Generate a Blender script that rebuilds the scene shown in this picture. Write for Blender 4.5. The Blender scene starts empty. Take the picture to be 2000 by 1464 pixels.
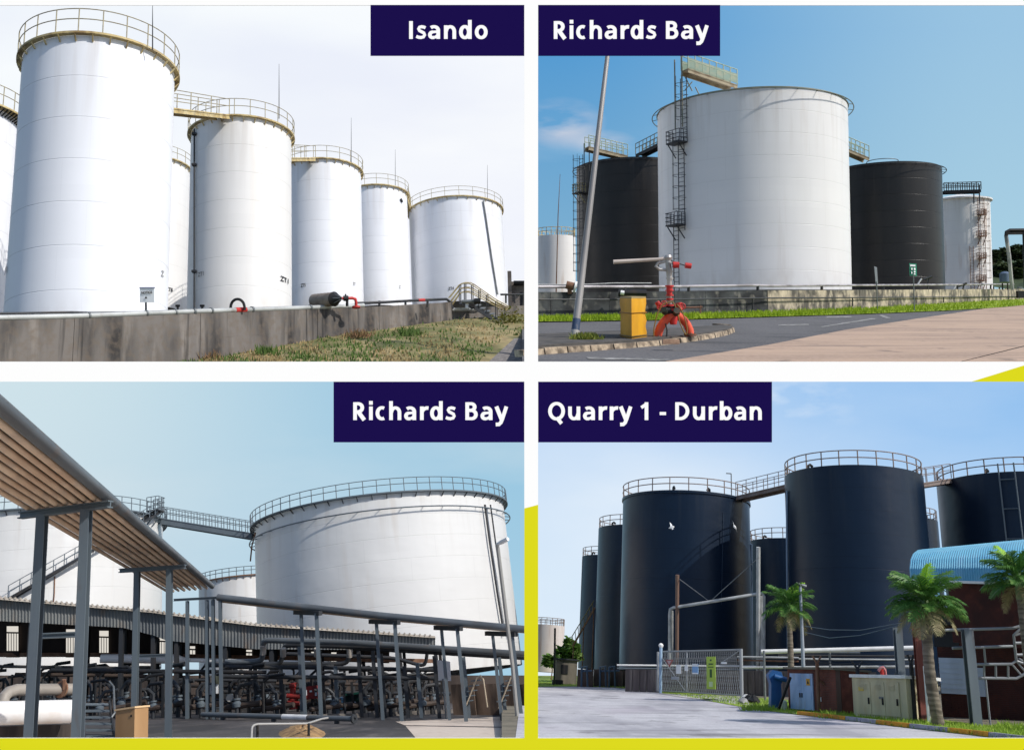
import bpy, math, random
from mathutils import Vector, Matrix
random.seed(7)
scene = bpy.context.scene
COL = scene.collection
R = math.radians
Z = Vector((0, 0, 1))

# ------------------------------------------------------------------ camera
F, CX, CY = 1900.0, 1000.0, 600.0            # focal length and principal point in photo pixels (photo is 2000 wide)
cd = bpy.data.cameras.new('camera'); cam = bpy.data.objects.new('camera', cd); COL.objects.link(cam)
cd.sensor_width = 36; cd.lens = 36 * F / 2000; cd.shift_y = -(732 - CY) / 2000
cd.clip_start = 0.1; cd.clip_end = 6000
cam.location = (0, 0, 0); cam.rotation_euler = (R(90), 0, 0)
scene.camera = cam

# ------------------------------------------------------------------ sky light, sun, exposure
SUN = Vector((0.66, -0.22, 0.72)).normalized()
w = bpy.data.worlds.new('World'); scene.world = w; w.use_nodes = True
nt = w.node_tree; nt.nodes.clear()
sk = nt.nodes.new('ShaderNodeTexSky'); sk.sky_type = 'NISHITA'; sk.sun_disc = False
sk.sun_elevation = math.asin(SUN.z); sk.sun_rotation = math.atan2(SUN.x, SUN.y)
bg = nt.nodes.new('ShaderNodeBackground'); bg.inputs[1].default_value = 0.14
wo = nt.nodes.new('ShaderNodeOutputWorld')
nt.links.new(sk.outputs[0], bg.inputs[0]); nt.links.new(bg.outputs[0], wo.inputs[0])
ld = bpy.data.lights.new('sun', 'SUN'); lo = bpy.data.objects.new('sun', ld); COL.objects.link(lo)
ld.energy = 3.75; ld.angle = R(0.5); ld.color = (1, .96, .90)
lo.rotation_euler = SUN.to_track_quat('Z', 'Y').to_euler()
scene.view_settings.view_transform = 'Standard'; scene.view_settings.look = 'None'
scene.view_settings.exposure = 0; scene.view_settings.gamma = 1; scene.view_settings.use_curve_mapping = False

# ------------------------------------------------------------------ colour + materials
def lin(r, g, b):
    f = lambda c: (c / 255 / 12.92) if c / 255 <= .04045 else ((c / 255 + .055) / 1.055) ** 2.4
    return (f(r), f(g), f(b), 1)
def mul(c, k): return (c[0] * k, c[1] * k, c[2] * k, 1)
MAT = {}
def newmat(name):
    m = bpy.data.materials.new(name); m.use_nodes = True; n = m.node_tree; n.nodes.clear()
    o = n.nodes.new('ShaderNodeOutputMaterial'); return m, n, o
def nn(n, t, **k):
    x = n.nodes.new(t)
    for a, b in k.items(): setattr(x, a, b)
    return x
def noise_fac(n, scale, mapscale=(1, 1, 1), lo=.4, hi=.6, detail=5, src='Object', seed=0):
    tc = nn(n, 'ShaderNodeTexCoord'); mp = nn(n, 'ShaderNodeMapping'); mp.inputs['Scale'].default_value = mapscale
    mp.inputs['Location'].default_value = (seed * 3.1, seed * 1.7, seed * .9)
    no = nn(n, 'ShaderNodeTexNoise'); no.inputs['Scale'].default_value = scale; no.inputs['Detail'].default_value = detail
    n.links.new(tc.outputs[src], mp.inputs[0]); n.links.new(mp.outputs[0], no.inputs[0])
    mr = nn(n, 'ShaderNodeMapRange'); mr.inputs[1].default_value = lo; mr.inputs[2].default_value = hi
    n.links.new(no.outputs[0], mr.inputs[0]); return mr.outputs[0], no.outputs[0]
def mixc(n, fac, a, b, amt=1.0):
    mx = nn(n, 'ShaderNodeMix', data_type='RGBA')
    if amt != 1.0:
        mm = nn(n, 'ShaderNodeMath', operation='MULTIPLY'); mm.inputs[1].default_value = amt
        n.links.new(fac, mm.inputs[0]); fac = mm.outputs[0]
    n.links.new(fac, mx.inputs[0])
    for i, c in ((6, a), (7, b)):
        if isinstance(c, tuple): mx.inputs[i].default_value = c
        else: n.links.new(c, mx.inputs[i])
    return mx.outputs[2]
def mat(name, col, rough=.55, metal=0.0, layers=(), bump=0.0, bscale=8, spec=.4, trans=0.0):
    """layers: (colour, amount, scale, mapscale, lo, hi) mixed over col one after another"""
    if name in MAT: return MAT[name]
    m, n, o = newmat(name)
    b = nn(n, 'ShaderNodeBsdfPrincipled')
    c = col
    for i, (lc, amt, sc, ms, l, h) in enumerate(layers):
        fac, _ = noise_fac(n, sc, ms, l, h, seed=i + len(name))
        c = mixc(n, fac, c, lc, amt)
    if isinstance(c, tuple): b.inputs['Base Color'].default_value = c
    else: n.links.new(c, b.inputs['Base Color'])
    b.inputs['Roughness'].default_value = rough; b.inputs['Metallic'].default_value = metal
    b.inputs['Specular IOR Level'].default_value = spec
    if bump:
        _, raw = noise_fac(n, bscale, detail=6)
        bp = nn(n, 'ShaderNodeBump'); bp.inputs['Strength'].default_value = bump; bp.inputs['Distance'].default_value = .05
        n.links.new(raw, bp.inputs['Height']); n.links.new(bp.outputs[0], b.inputs['Normal'])
    if trans:
        t = nn(n, 'ShaderNodeBsdfTranslucent'); ms_ = nn(n, 'ShaderNodeMixShader'); ms_.inputs[0].default_value = trans
        if isinstance(c, tuple): t.inputs[0].default_value = c
        else: n.links.new(c, t.inputs[0])
        n.links.new(b.outputs[0], ms_.inputs[1]); n.links.new(t.outputs[0], ms_.inputs[2]); n.links.new(ms_.outputs[0], o.inputs[0])
    else: n.links.new(b.outputs[0], o.inputs[0])
    MAT[name] = m; return m
def emis(name, col, k=1.0):
    if name in MAT: return MAT[name]
    m, n, o = newmat(name); e = nn(n, 'ShaderNodeEmission'); e.inputs[0].default_value = col; e.inputs[1].default_value = k
    n.links.new(e.outputs[0], o.inputs[0]); MAT[name] = m; return m

def tankpaint(name, col, dirt, rust=None, rough=.45, damt=.25, ramt=.5, seam=.10, spec=.4, plate=(3.1, 2.0), courses=7, joint=.13, topdirt=(.42, .36, .30, 1), tamt=.30):
    """paint on rolled plates: faint plate-to-plate tone, runs of dirt, a little rust"""
    m, n, o = newmat(name); b = nn(n, 'ShaderNodeBsdfPrincipled')
    f1, _ = noise_fac(n, .55, (1, 1, .12), .42, .70, 6, seed=1)
    c = mixc(n, f1, col, dirt, damt)
    f2, _ = noise_fac(n, .18, (1, 1, 1), .35, .7, 3, seed=4)
    c = mixc(n, f2, c, mul(col, .90), .45)
    # weld lines of the courses: darker hairlines at a fixed height step
    tc = nn(n, 'ShaderNodeTexCoord'); sp = nn(n, 'ShaderNodeSeparateXYZ'); n.links.new(tc.outputs['Object'], sp.inputs[0])
    dv = nn(n, 'ShaderNodeMath', operation='DIVIDE'); dv.inputs[1].default_value = plate[1]; n.links.new(sp.outputs[2], dv.inputs[0])
    fl = nn(n, 'ShaderNodeMath', operation='FLOOR'); n.links.new(dv.outputs[0], fl.inputs[0])
    wn = nn(n, 'ShaderNodeTexWhiteNoise', noise_dimensions='1D'); n.links.new(fl.outputs[0], wn.inputs['W'])
    c = mixc(n, wn.outputs[0], c, mul(col, .93), seam * 5 if seam * 5 < 1 else 1)
    if rust:
        f3, _ = noise_fac(n, .8, (1, 1, .10), .60, .74, 6, seed=9)
        c = mixc(n, f3, c, rust, ramt)
    # staggered plate joints: angle round the shell x course height
    at = nn(n, 'ShaderNodeMath', operation='ARCTAN2'); n.links.new(sp.outputs[1], at.inputs[0]); n.links.new(sp.outputs[0], at.inputs[1])
    au = nn(n, 'ShaderNodeMath', operation='MULTIPLY'); au.inputs[1].default_value = 6.2; n.links.new(at.outputs[0], au.inputs[0])
    gs = nn(n, 'ShaderNodeSeparateXYZ'); n.links.new(tc.outputs['Generated'], gs.inputs[0])
    gv_ = nn(n, 'ShaderNodeMath', operation='MULTIPLY'); gv_.inputs[1].default_value = courses; n.links.new(gs.outputs[2], gv_.inputs[0])
    cx = nn(n, 'ShaderNodeCombineXYZ'); n.links.new(au.outputs[0], cx.inputs[0]); n.links.new(gv_.outputs[0], cx.inputs[1])
    bt = nn(n, 'ShaderNodeTexBrick'); bt.offset = .37; bt.inputs['Scale'].default_value = 1; bt.inputs['Brick Width'].default_value = 3.2; bt.inputs['Row Height'].default_value = 1
    bt.inputs['Mortar Size'].default_value = .018; bt.inputs['Mortar Smooth'].default_value = .3; n.links.new(cx.outputs[0], bt.inputs[0])
    c = mixc(n, bt.outputs['Fac'], c, mul(col, .55), joint)
    # runs of grime hanging from the rim and splashes at the foot
    f4, _ = noise_fac(n, 1.5, (1, 1, .07), .50, .68, 5, seed=13)
    tm = nn(n, 'ShaderNodeMapRange'); tm.inputs[1].default_value = .62; tm.inputs[2].default_value = 1.0; n.links.new(gs.outputs[2], tm.inputs[0])
    mm = nn(n, 'ShaderNodeMath', operation='MULTIPLY'); n.links.new(f4, mm.inputs[0]); n.links.new(tm.outputs[0], mm.inputs[1])
    c = mixc(n, mm.outputs[0], c, topdirt, tamt)
    f5, _ = noise_fac(n, 1.1, (1, 1, .5), .42, .66, 5, seed=17)
    tb = nn(n, 'ShaderNodeMapRange'); tb.inputs[1].default_value = .14; tb.inputs[2].default_value = .02; n.links.new(gs.outputs[2], tb.inputs[0])
    m5 = nn(n, 'ShaderNodeMath', operation='MULTIPLY'); n.links.new(f5, m5.inputs[0]); n.links.new(tb.outputs[0], m5.inputs[1])
    c = mixc(n, m5.outputs[0], c, topdirt, tamt)
    n.links.new(c, b.inputs['Base Color']); b.inputs['Roughness'].default_value = rough
    b.inputs['Specular IOR Level'].default_value = spec
    _, raw = noise_fac(n, .35, (1, 1, 1.6), detail=2)
    bp = nn(n, 'ShaderNodeBump'); bp.inputs['Strength'].default_value = .4; bp.inputs['Distance'].default_value = .14
    n.links.new(raw, bp.inputs['Height']); n.links.new(bp.outputs[0], b.inputs['Normal'])
    n.links.new(b.outputs[0], o.inputs[0]); MAT[name] = m; return m

# ------------------------------------------------------------------ bays: each view behind the board is its own scene, standing in its own frame
class Bay:
    def __init__(s, tilt, roll, scale, hz=None, H=2.0):
        s.R = (Matrix.Rotation(R(-roll), 3, 'Y') @ Matrix.Rotation(R(-tilt), 3, 'X'))
        s.Rt = s.R.transposed(); s.S = scale
        s.M = (s.R * scale).to_4x4()
        if hz:
            d1, d2 = s.ray(*hz[0]), s.ray(*hz[1])
            s.n = d1.cross(d2).normalized()
            if s.n.z < 0: s.n = -s.n
            s.H = H
    def ray(s, px, py): return s.Rt @ Vector(((px - CX) / F, 1, (CY - py) / F))
    def at(s, px, py, Y): return s.ray(px, py) * Y
    def gr(s, px, py, lift=0.0):
        d = s.ray(px, py); t = -(s.H - lift) / d.dot(s.n); return d * t
    def proj(s, p):
        q = s.R @ Vector(p); return CX + F * q.x / q.y, CY - F * q.z / q.y
    def depth(s, p): return (s.R @ Vector(p)).y
    def down(s, p):
        """the point of the ground plane straight below p"""
        p = Vector(p); k = (p.dot(s.n) + s.H) / s.n.z; return p - Z * k

class MB:
    def __init__(s): s.v = []; s.f = []
    def add(s, vs, fs):
        k = len(s.v); s.v += [Vector(x) for x in vs]; s.f += [tuple(i + k for i in f) for f in fs]; return s
    def box(s, c, sx, sy, sz, ax=None):
        c = Vector(c); a = ax or (Vector((1, 0, 0)), Vector((0, 1, 0)), Z)
        vs = [c + a[0] * (i * sx / 2) + a[1] * (j * sy / 2) + a[2] * (k * sz / 2) for k in (-1, 1) for j in (-1, 1) for i in (-1, 1)]
        return s.add(vs, [(0, 2, 3, 1), (4, 5, 7, 6), (0, 1, 5, 4), (2, 6, 7, 3), (0, 4, 6, 2), (1, 3, 7, 5)])
    def beam(s, p0, p1, w_, h_, upv=None):
        p0, p1 = Vector(p0), Vector(p1); d = p1 - p0; L = d.length; d.normalize()
        u = Vector(upv) if upv else Z
        if abs(d.dot(u)) > .98: u = Vector((0, 1, 0))
        x = d.cross(u).normalized(); u = x.cross(d)
        return s.box((p0 + p1) / 2, w_, L, h_, (x, d, u))
    def ibeam(s, p0, p1, w_, h_, t, upv=None):
        p0, p1 = Vector(p0), Vector(p1); d = (p1 - p0); L = d.length; d.normalize()
        u = Vector(upv) if upv else Z
        if abs(d.dot(u)) > .98: u = Vector((0, 1, 0))
        x = d.cross(u).normalized(); u = x.cross(d); c = (p0 + p1) / 2
        s.box(c + u * (h_ / 2 - t / 2), w_, L, t, (x, d, u)); s.box(c - u * (h_ / 2 - t / 2), w_, L, t, (x, d, u))
        return s.box(c, t, L, h_ - 2 * t, (x, d, u))
    def tube(s, p0, p1, r, n=8, r2=None, cap=True): return s.path([p0, p1], r, n, cap, [r, r if r2 is None else r2])
    def path(s, pts, r, n=8, cap=True, radii=None, closed=False):
        pts = [Vector(p) for p in pts]; k0 = len(s.v); m = len(pts); prev = None
        for i, p in enumerate(pts):
            if closed: d = pts[(i + 1) % m] - pts[i - 1]
            else: d = pts[min(i + 1, m - 1)] - pts[max(i - 1, 0)]
            d.normalize()
            if prev is None:
                a = Z if abs(d.z) < .9 else Vector((1, 0, 0)); x = d.cross(a).normalized()
            else: x = (prev - d * prev.dot(d)).normalized()
            prev = x; y = d.cross(x); rr = radii[i] if radii else r
            for j in range(n):
                t = 2 * math.pi * j / n; s.v.append(p + x * (rr * math.cos(t)) + y * (rr * math.sin(t)))
        for i in range(m if closed else m - 1):
            a, b = k0 + i * n, k0 + ((i + 1) % m) * n
            for j in range(n): s.f.append((a + j, a + (j + 1) % n, b + (j + 1) % n, b + j))
        if cap and not closed:
            s.f.append(tuple(k0 + j for j in reversed(range(n)))); s.f.append(tuple(k0 + (m - 1) * n + j for j in range(n)))
        return s
    def ring(s, c, RR, r, n=64, k=6, ax=None):
        c = Vector(c); a = ax or (Vector((1, 0, 0)), Vector((0, 1, 0)))
        return s.path([c + a[0] * (RR * math.cos(2 * math.pi * i / n)) + a[1] * (RR * math.sin(2 * math.pi * i / n)) for i in range(n)], r, k, closed=True)
    def lathe(s, c, prof, n=64, ax=None, close=False):
        c = Vector(c); a = ax or (Vector((1, 0, 0)), Vector((0, 1, 0)), Z); k0 = len(s.v); m = len(prof)
        for (r, z) in prof:
            for j in range(n):
                t = 2 * math.pi * j / n; s.v.append(c + a[0] * (r * math.cos(t)) + a[1] * (r * math.sin(t)) + a[2] * z)
        for i in range(m if close else m - 1):
            p, q = k0 + i * n, k0 + ((i + 1) % m) * n
            for j in range(n): s.f.append((p + j, p + (j + 1) % n, q + (j + 1) % n, q + j))
        return s
    def poly(s, pts): return s.add(pts, [tuple(range(len(pts)))])
    def slab(s, pts, t):
        pts = [Vector(p) for p in pts]; n = len(pts); t = Vector(t)
        vs = pts + [p + t for p in pts]
        fs = [tuple(reversed(range(n))), tuple(range(n, 2 * n))] + [(i, (i + 1) % n, n + (i + 1) % n, n + i) for i in range(n)]
        return s.add(vs, fs)
    def grid(s, rows):
        k = len(s.v); a, b = len(rows), len(rows[0])
        for r in rows: s.v += [Vector(p) for p in r]
        for i in range(a - 1):
            for j in range(b - 1): s.f.append((k + i * b + j, k + i * b + j + 1, k + (i + 1) * b + j + 1, k + (i + 1) * b + j))
        return s
    def mesh(s, name, m, base=None, ang=40):
        b = Vector(base) if base is not None else Vector((0, 0, 0))
        me = bpy.data.meshes.new(name); me.from_pydata([tuple(p - b) for p in s.v], [], s.f); me.update()
        import bmesh
        bm = bmesh.new(); bm.from_mesh(me); bmesh.ops.recalc_face_normals(bm, faces=bm.faces); bm.to_mesh(me); bm.free()
        me.polygons.foreach_set('use_smooth', [True] * len(me.polygons)); me.set_sharp_from_angle(angle=R(ang))
        if m: me.materials.append(m)
        return me

INFO = {}
def props(o, label=None, cat=None, group=None, kind=None):
    if label: o['label'] = label
    if cat: o['category'] = cat
    if group: o['group'] = group
    if kind: o['kind'] = kind
    return o
def thing(B, name, label, cat, base, group=None):
    o = bpy.data.objects.new(name, None); COL.objects.link(o); o.empty_display_size = .3
    o.matrix_world = B.M @ Matrix.Translation(base); INFO[o.name] = Vector(base)
    return props(o, label, cat, group)
def part(root, name, mb, m, parent=None, label=None, kind=None):
    o = bpy.data.objects.new(name, mb.mesh(name, m, INFO[root.name])); COL.objects.link(o); o.parent = parent or root
    return props(o, label, None, None, kind)
def inst(parent, name, me, mtx):
    o = bpy.data.objects.new(name, me); COL.objects.link(o); o.parent = parent; o.matrix_local = mtx; return o
def solo(B, name, mb, m, label, cat, base, group=None, kind=None):
    o = bpy.data.objects.new(name, mb.mesh(name, m, base)); COL.objects.link(o)
    o.matrix_world = B.M @ Matrix.Translation(base); INFO[o.name] = Vector(base)
    return props(o, label, cat, group, kind)
def struct(B, name, mb, m, base=(0, 0, 0), kind='structure', label=None):
    o = bpy.data.objects.new(name, mb.mesh(name, m, base)); COL.objects.link(o)
    o.matrix_world = B.M @ Matrix.Translation(base); return props(o, label, None, None, kind)
def copytree(o, M):
    c = o.copy(); COL.objects.link(c); c.matrix_world = M
    for ch in o.children:
        d = ch.copy(); COL.objects.link(d); d.parent = c
        for g in ch.children:
            e = g.copy(); COL.objects.link(e); e.parent = d
    return c
def textmesh(body, height, m, bold=.0, width=None, ext=.002):
    cu = bpy.data.curves.new('lettering', 'FONT'); cu.body = body; cu.size = 1; cu.extrude = ext; cu.offset = bold
    cu.align_x = 'CENTER'; cu.align_y = 'CENTER'; cu.resolution_u = 6
    ob = bpy.data.objects.new('lettering', cu); COL.objects.link(ob); bpy.context.view_layer.update()
    me = bpy.data.meshes.new_from_object(ob.evaluated_get(bpy.context.evaluated_depsgraph_get()))
    COL.objects.unlink(ob); bpy.data.objects.remove(ob)
    xs = [v.co.x for v in me.vertices]; ys = [v.co.y for v in me.vertices]
    x0, x1, y0, y1 = min(xs), max(xs), min(ys), max(ys)
    sy = height / (y1 - y0); sx = (width / (x1 - x0)) if width else sy
    for v in me.vertices: v.co = Vector(((v.co.x - (x0 + x1) / 2) * sx, (v.co.y - (y0 + y1) / 2) * sy, v.co.z))
    me.materials.clear(); me.materials.append(m); me.name = 'lettering'; return me
def frame(o, x, y):
    x = Vector(x).normalized(); y = Vector(y); z = x.cross(y).normalized(); y = z.cross(x)
    return Matrix.Translation(o) @ Matrix((x, y, z)).transposed().to_4x4()
def letters(root, body, pos, xd, yd, height, m, width=None, bold=.02, parent=None, name='lettering'):
    me = textmesh(body, height, m, bold, width)
    return inst(parent or root, name, me, frame(Vector(pos) - INFO[root.name], xd, yd))

# ------------------------------------------------------------------ shared builders
def flat(v): v = Vector(v); v.z = 0; return v.normalized()
def railing(root, pts, h, n_posts, m, r=.025, rails=(1.0, .55), closed=False, name='railing', pr=None):
    """rails along pts (on the deck), posts as sub-parts"""
    mb = MB()
    for k in rails: mb.path([p + Z * (h * k) for p in pts], r, 6, closed=closed)
    rl = part(root, name, mb, m)
    base = INFO[root.name]
    pm = MB().tube((0, 0, 0), (0, 0, h), pr or r * 1.1, 6).mesh('post', m)
    seg = []; tot = 0; q = pts + ([pts[0]] if closed else [])
    for a, b in zip(q[:-1], q[1:]): seg.append((tot, a, b)); tot += (b - a).length
    cnt = n_posts if closed else n_posts - 1
    for i in range(n_posts):
        t = tot * i / cnt
        for (t0, a, b) in reversed(seg):
            if t >= t0 - 1e-6:
                p = a.lerp(b, min(1, (t - t0) / max(1e-6, (b - a).length))); break
        inst(rl, 'post', pm, Matrix.Translation(p - base))
    return rl
TANKS = {}
def tank(B, key, label, group, xl, xr, yt, Y, yb, m, rim=.0, deck=None, rail=None, roof=.05, seams=7, nseg=96, topring=None, name='storage_tank', cat='tank', roofm=None):
    xm = (xl + xr) / 2; hw = (xr - xl) / 2
    yc = yt + 20
    for _ in range(16):
        c = B.at(xm, yc, Y); r = hw * Y / F
        fr = c + flat(-c) * r; yc += yt - B.proj(fr)[1]
        q = [B.proj(c + Vector((math.cos(k * .0785) * r, math.sin(k * .0785) * r, 0)))[0] for k in range(80)]
        xm += (xl + xr - min(q) - max(q)) / 2; hw *= (xr - xl) / (max(q) - min(q))
    h = 5.0
    for _ in range(12):
        h *= max(.2, (yb - yc) / max(1, B.proj(c - Z * h)[1] - yc))
    base = c - Z * h
    t = thing(B, name, label, cat, base, group)
    prof = [(r, 0)]
    for i in range(1, seams):
        z = h * i / seams
        prof += [(r, z - .03), (r - .010, z - .012), (r - .010, z + .012), (r, z + .03)]
    prof += [(r, h - .25)] + ([(r + rim, h - .22), (r + rim, h)] if rim else [(r, h)])
    o = bpy.data.objects.new('shell', MB().lathe(base, prof, nseg).mesh('shell', m, base, 14)); COL.objects.link(o); o.parent = t
    part(t, 'roof', MB().lathe(c, [(r + rim, .0), (r * .5, roof * r * .6), (.05, roof * r)], 48), roofm or m)
    info = dict(c=c, r=r, h=h, base=base, t=t, B=B, Y=Y, rd=r)
    if deck:
        d = deck['w']; dk = MB().lathe(c, [(r + .01, -.0), (r + d, -.0), (r + d, .12), (r + .01, .12)], nseg, close=True)
        part(t, 'deck', dk, deck['m']); info['rd'] = r + d - .06
        kb = MB()
        for i in range(deck.get('nb', 36)):
            a = 2 * math.pi * i / deck.get('nb', 36); e = Vector((math.cos(a), math.sin(a), 0))
            kb.beam(c + e * (r + .01) - Z * .35, c + e * (r + d * .9) - Z * .03, .06, .08)
        part(t, 'bracket', kb, deck.get('bm', deck['m']), kind='stuff')
    if rail:
        rr = info['rd'] if deck else r + rim - .08
        z0 = .12 if deck else .0
        pts = [c + Vector((math.cos(2 * math.pi * i / 72) * rr, math.sin(2 * math.pi * i / 72) * rr, z0)) for i in range(72)]
        railing(t, pts, rail['h'], rail['n'], rail['m'], rail.get('r', .025), rail.get('k', (1., .55)), closed=True)
        info['rr'] = rr
    TANKS[key] = info
    return info
def onshell(T, px, py, off=.03):
    """point of the tank's shell seen at pixel px,py, and the outward direction there"""
    B = T['B']; d = B.ray(px, py); c = T['c']; r = T['r'] + off
    a = d.x ** 2 + d.y ** 2; b = -2 * (d.x * c.x + d.y * c.y); k = c.x ** 2 + c.y ** 2 - r * r
    disc = b * b - 4 * a * k
    t = (-b - math.sqrt(max(0, disc))) / (2 * a); p = d * t
    return p, flat(p - Vector((c.x, c.y, p.z)))
def shelltext(T, body, px, py, hpx, m, wpx=None):
    p, o = onshell(T, px, py, .05); x = Z.cross(o)
    k = T['B'].depth(p) / F
    letters(T['t'], body, p, x, Z, hpx * k, m, (wpx * k / max(.35, abs((T['B'].R @ x).x))) if wpx else None)
def rimpt(T, toward, off=.0, dz=.12):
    e = flat(Vector(toward) - T['c']); return T['c'] + e * (T['rd'] + off) + Z * dz
def gangway(B, label, p0, p1, wd, h, n, md, mr, group=None, r=.03, depth=.3, grid=False, kick=True):
    p0, p1 = Vector(p0), Vector(p1); t = thing(B, 'gangway', label, 'walkway', p0.copy(), group)
    d = flat(p1 - p0); s = d.cross(Z)
    part(t, 'deck', MB().beam(p0 - Z * .06, p1 - Z * .06, wd, .08), md)
    for q in (-1, 1):
        part(t, 'side_beam', MB().ibeam(p0 + s * (q * wd / 2) - Z * (.1 + depth / 2), p1 + s * (q * wd / 2) - Z * (.1 + depth / 2), .12, depth, .03), md)
        railing(t, [p0 + s * (q * wd / 2), p1 + s * (q * wd / 2)], h, n, mr, r)
    return t
def whip(T, px, py0, py1, m, r=.03):
    """lightning rod standing on the tank's rim, seen at column px from row py0 (top) down to py1"""
    p = T['B'].at(px, py1, T['Y'] - T['r'] * .6); q = T['B'].at(px, py0, T['Y'] - T['r'] * .6)
    part(T['t'], 'lightning_rod', MB().path([p, p.lerp(q, .5), q], r, 6, radii=[r, r * .8, r * .35]), m)
def blades(B, name, fn, n, h, m, label, spread=.6, base=(0, 0, 0), wd=.035, curl=.5):
    mb = MB()
    for _ in range(n):
        p = fn()
        if p is None: continue
        a = random.uniform(0, 6.283); hh = h * random.uniform(.5, 1.3); e = Vector((math.cos(a), math.sin(a), 0)); l = Vector((-e.y, e.x, 0)) * random.uniform(-curl, curl) * hh
        mb.add([p - e * wd, p + e * wd, p + l + Z * hh], [(0, 1, 2)])
    o = struct(B, name, mb, m, base, 'stuff', label); o['category'] = 'grass'; return o
def lerp_tab(tab, x):
    """tab rows (x, a, b, ...): piecewise linear"""
    if x <= tab[0][0]: return tab[0][1:]
    for p, q in zip(tab[:-1], tab[1:]):
        if x <= q[0]:
            t = (x - p[0]) / (q[0] - p[0]); return tuple(a + (b - a) * t for a, b in zip(p[1:], q[1:]))
    return tab[-1][1:]
def skysheet(B, px0, px1, py0, py1, Y, m):
    rows = [[B.at(px0 + (px1 - px0) * j / 8, py0 + (py1 - py0) * i / 8, Y) for j in range(9)] for i in range(9)]
    o = struct(B, 'sky', MB().grid(rows), m)
    me = o.data; uv = me.uv_layers.new(name='UVMap')
    for lp in me.loops:
        i, j = divmod(lp.vertex_index, 9); uv.data[lp.index].uv = (j / 8, 1 - i / 8)
    return o
def skymat(name, c00, c10, c01, c11, clouds=None, vis=(0, 1, 0, 1)):
    """four corner colours (bottom-left, bottom-right, top-left, top-right) of the part of the sky in view, plus thin cloud"""
    m, n, o = newmat(name); tc = nn(n, 'ShaderNodeTexCoord'); sp = nn(n, 'ShaderNodeSeparateXYZ'); n.links.new(tc.outputs['UV'], sp.inputs[0])
    sx = nn(n, 'ShaderNodeMapRange'); sx.interpolation_type = 'SMOOTHSTEP'; n.links.new(sp.outputs[0], sx.inputs[0]); sx.inputs[1].default_value = vis[0]; sx.inputs[2].default_value = vis[1]
    sy = nn(n, 'ShaderNodeMapRange'); n.links.new(sp.outputs[1], sy.inputs[0]); sy.inputs[1].default_value = vis[2]; sy.inputs[2].default_value = vis[3]
    b = mixc(n, sx.outputs[0], c00, c10); t = mixc(n, sx.outputs[0], c01, c11); c = mixc(n, sy.outputs[0], b, t)
    for (cc, amt, sc, ms, lo_, hi_, box) in (clouds or []):
        fac, _ = noise_fac(n, sc, ms, lo_, hi_, 7, src='UV', seed=len(name) * 1.3)
        if box:
            # a soft patch: distance from (u,v) scaled by (a,b)
            mp = nn(n, 'ShaderNodeMapping'); mp.inputs['Location'].default_value = (-box[0] / box[2], -box[1] / box[3], 0); mp.inputs['Scale'].default_value = (1 / box[2], 1 / box[3], 0)
            mp.inputs['Rotation'].default_value = (0, 0, 0)
            n.links.new(tc.outputs['UV'], mp.inputs[0])
            ln = nn(n, 'ShaderNodeVectorMath', operation='LENGTH'); n.links.new(mp.outputs[0], ln.inputs[0])
            mr = nn(n, 'ShaderNodeMapRange'); mr.inputs[1].default_value = 1; mr.inputs[2].default_value = .2; n.links.new(ln.outputs['Value'], mr.inputs[0])
            mm = nn(n, 'ShaderNodeMath', operation='MULTIPLY'); n.links.new(fac, mm.inputs[0]); n.links.new(mr.outputs[0], mm.inputs[1]); fac = mm.outputs[0]
        c = mixc(n, fac, c, cc, amt)
    e = nn(n, 'ShaderNodeEmission'); n.links.new(c, e.inputs[0]); n.links.new(e.outputs[0], o.inputs[0]); MAT[name] = m; return m

# ------------------------------------------------------------------ shared materials
M_steel = mat('galvanised_steel', lin(120, 124, 126), .5, .3, [(lin(90, 92, 92), .6, 3, (1, 1, 1), .4, .65)])
M_dark = mat('dark_steel', lin(52, 54, 57), .55, .2, [(lin(80, 72, 64), .5, 2, (1, 1, .3), .5, .7)])
M_black = mat('black_steel', lin(30, 31, 33), .6, .1, [(lin(60, 48, 40), .5, 2, (1, 1, .3), .5, .7)])
M_greypaint = mat('grey_painted_steel', lin(92, 102, 108), .5, .0, [(lin(82, 90, 98), .7, 1.5, (1, 1, .2), .4, .65), (lin(86, 70, 58), .5, 3, (1, 1, .3), .62, .75)])
M_yellowrust = mat('faded_yellow_steel', lin(190, 168, 112), .6, 0, [(lin(120, 92, 60), .7, 2, (1, 1, 1), .45, .62), (lin(226, 214, 176), .5, 1, (1, 1, 1), .4, .7)])
M_rust = mat('rusty_steel', lin(112, 78, 58), .75, 0, [(lin(150, 118, 96), .6, 3, (1, 1, .4), .4, .65)])
M_red = mat('red_paint', lin(196, 52, 48), .5, 0, [(lin(150, 44, 40), .5, 4, (1, 1, 1), .45, .65)])
M_white = mat('white_paint', lin(232, 232, 230), .5, 0, [(lin(190, 190, 188), .5, 2, (1, 1, .3), .45, .7)])
M_ink = mat('black_lettering', lin(28, 28, 32), .6)
M_paper = mat('white_sign_face', lin(236, 238, 240), .5, 0, [(lin(205, 208, 210), .4, 2, (1, 1, 1), .45, .7)])
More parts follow.
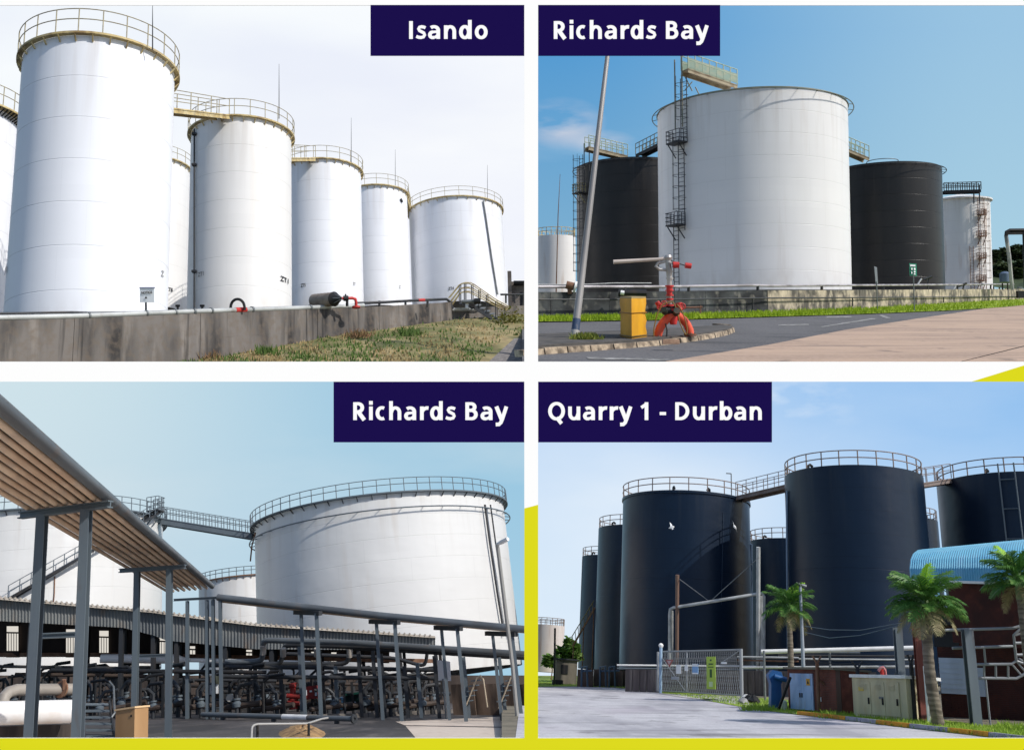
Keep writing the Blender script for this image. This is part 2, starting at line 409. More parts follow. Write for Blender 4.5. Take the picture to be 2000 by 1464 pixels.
# ================================================================== the display board with its four openings
B0 = Bay(0, 0, 1)
YB = 8.0
def bp(px, py, dy=0.0): return B0.at(px, py, YB) + Vector((0, dy, 0))
E_white = emis('glowing_white_print', lin(254, 254, 254)); E_lime = emis('glowing_lime_print', lin(221, 218, 32))  # collage borders as an added board; emission put in to keep its print bright
E_navy = emis('glowing_navy_print', lin(27, 16, 75)); M_edge = mat('board_core', lin(225, 225, 222), .6)
board = thing(B0, 'display_board', 'white collage board with print made to glow, four picture openings and lime yellow shapes', 'display board', bp(1000, 1520))
xs = [-420, -30, 1024, 1051, 2030, 2420]; ys = [-260, 11, 706, 745, 1440, 1740]
mb = MB(); fm = MB()
for i in range(5):
    for j in range(5):
        if i in (1, 3) and j in (1, 3): continue
        a, b, c, d = bp(xs[i], ys[j]), bp(xs[i + 1], ys[j]), bp(xs[i + 1], ys[j + 1]), bp(xs[i], ys[j + 1])
        mb.slab([a, b, c, d], (0, .006, 0)); e = Vector((0, -.002, 0)); fm.poly([a + e, d + e, c + e, b + e])
part(board, 'panel', mb, M_edge); part(board, 'printed_face', fm, E_white)
part(board, 'lime_shape', MB().slab([bp(-420, 1440, -.007), bp(2420, 1440, -.007), bp(2420, 1740, -.007), bp(-420, 1740, -.007)], (0, .0035, 0)), E_lime)
part(board, 'lime_shape', MB().slab([bp(1024, 992, -.007), bp(1051, 985, -.007), bp(1051, 1440, -.007), bp(1024, 1440, -.007)], (0, .0035, 0)), E_lime)
part(board, 'lime_shape', MB().slab([bp(1897, 745, -.007), bp(2110, 679, -.007), bp(2110, 745, -.007)], (0, .0035, 0)), E_lime)
# bold sans letters drawn stroke by stroke (em units, baseline at 0)
def arc(cx, cy, rx, ry, a0, a1, n=14): return [(cx + rx * math.cos(R(a0 + (a1 - a0) * i / n)), cy + ry * math.sin(R(a0 + (a1 - a0) * i / n))) for i in range(n + 1)]
W = .152
GLYPH = {
 'I': (.331, [([(.165, 0), (.165, .714)], W)]), 'i': (.305, [([(.153, 0), (.153, .545)], W), ([(.153, .615), (.153, .765)], W)]),
 'o': (.620, [(arc(.31, .274, .187, .222, 0, 360, 28), 0)]), 'c': (.514, [(arc(.30, .274, .185, .222, 62, 298, 20), 0)]),
 'n': (.657, [([(.155, 0), (.155, .545)], W), (arc(.335, .30, .165, .19, 178, 0) + [(.50, .27), (.50, 0)], 0)]), 'h': (.657, [([(.155, 0), (.155, .76)], W), (arc(.335, .30, .165, .19, 178, 0) + [(.50, .27), (.50, 0)], 0)]),
 'u': (.657, [([(.502, 0), (.502, .545)], W), ([(.155, .545), (.155, .27)] + arc(.32, .25, .165, .195, 180, 362), 0)]),
 'd': (.633, [(arc(.275, .274, .162, .222, 0, 360, 28), 0), ([(.478, 0), (.478, .76)], W)]), 'b': (.633, [(arc(.358, .274, .162, .222, 0, 360, 28), 0), ([(.155, 0), (.155, .76)], W)]),
 'a': (.604, [(arc(.225, .165, .115, .112, 80, 300), 0), ([(.225, .278), (.33, .287), (.45, .295)], .10), ([(.29, .058), (.36, .09), (.43, .15)], .11), (arc(.275, .345, .175, .145, 135, 0, 12) + [(.45, .30), (.45, 0)], 0)]),
 's': (.497, [([(.425, .445), (.36, .475), (.27, .49), (.18, .47), (.142, .405), (.18, .335), (.27, .287), (.36, .24), (.392, .16), (.345, .082), (.24, .056), (.14, .068), (.05, .105)], .125)]),
 'r': (.454, [([(.155, 0), (.155, .545)], W), (arc(.38, .26, .225, .225, 172, 78, 9), .14)]), 'y': (.568, [([(.078, .545), (.295, .02)], .162), ([(.49, .545), (.325, .05), (.262, -.10), (.19, -.17), (.055, -.175)], .15)]),
 'R': (.660, [([(.165, 0), (.165, .714)], W), ([(.165, .655)] + arc(.29, .495, .17, .16, 90, -90) + [(.165, .335)], 0), ([(.30, .33), (.545, 0)], .165)]),
 'B': (.673, [([(.165, 0), (.165, .714)], W), ([(.165, .655)] + arc(.32, .525, .15, .13, 90, -90) + [(.165, .39)], 0), ([(.165, .385)] + arc(.345, .222, .175, .163, 90, -90) + [(.165, .06)], 0)]),
 'D': (.740, [([(.165, 0), (.165, .714)], W), ([(.165, .655)] + arc(.29, .357, .305, .298, 90, -90, 20) + [(.165, .06)], 0)]), 'Q': (.795, [(arc(.395, .357, .272, .308, 0, 360, 32), 0), ([(.40, .10), (.60, -.14)], .15)]),
 '1': (.571, [([(.315, 0), (.315, .714)], W), ([(.34, .655), (.10, .50)], .13)]), '-': (.322, [([(.03, .262), (.292, .262)], .125)]), ' ': (.26, [])}
def glyphmesh(ch, em):
    mb = MB()
    for si, (pts, w_) in enumerate(GLYPH[ch][1]):
        n = len(pts); L, Rr = [], []; closed = n > 4 and math.dist(pts[0], pts[-1]) < 1e-6
        for i, (x, y) in enumerate(pts):
            a, b = (pts[i - 1] if i else (pts[-2] if closed else pts[0])), (pts[i + 1] if i < n - 1 else (pts[1] if closed else pts[-1]))
            tx, ty = b[0] - a[0], b[1] - a[1]; l = math.hypot(tx, ty); nx, ny = -ty / l, tx / l
            hw = (w_ or (.122 + .030 * abs(nx))) / 2; L.append(Vector(((x + nx * hw) * em, (y + ny * hw) * em, si * .0004))); Rr.append(Vector(((x - nx * hw) * em, (y - ny * hw) * em, si * .0004)))
        mb.grid([L, Rr])
    return mb.mesh('letter', E_white)
for (body, x0, y0, x1, y1, tx0, tx1, base, lab) in [
        ('Isando', 724, 11, 1024, 110, 799, 951, 77.5, 'navy caption plaque reading Isando in white letters'),
        ('Richards Bay', 1051, 11, 1406, 110, 1081, 1380, 77.5, 'navy caption plaque reading Richards Bay, in the top row of the board'),
        ('Richards Bay', 652, 745, 1024, 863, 690, 989, 819.5, 'navy caption plaque reading Richards Bay, in the lower row of the board'),
        ('Quarry 1 - Durban', 1051, 745, 1507, 863, 1072, 1487, 819.5, 'navy caption plaque reading Quarry 1 - Durban')]:
    t = thing(B0, 'caption_plaque', lab, 'caption', bp((x0 + x1) / 2, y1), 'navy caption plaques on the board')
    part(t, 'plate', MB().slab([bp(x0, y0, -.012), bp(x1, y0, -.012), bp(x1, y1, -.012), bp(x0, y1, -.012)], (0, .0075, 0)), E_navy)
    tot = sum(GLYPH[ch][0] for ch in body) - .16; em_px = 48.6; sx_ = (tx1 - tx0) / (tot * em_px); cx_ = tx0 - .08 * em_px * sx_
    for ch in body:
        if GLYPH[ch][1]: inst(t, 'letter', glyphmesh(ch, em_px * YB / F), Matrix.Translation(bp(cx_, base, -.0155) - INFO[t.name]) @ Matrix.Rotation(R(90), 4, 'X') @ Matrix.Diagonal((sx_, 1, 1, 1)))
        cx_ += GLYPH[ch][0] * em_px * sx_
# ================================================================== top left: white tanks on a rise behind a concrete bund wall
A = Bay(14.7, 3.6, 8)
skysheet(A, -700, 1037, -300, 900, 200, skymat('overcast_sky', lin(243, 246, 254), lin(236, 239, 252), lin(243, 250, 254), lin(248, 251, 255),
         [(lin(252, 254, 255), .7, 2.2, (1, 1.6, 1), .45, .65, None), (lin(229, 234, 249), .6, 1.7, (1, 2, 1), .52, .7, None)], (.40, .99, .25, .74)))
T_w1 = tankpaint('white_tank_paint', (.86, .87, .90, 1), (.70, .70, .72, 1), (.60, .55, .48, 1), rough=.5, damt=.24, ramt=.2)
T_w2 = tankpaint('cream_tank_paint', (.80, .785, .76, 1), (.66, .64, .60, 1), (.60, .52, .42, 1), rough=.5, damt=.3, ramt=.2)
M_wallc = mat('stained_bund_concrete', lin(112, 106, 101), .85, 0, [(lin(44, 41, 40), .95, 1.1, (1.0, 1.0, .30), .42, .66), (lin(150, 141, 132), .6, 1.6, (1.6, 1.6, .2), .55, .72), (lin(104, 92, 80), .6, 5, (1, 1, 1), .45, .7), (lin(40, 38, 38), .8, 2.6, (1.8, 1.8, .07), .60, .70)], .5, 5)
bund = [(-60, 627, 727, 25.), (150, 622, 724, 27.), (390, 612, 704, 30.), (640, 603, 657, 35.), (760, 597, 640, 37.5), (882, 590, 624, 40.5), (1036, 588, 612, 44.5)]
def wall_pt(x, frac=0., dy=0.):
    yt, yb, Y = lerp_tab(bund, x); return A.at(x, yt + (yb - yt) * frac, Y + dy)
# the bank
front = lambda x: (732, 21.5 + x * .004)
def bank(x, py):
    yt, yb, Y = lerp_tab(bund, x); yf, Yf = front(x); t = (py - yb) / (yf - yb)
    return A.at(x, py, 1 / ((1 - t) / Y + t / Yf))
rows = []
for i in range(25):
    t = i / 24; row = []
    for j in range(75):
        x = -80 + j * 1115 / 74; yb = lerp_tab(bund, x)[1]
        p = bank(x, yb + (732 - yb) * t); row.append(p + Z * (random.uniform(-.05, .05) if 0 < i < 24 else 0))
    rows.append(row)
M_bank = mat('dry_grass_bank', lin(112, 112, 66), .95, 0, [(lin(166, 148, 106), .9, .45, (1, 1, 1), .43, .60), (lin(70, 84, 44), .8, .8, (1, 1, 1), .5, .64), (lin(120, 100, 74), .6, 3.5, (1, 1, 1), .5, .66)], .6, 6)
struct(A, 'grass_bank', MB().grid(rows), M_bank)
back = [[wall_pt(-80 + 1115 * j / 20) + flat(A.at(500, 600, 1)) * (k * 55.) - Z * .8 for j in range(21)] for k in (0, 1)]
struct(A, 'gravel_yard', MB().grid(back), mat('pale_gravel', lin(150, 146, 140), .95, 0, [(lin(110, 106, 100), .6, 3, (1, 1, 1), .4, .6)]))
gv = []
for i in range(9):
    t = i / 8; gv.append([bank(945 + j * 9 + (1 - t) * 60 * (1 - j / 10), 664 + 56 * t) + Z * .07 for j in range(11)])
struct(A, 'gravel_track', MB().grid(gv), mat('grey_gravel', lin(132, 126, 122), .95, 0, [(lin(96, 92, 90), .8, 12, (1, 1, 1), .42, .58), (lin(160, 152, 144), .6, 5, (1, 1, 1), .5, .65)], .8, 25))
def bk(dry):
    def f():
        x = random.uniform(330, 1034); yb = lerp_tab(bund, x)[1]; py = yb + (724 - yb) * random.random() ** .8
        if x > 930 + (720 - py) * .9 and py > 655: return None
        v = math.sin(x * .021 + py * .05) + math.sin(x * .05 - py * .09 + 1) + random.uniform(-1, 1)
        if (v > .2) == dry: return bank(x, py)
    return f
blades(A, 'green_grass', bk(False), 4500, .12, mat('green_blades', lin(92, 116, 52), .8, 0, [(lin(66, 90, 38), .7, 2, (1, 1, 1), .4, .6)], trans=.25), 'green grass growing on the bank below the bund wall')
blades(A, 'dry_grass', bk(True), 5500, .10, mat('straw_blades', lin(168, 148, 104), .85, 0, [(lin(130, 110, 74), .7, 2, (1, 1, 1), .4, .6)], trans=.2), 'straw coloured dry grass on the bank below the bund wall')
# bund wall: cast panels with open joints
wl = thing(A, 'bund_wall', 'long stained grey concrete bund wall with dark vertical joints, below the white tanks', 'wall', wall_pt(390, 1))
J = [-60, 146, 392, 620, 882]
for a, b in zip(J[:-1], J[1:]):
    n = 8; mb = MB(); q = []
    for k in range(n + 1):
        x = a + .45 + (b - a - .9) * k / n; p = wall_pt(x, 0); yt, yb, Y = lerp_tab(bund, x); hh = (yb - yt) * Y / F + .25; q.append((p, hh))
    for (p0, h0), (p1, h1) in zip(q[:-1], q[1:]):
        o = Z.cross(flat(p1 - p0)) * .3
        mb.slab([p0, p1, p1 - Z * h1, p0 - Z * h0], o)
    part(wl, 'wall_panel', mb, M_wallc)
mb = MB()
for a, b in [(j - 4, min(j + 4, 882)) for j in J]:
    p0, p1 = wall_pt(a), wall_pt(b); o = Z.cross(flat(p1 - p0)); yt, yb, Y = lerp_tab(bund, a); h0 = (yb - yt) * Y / F + .2; yt, yb, Y = lerp_tab(bund, b); h1 = (yb - yt) * Y / F + .2
    mb.slab([p0 + o * .08 - Z * .05, p1 + o * .08 - Z * .05, p1 + o * .08 - Z * h1, p0 + o * .08 - Z * h0], o * .15)
part(wl, 'joint_backing', mb, mat('joint_shadow_concrete', lin(46, 44, 42), .9))  # dark concrete backing behind the open panel joints
ret = thing(A, 'retaining_wall', 'short stained low wall end beside the step-over stair', 'wall', A.at(940, 612, 43))
part(ret, 'wall_panel', MB().slab([A.at(884, 602, 41.2), A.at(1035, 596, 46.3), A.at(1035, 636, 46.3), A.at(884, 628, 41.2)], (0.02, .3, 0)), M_wallc)
mb = MB().slab([A.at(884, 601, 41.0), A.at(935, 600, 42.5), A.at(935, 604, 42.5), A.at(884, 605, 41.0)], (0, .5, 0)); part(ret, 'coping', mb, M_white)
# pipes on the wall
M_pipew = mat('weathered_white_pipe', lin(188, 190, 188), .5, .1, [(lin(140, 142, 140), .7, 1.2, (1, 1, 1), .42, .65), (lin(120, 100, 84), .4, 2.5, (1, 1, 1), .6, .72)])
pl = thing(A, 'wall_pipe', 'pale grey pipe with red bands lying along the top of the bund wall', 'pipe', wall_pt(390) + Z * .1)
pth = [wall_pt(x) + Z * .085 + flat(wall_pt(x)) * .06 for x in range(-60, 745, 35)]
part(pl, 'run', MB().path(pth, .08, 10), M_pipew)
def wp(x, dz): return wall_pt(x) + Z * dz + flat(wall_pt(x)) * .06
for a, b in ((459, 480),): part(pl, 'red_band', MB().tube(wp(a, .085), wp(b, .085), .088, 12), M_red)
for x in (173, 286, 343, 380, 412, 492, 606): part(pl, 'clamp', MB().tube(wp(x - 1.6, .085), wp(x + 1.6, .085), .105, 12), M_steel)
p2 = thing(A, 'thin_pipe', 'thin dark pipe running just above the pale pipe on the bund wall', 'pipe', wall_pt(300, 0, 2))
part(p2, 'run', MB().path([A.at(x, 614 - (x + 60) * .0185 + (2 if x > 150 else 0), lerp_tab(bund, x)[2] + 1.2) for x in range(-60, 640, 40)], .045, 8), M_dark)
p3 = thing(A, 'thin_pipe', 'dark grey pipe with a red band rising along the right half of the bund wall', 'pipe', wall_pt(800))
q = [A.at(697, 592, 37.4), A.at(752, 590, 38.2), A.at(820, 586, 39.5), A.at(872, 584, 40.5), A.at(880, 590, 40.7), A.at(884, 604, 40.7)]
part(p3, 'run', MB().path(q, .055, 8), M_dark); part(p3, 'red_band', MB().tube(A.at(817, 586.2, 39.44), A.at(829, 585.5, 39.64), .062, 8), M_red)
for x in (741, 792, 835): part(p3, 'bracket', MB().tube(A.at(x, 587, 38.5), A.at(x, 600, 38.5), .05, 6), M_dark)
# tanks
dk = dict(w=.30, m=M_yellowrust, nb=30, bm=M_yellowrust)
rl = lambda n, h=1.35: dict(h=h, n=n, m=mat('rail_yellow_grey', lin(168, 158, 128), .6, .1, [(lin(120, 110, 96), .6, 3, (1, 1, 1), .45, .6)]), r=.028)
G1 = 'white storage tanks behind the bund wall'
t1 = tank(A, 'a1', 'tallest nearest white tank, at the left of the row above the bund wall', G1, 43, 341, 73, 56, 690, T_w1, deck=dk, rail=rl(22))
t0 = tank(A, 'a0', 'white tank cut off by the left edge, half hidden behind the tallest tank', G1, -190, 40, 196, 66, 640, T_w1, deck=dict(w=.6, m=M_yellowrust, nb=90, bm=M_black), rail=rl(28))
t2 = tank(A, 'a2', 'cream white tank with a dark downpipe at its left side, second tallest in the row', G1, 373, 569, 229, 80, 640, T_w2, deck=dk, rail=rl(22))
t6 = tank(A, 'a6', 'small cream tank seen only through the gap between the two tallest white tanks', G1, 220, 372, 306, 106, 615, T_w2, deck=dk, rail=rl(22))
t3 = tank(A, 'a3', 'white tank third from the tallest, partly behind the cream tank', G1, 552, 705, 311, 106, 615, T_w1, deck=dk, rail=rl(20))
t4 = tank(A, 'a4', 'narrow white tank between the third tank and the wide one at the right end', G1, 672, 795, 362, 122, 612, T_w1, deck=dk, rail=rl(18))
t5 = tank(A, 'a5', 'wide low white tank with a dark drain pipe, at the right end of the row', G1, 799, 980, 384, 126, 612, T_w1, deck=dict(w=.26, m=M_yellowrust, nb=30, bm=M_yellowrust), rail=rl(22, 1.2))
for T, px, y0, y1 in ((t1, 298, 10, 98), (t2, 545, 125, 232), (t3, 686, 230, 318), (t4, 772, 292, 366), (t5, 952, 322, 388)): whip(T, px, y0, y1, M_dark, .035)
def rimrun(Ta, Tb, px_a, px_b): pass
def link(label, Ta, Tb, md=M_yellowrust, mr=None, w_=1.0, n=5, h=1.3, dz=.1, B=A, group=None):
    return gangway(B, label, rimpt(Ta, Tb['c'], .0, dz), rimpt(Tb, Ta['c'], .0, dz), w_, h, n, md, mr or MAT['rail_yellow_grey'], group)
GW = 'gangways joining the white tanks'
link('yellow rusted gangway joining the tallest white tank to the cream tank', t1, t2, group=GW)
link('gangway joining the cream tank to the third white tank', t2, t3, group=GW)
link('gangway joining the narrow white tank to the wide white tank at the right', t4, t5, group=GW)
# pipe down the cream tank, drain on the wide one
def shellpipe(T, pix, r, m, name='downpipe', off=.16, clamps=()):
    pts = [onshell(T, x, y, off)[0] for x, y in pix]; o = part(T['t'], name, MB().path(pts, r, 8), m)
    for i in clamps:
        p = pts[i]; part(T['t'], 'clamp', MB().box(p, .34, .34, .16), M_dark, o)
    return o
shellpipe(t2, [(379.5, y) for y in (252, 262, 322, 430, 530, 606)], .07, M_dark, clamps=(1, 2, 4))
shellpipe(t5, [(944, 392), (950, 430), (960, 500), (972, 575)], .09, M_steel)
shellpipe(t4, [(783, 388), (786, 395)], .12, M_dark, 'nozzle')
M_fad = mat('faded_lettering', lin(150, 148, 146), .7)
shelltext(t1, 'ZT8', 11, 528, 14, M_ink, 14); shelltext(t1, 'Z', 318, 534, 12, M_fad, 4)
shelltext(t2, 'ZT1', 392, 535, 9, M_fad, 14); shelltext(t2, 'ZT1', 556, 546, 10, M_ink, 10)
shelltext(t3, 'ZT5', 592, 557, 7, M_ink, 10); shelltext(t3, 'ZT', 692, 554, 6, M_fad, 4); shelltext(t4, 'Z', 781, 560, 6, M_fad, 3)
shelltext(t5, 'ZT4', 881, 563, 6, M_ink, 11); shelltext(t6, 'ZT8', 331, 565, 8, M_ink, 9)
# notice on a post
ns = thing(A, 'notice_sign', 'small white notice on a post standing on the bund wall', 'sign', A.at(285, 622, 29))
part(ns, 'post', MB().tube(A.at(285, 622, 29), A.at(285, 588, 29), .03, 8), M_dark)
mb = MB().slab([A.at(273, 562, 28.9), A.at(301, 562, 28.9), A.at(301, 590, 28.9), A.at(273, 590, 28.9)], (0, .02, 0)); sg = part(ns, 'board', mb, M_paper)
letters(ns, 'NOTICE', A.at(286.5, 571, 28.88), (1, 0, 0), A.at(286, 560, 28.9) - A.at(286, 571, 28.9), 5 * 29 / F, M_ink, 21 * 29 / F, .03)
part(ns, 'arrow', MB().slab([A.at(285, 578, 28.88), A.at(287.5, 583, 28.88), A.at(282.5, 583, 28.88)], (0, .004, 0)), M_ink)
part(ns, 'cap', MB().slab([A.at(272, 560.5, 28.88), A.at(302, 560.5, 28.88), A.at(302, 562.5, 28.88), A.at(272, 562.5, 28.88)], (0, .03, 0)), mat('blue_grey_strip', lin(150, 152, 176), .6))
# loop pipe and small valves
lp = thing(A, 'vent_loop', 'dark hooped vent pipe rising behind the bund wall near the red band', 'pipe', A.at(464, 606, 31.4))
part(lp, 'hoop', MB().path([A.at(464 + 13.5 * math.cos(a), 600 - 16 * max(0, math.sin(a)) - (0 if a < 3.2 else 0), 31.6) for a in [math.pi * k / 14 for k in range(15)]], .045, 8), M_black)
part(lp, 'leg', MB().tube(A.at(450.5, 606, 31.6), A.at(450.5, 600, 31.6), .05, 8), M_black); part(lp, 'leg', MB().tube(A.at(477.5, 606, 31.6), A.at(477.5, 600, 31.6), .05, 8), M_black)
for x, lab in ((347, 'small dark valve behind the bund wall left of the downpipe'), (395, 'small dark valve behind the bund wall right of the downpipe')):
    v = thing(A, 'hand_valve', lab, 'valve', A.at(x, 606, 31), 'small valves on the bund wall')
    part(v, 'stem', MB().tube(A.at(x, 608, 31), A.at(x, 597, 31), .035, 6), M_black); part(v, 'handle', MB().tube(A.at(x - 4, 597, 31), A.at(x + 4, 597, 31), .04, 6), M_black)
# foam pourer drum with red elbow
fd = thing(A, 'foam_chamber', 'rusty ribbed drum on its side with a dark conical end, lying on the bund wall', 'drum', A.at(640, 600, 34.6))
p0, p1 = A.at(613, 587.5, 35.4), A.at(652, 584, 34.8); ax = (p1 - p0).normalized(); sx = ax.cross(Z).normalized(); sy = sx.cross(ax); L = (p1 - p0).length; AX = (sx, sy, ax)
part(fd, 'drum', MB().lathe(p0, [(.02, 0)] + [(.245 + (.012 if k % 2 else 0), L * k / 12) for k in range(13)] + [(.02, L)], 28, AX), mat('rusty_tin', lin(150, 138, 126), .6, .3, [(lin(112, 96, 84), .7, 3, (1, 1, 1), .4, .65)]))
part(fd, 'end_frame', MB().lathe(p1 - ax * .02, [(.26, 0), (.27, .05), (.10, .28), (.06, .36)], 20, AX), M_black)
for k in range(6):
    a = k * math.pi / 3; e = sx * math.cos(a) + sy * math.sin(a); part(fd, 'strut', MB().tube(p1 + e * .25, p1 + ax * .36 + e * .05, .018, 6), M_steel)
rp = thing(A, 'red_pipe', 'short red pipe with an elbow joining the drum to the pipe on the wall', 'pipe', A.at(695, 602, 35.2))
part(rp, 'elbow', MB().path([A.at(661, 583, 34.9), A.at(676, 582.5, 35), A.at(688, 582, 35.1), A.at(694, 584, 35.2), A.at(695.5, 590, 35.2), A.at(695.5, 600, 35.2)], .055, 10), M_red)
part(rp, 'valve_body', MB().tube(A.at(671, 582.7, 34.97), A.at(680, 582.4, 35.03), .10, 10).tube(A.at(678, 586, 35), A.at(678, 598, 35), .05, 8).tube(A.at(675, 574, 35), A.at(675, 583, 35), .03, 6), M_black)
part(rp, 'flange', MB().lathe(A.at(695.5, 600, 35.2), [(.02, -.02), (.15, -.02), (.15, .03), (.02, .03)], 16), M_red)
# step-over stair
st = thing(A, 'step_over_stair', 'metal step-over stair with hooped handrails crossing the right end of the bund wall', 'stair', A.at(930, 603, 41))
for dy, sh in ((0, 0), (.9, 3)):
    def s(x, y): return A.at(x + sh, y - sh * .6, 41 + dy)
    mb = MB()
    for k in (0, 9, 17):
        mb.path([s(876 + k * .2, 582 + k), s(897, 556 + k), s(905, 553.5 + k), s(916, 553.5 + k), s(923, 557 + k), s(965, 586 + k * .6), s(990, 600 + k * .4)], .022, 6)
    hr = part(st, 'handrail', mb, M_yellowrust)
    for x, a, b in ((897, 557, 594), (907, 554, 592), (921, 556, 594), (935, 566, 602), (950, 576, 612), (968, 588, 625), (985, 600, 634)): part(st, 'post', MB().tube(s(x, a), s(x, b), .024, 6), M_dark, hr)
part(st, 'landing', MB().slab([A.at(897, 592, 41), A.at(925, 592, 41), A.at(928, 589, 42), A.at(900, 589, 42)], Z * -.06), M_dark)
for k in range(9): part(st, 'tread', MB().slab([A.at(928 + k * 9, 596 + k * 5.6, 41), A.at(937 + k * 9, 596 + k * 5.6, 41), A.at(940 + k * 9, 594 + k * 5.6, 41.9), A.at(931 + k * 9, 594 + k * 5.6, 41.9)], Z * -.04), M_steel)
for q_ in (0, .9): part(st, 'stringer', MB().beam(A.at(922 + q_ * 3, 597, 41 + q_), A.at(1008 + q_ * 3, 650, 41 + q_), .05, .16), M_dark)
dr = thing(A, 'pipe_stub', 'grey horizontal pipe end with a white support beside the step-over stair', 'pipe', A.at(920, 602, 40.8))
part(dr, 'run', MB().tube(A.at(902, 589, 40.7), A.at(928, 588, 40.7), .075, 10), M_steel); part(dr, 'valve', MB().tube(A.at(926, 588, 40.6), A.at(938, 587.5, 40.6), .12, 10), M_black)
part(dr, 'support', MB().box(A.at(912, 597, 40.8), .12, .1, .22), M_white); part(dr, 'cradle', MB().box(A.at(923, 598, 40.9), .18, .15, .2), M_black)
hr = thing(A, 'guard_rail', 'low dark rail at the foot of the wide white tank, right of the stair', 'railing', A.at(990, 590, 47))
part(hr, 'rail', MB().tube(A.at(978, 575, 47), A.at(1034, 575, 48), .05, 6), M_dark)
for x in (988, 1005, 1022): part(hr, 'post', MB().tube(A.at(x, 575, 47.3), A.at(x, 592, 47.3), .05, 6), M_dark)
# brick store at the right edge
bs = thing(A, 'brick_store', 'grey brown brick building with a dark flat roof at the right edge behind the stair', 'building', A.at(1010, 610, 70))
M_bk = mat('grey_brown_brick', lin(122, 114, 106), .9, 0, [(lin(92, 84, 78), .7, 2, (1, 1, 1), .42, .6)])
rows_, hh = 14, 2.9
def brickwall(root, P0, P1, h, nrow, bl, m, mort, bh=None):
    P0, P1 = Vector(P0), Vector(P1); d = (P1 - P0); L = d.length; d.normalize(); o = d.cross(Z)
    part(root, 'mortar', MB().slab([P0, P1, P1 + Z * h, P0 + Z * h], -o * .25), mort)
    mb = MB(); rh = h / nrow
    for i in range(nrow):
        x = -(i % 2) * bl / 2
        while x < L:
            a, b = max(0, x) + .008, min(L, x + bl) - .008; x += bl
            if b - a < .03: continue
            z0, z1 = i * rh + .008, (i + 1) * rh - .008; pr = .012 + random.uniform(0, .008)
            mb.slab([P0 + d * a + Z * z0, P0 + d * b + Z * z0, P0 + d * b + Z * z1, P0 + d * a + Z * z1], o * pr)
    part(root, 'brick', mb, m, kind='stuff')
brickwall(bs, A.at(996, 612, 70), A.at(1035, 612, 70), 2.4, 22, .3, M_bk, mat('dark_mortar', lin(80, 76, 72), .9))
part(bs, 'roof', MB().slab([A.at(1003, 548, 69.7), A.at(1035, 548, 69.7), A.at(1035, 552, 69.7), A.at(1003, 552, 69.7)], (0, 5, 0)), M_black)
part(bs, 'side_pier', MB().slab([A.at(991, 529, 69.9), A.at(998.5, 529, 69.9), A.at(1000, 612, 69.9), A.at(993, 612, 69.9)], (0, 1, 0)), M_bk)
bsh = thing(A, 'shrub', 'yellow green weedy shrub below the step-over stair', 'shrub', A.at(1000, 640, 40))
mb = MB()
for _ in range(700):
    p = A.at(min(1033, random.gauss(1000, 18)), random.gauss(630, 12), 40 + random.uniform(-.6, .6)); a = random.uniform(0, 6.28); s_ = .06 * random.uniform(.6, 1.5)
    e = Vector((math.cos(a), math.sin(a), random.uniform(-.5, .5))) * s_; g = Vector((-math.sin(a), math.cos(a), random.uniform(.2, 1))) * s_ * .6; mb.add([p - e, p + g, p + e, p - g], [(0, 1, 2, 3)])
part(bsh, 'foliage', mb, mat('yellow_weed', lin(138, 130, 62), .8, 0, [(lin(90, 100, 46), .8, 4, (1, 1, 1), .4, .6)], trans=.25))

for i, (x, py, lab) in enumerate(((405, 698, 'low dry weed tuft at the foot of the bund wall, leftmost'), (520, 688, 'green weed tuft close to the bund wall below the drum'), (700, 655, 'reddish dry weed tuft at the wall foot below the red elbow'), (800, 650, 'green weed tuft on the bank near the end of the bund wall'))):
    wt_ = thing(A, 'weed_clump', lab, 'weeds', bank(x, py), 'weed tufts along the bund wall'); mb = MB()
    for _ in range(220):
        p = bank(x + random.gauss(0, 12), py + random.uniform(-1, 7)); a = random.uniform(0, 6.28); e = Vector((math.cos(a), math.sin(a), 0)); h_ = .28 * random.uniform(.2, 1.2); mb.add([p - e * .03, p + e * .03, p + Vector((random.gauss(0, .1), random.gauss(0, .1), h_))], [(0, 1, 2)])
    part(wt_, 'foliage', mb, MAT['green_blades'] if i % 2 else mat('red_brown_weed', lin(140, 104, 76), .85, 0, [(lin(110, 104, 60), .7, 3, (1, 1, 1), .42, .6)], trans=.2))
# ================================================================== top right: white and black tanks beyond a road, fire monitor in front
Bq = Bay(3.6, 0, 8, [(1051, 562), (2000, 562)], 1.6)
skysheet(Bq, 1037, 2800, -300, 760, 215, skymat('blue_sky', lin(130, 178, 208), lin(170, 208, 226), lin(80, 153, 210), lin(154, 196, 226),
         [(lin(226, 222, 228), .75, 9, (1, 2.2, 1), .38, .62, (.035, .49, .05, .05)), (lin(215, 216, 226), .7, 12, (1, 2.4, 1), .40, .62, (.075, .455, .045, .025)), (lin(190, 216, 234), .35, 3, (1, 4, 1), .5, .75, (.06, .44, .16, .06))], (.008, .546, .19, .66)))
g = lambda x, y, l=0.: Bq.gr(x, y, l)
def gquad(name, pts, lift, m, t=0):
    return struct(Bq, name, MB().poly([g(x, y, lift) for x, y in pts]), m)
M_asph = mat('weathered_asphalt', lin(92, 91, 93), .9, 0, [(lin(76, 76, 78), .7, .35, (1, .25, 1), .4, .62), (lin(128, 124, 120), .5, 14, (1, 1, 1), .45, .6), (lin(62, 62, 64), .6, 1.1, (.3, 1, 1), .56, .68)], .4, 20)
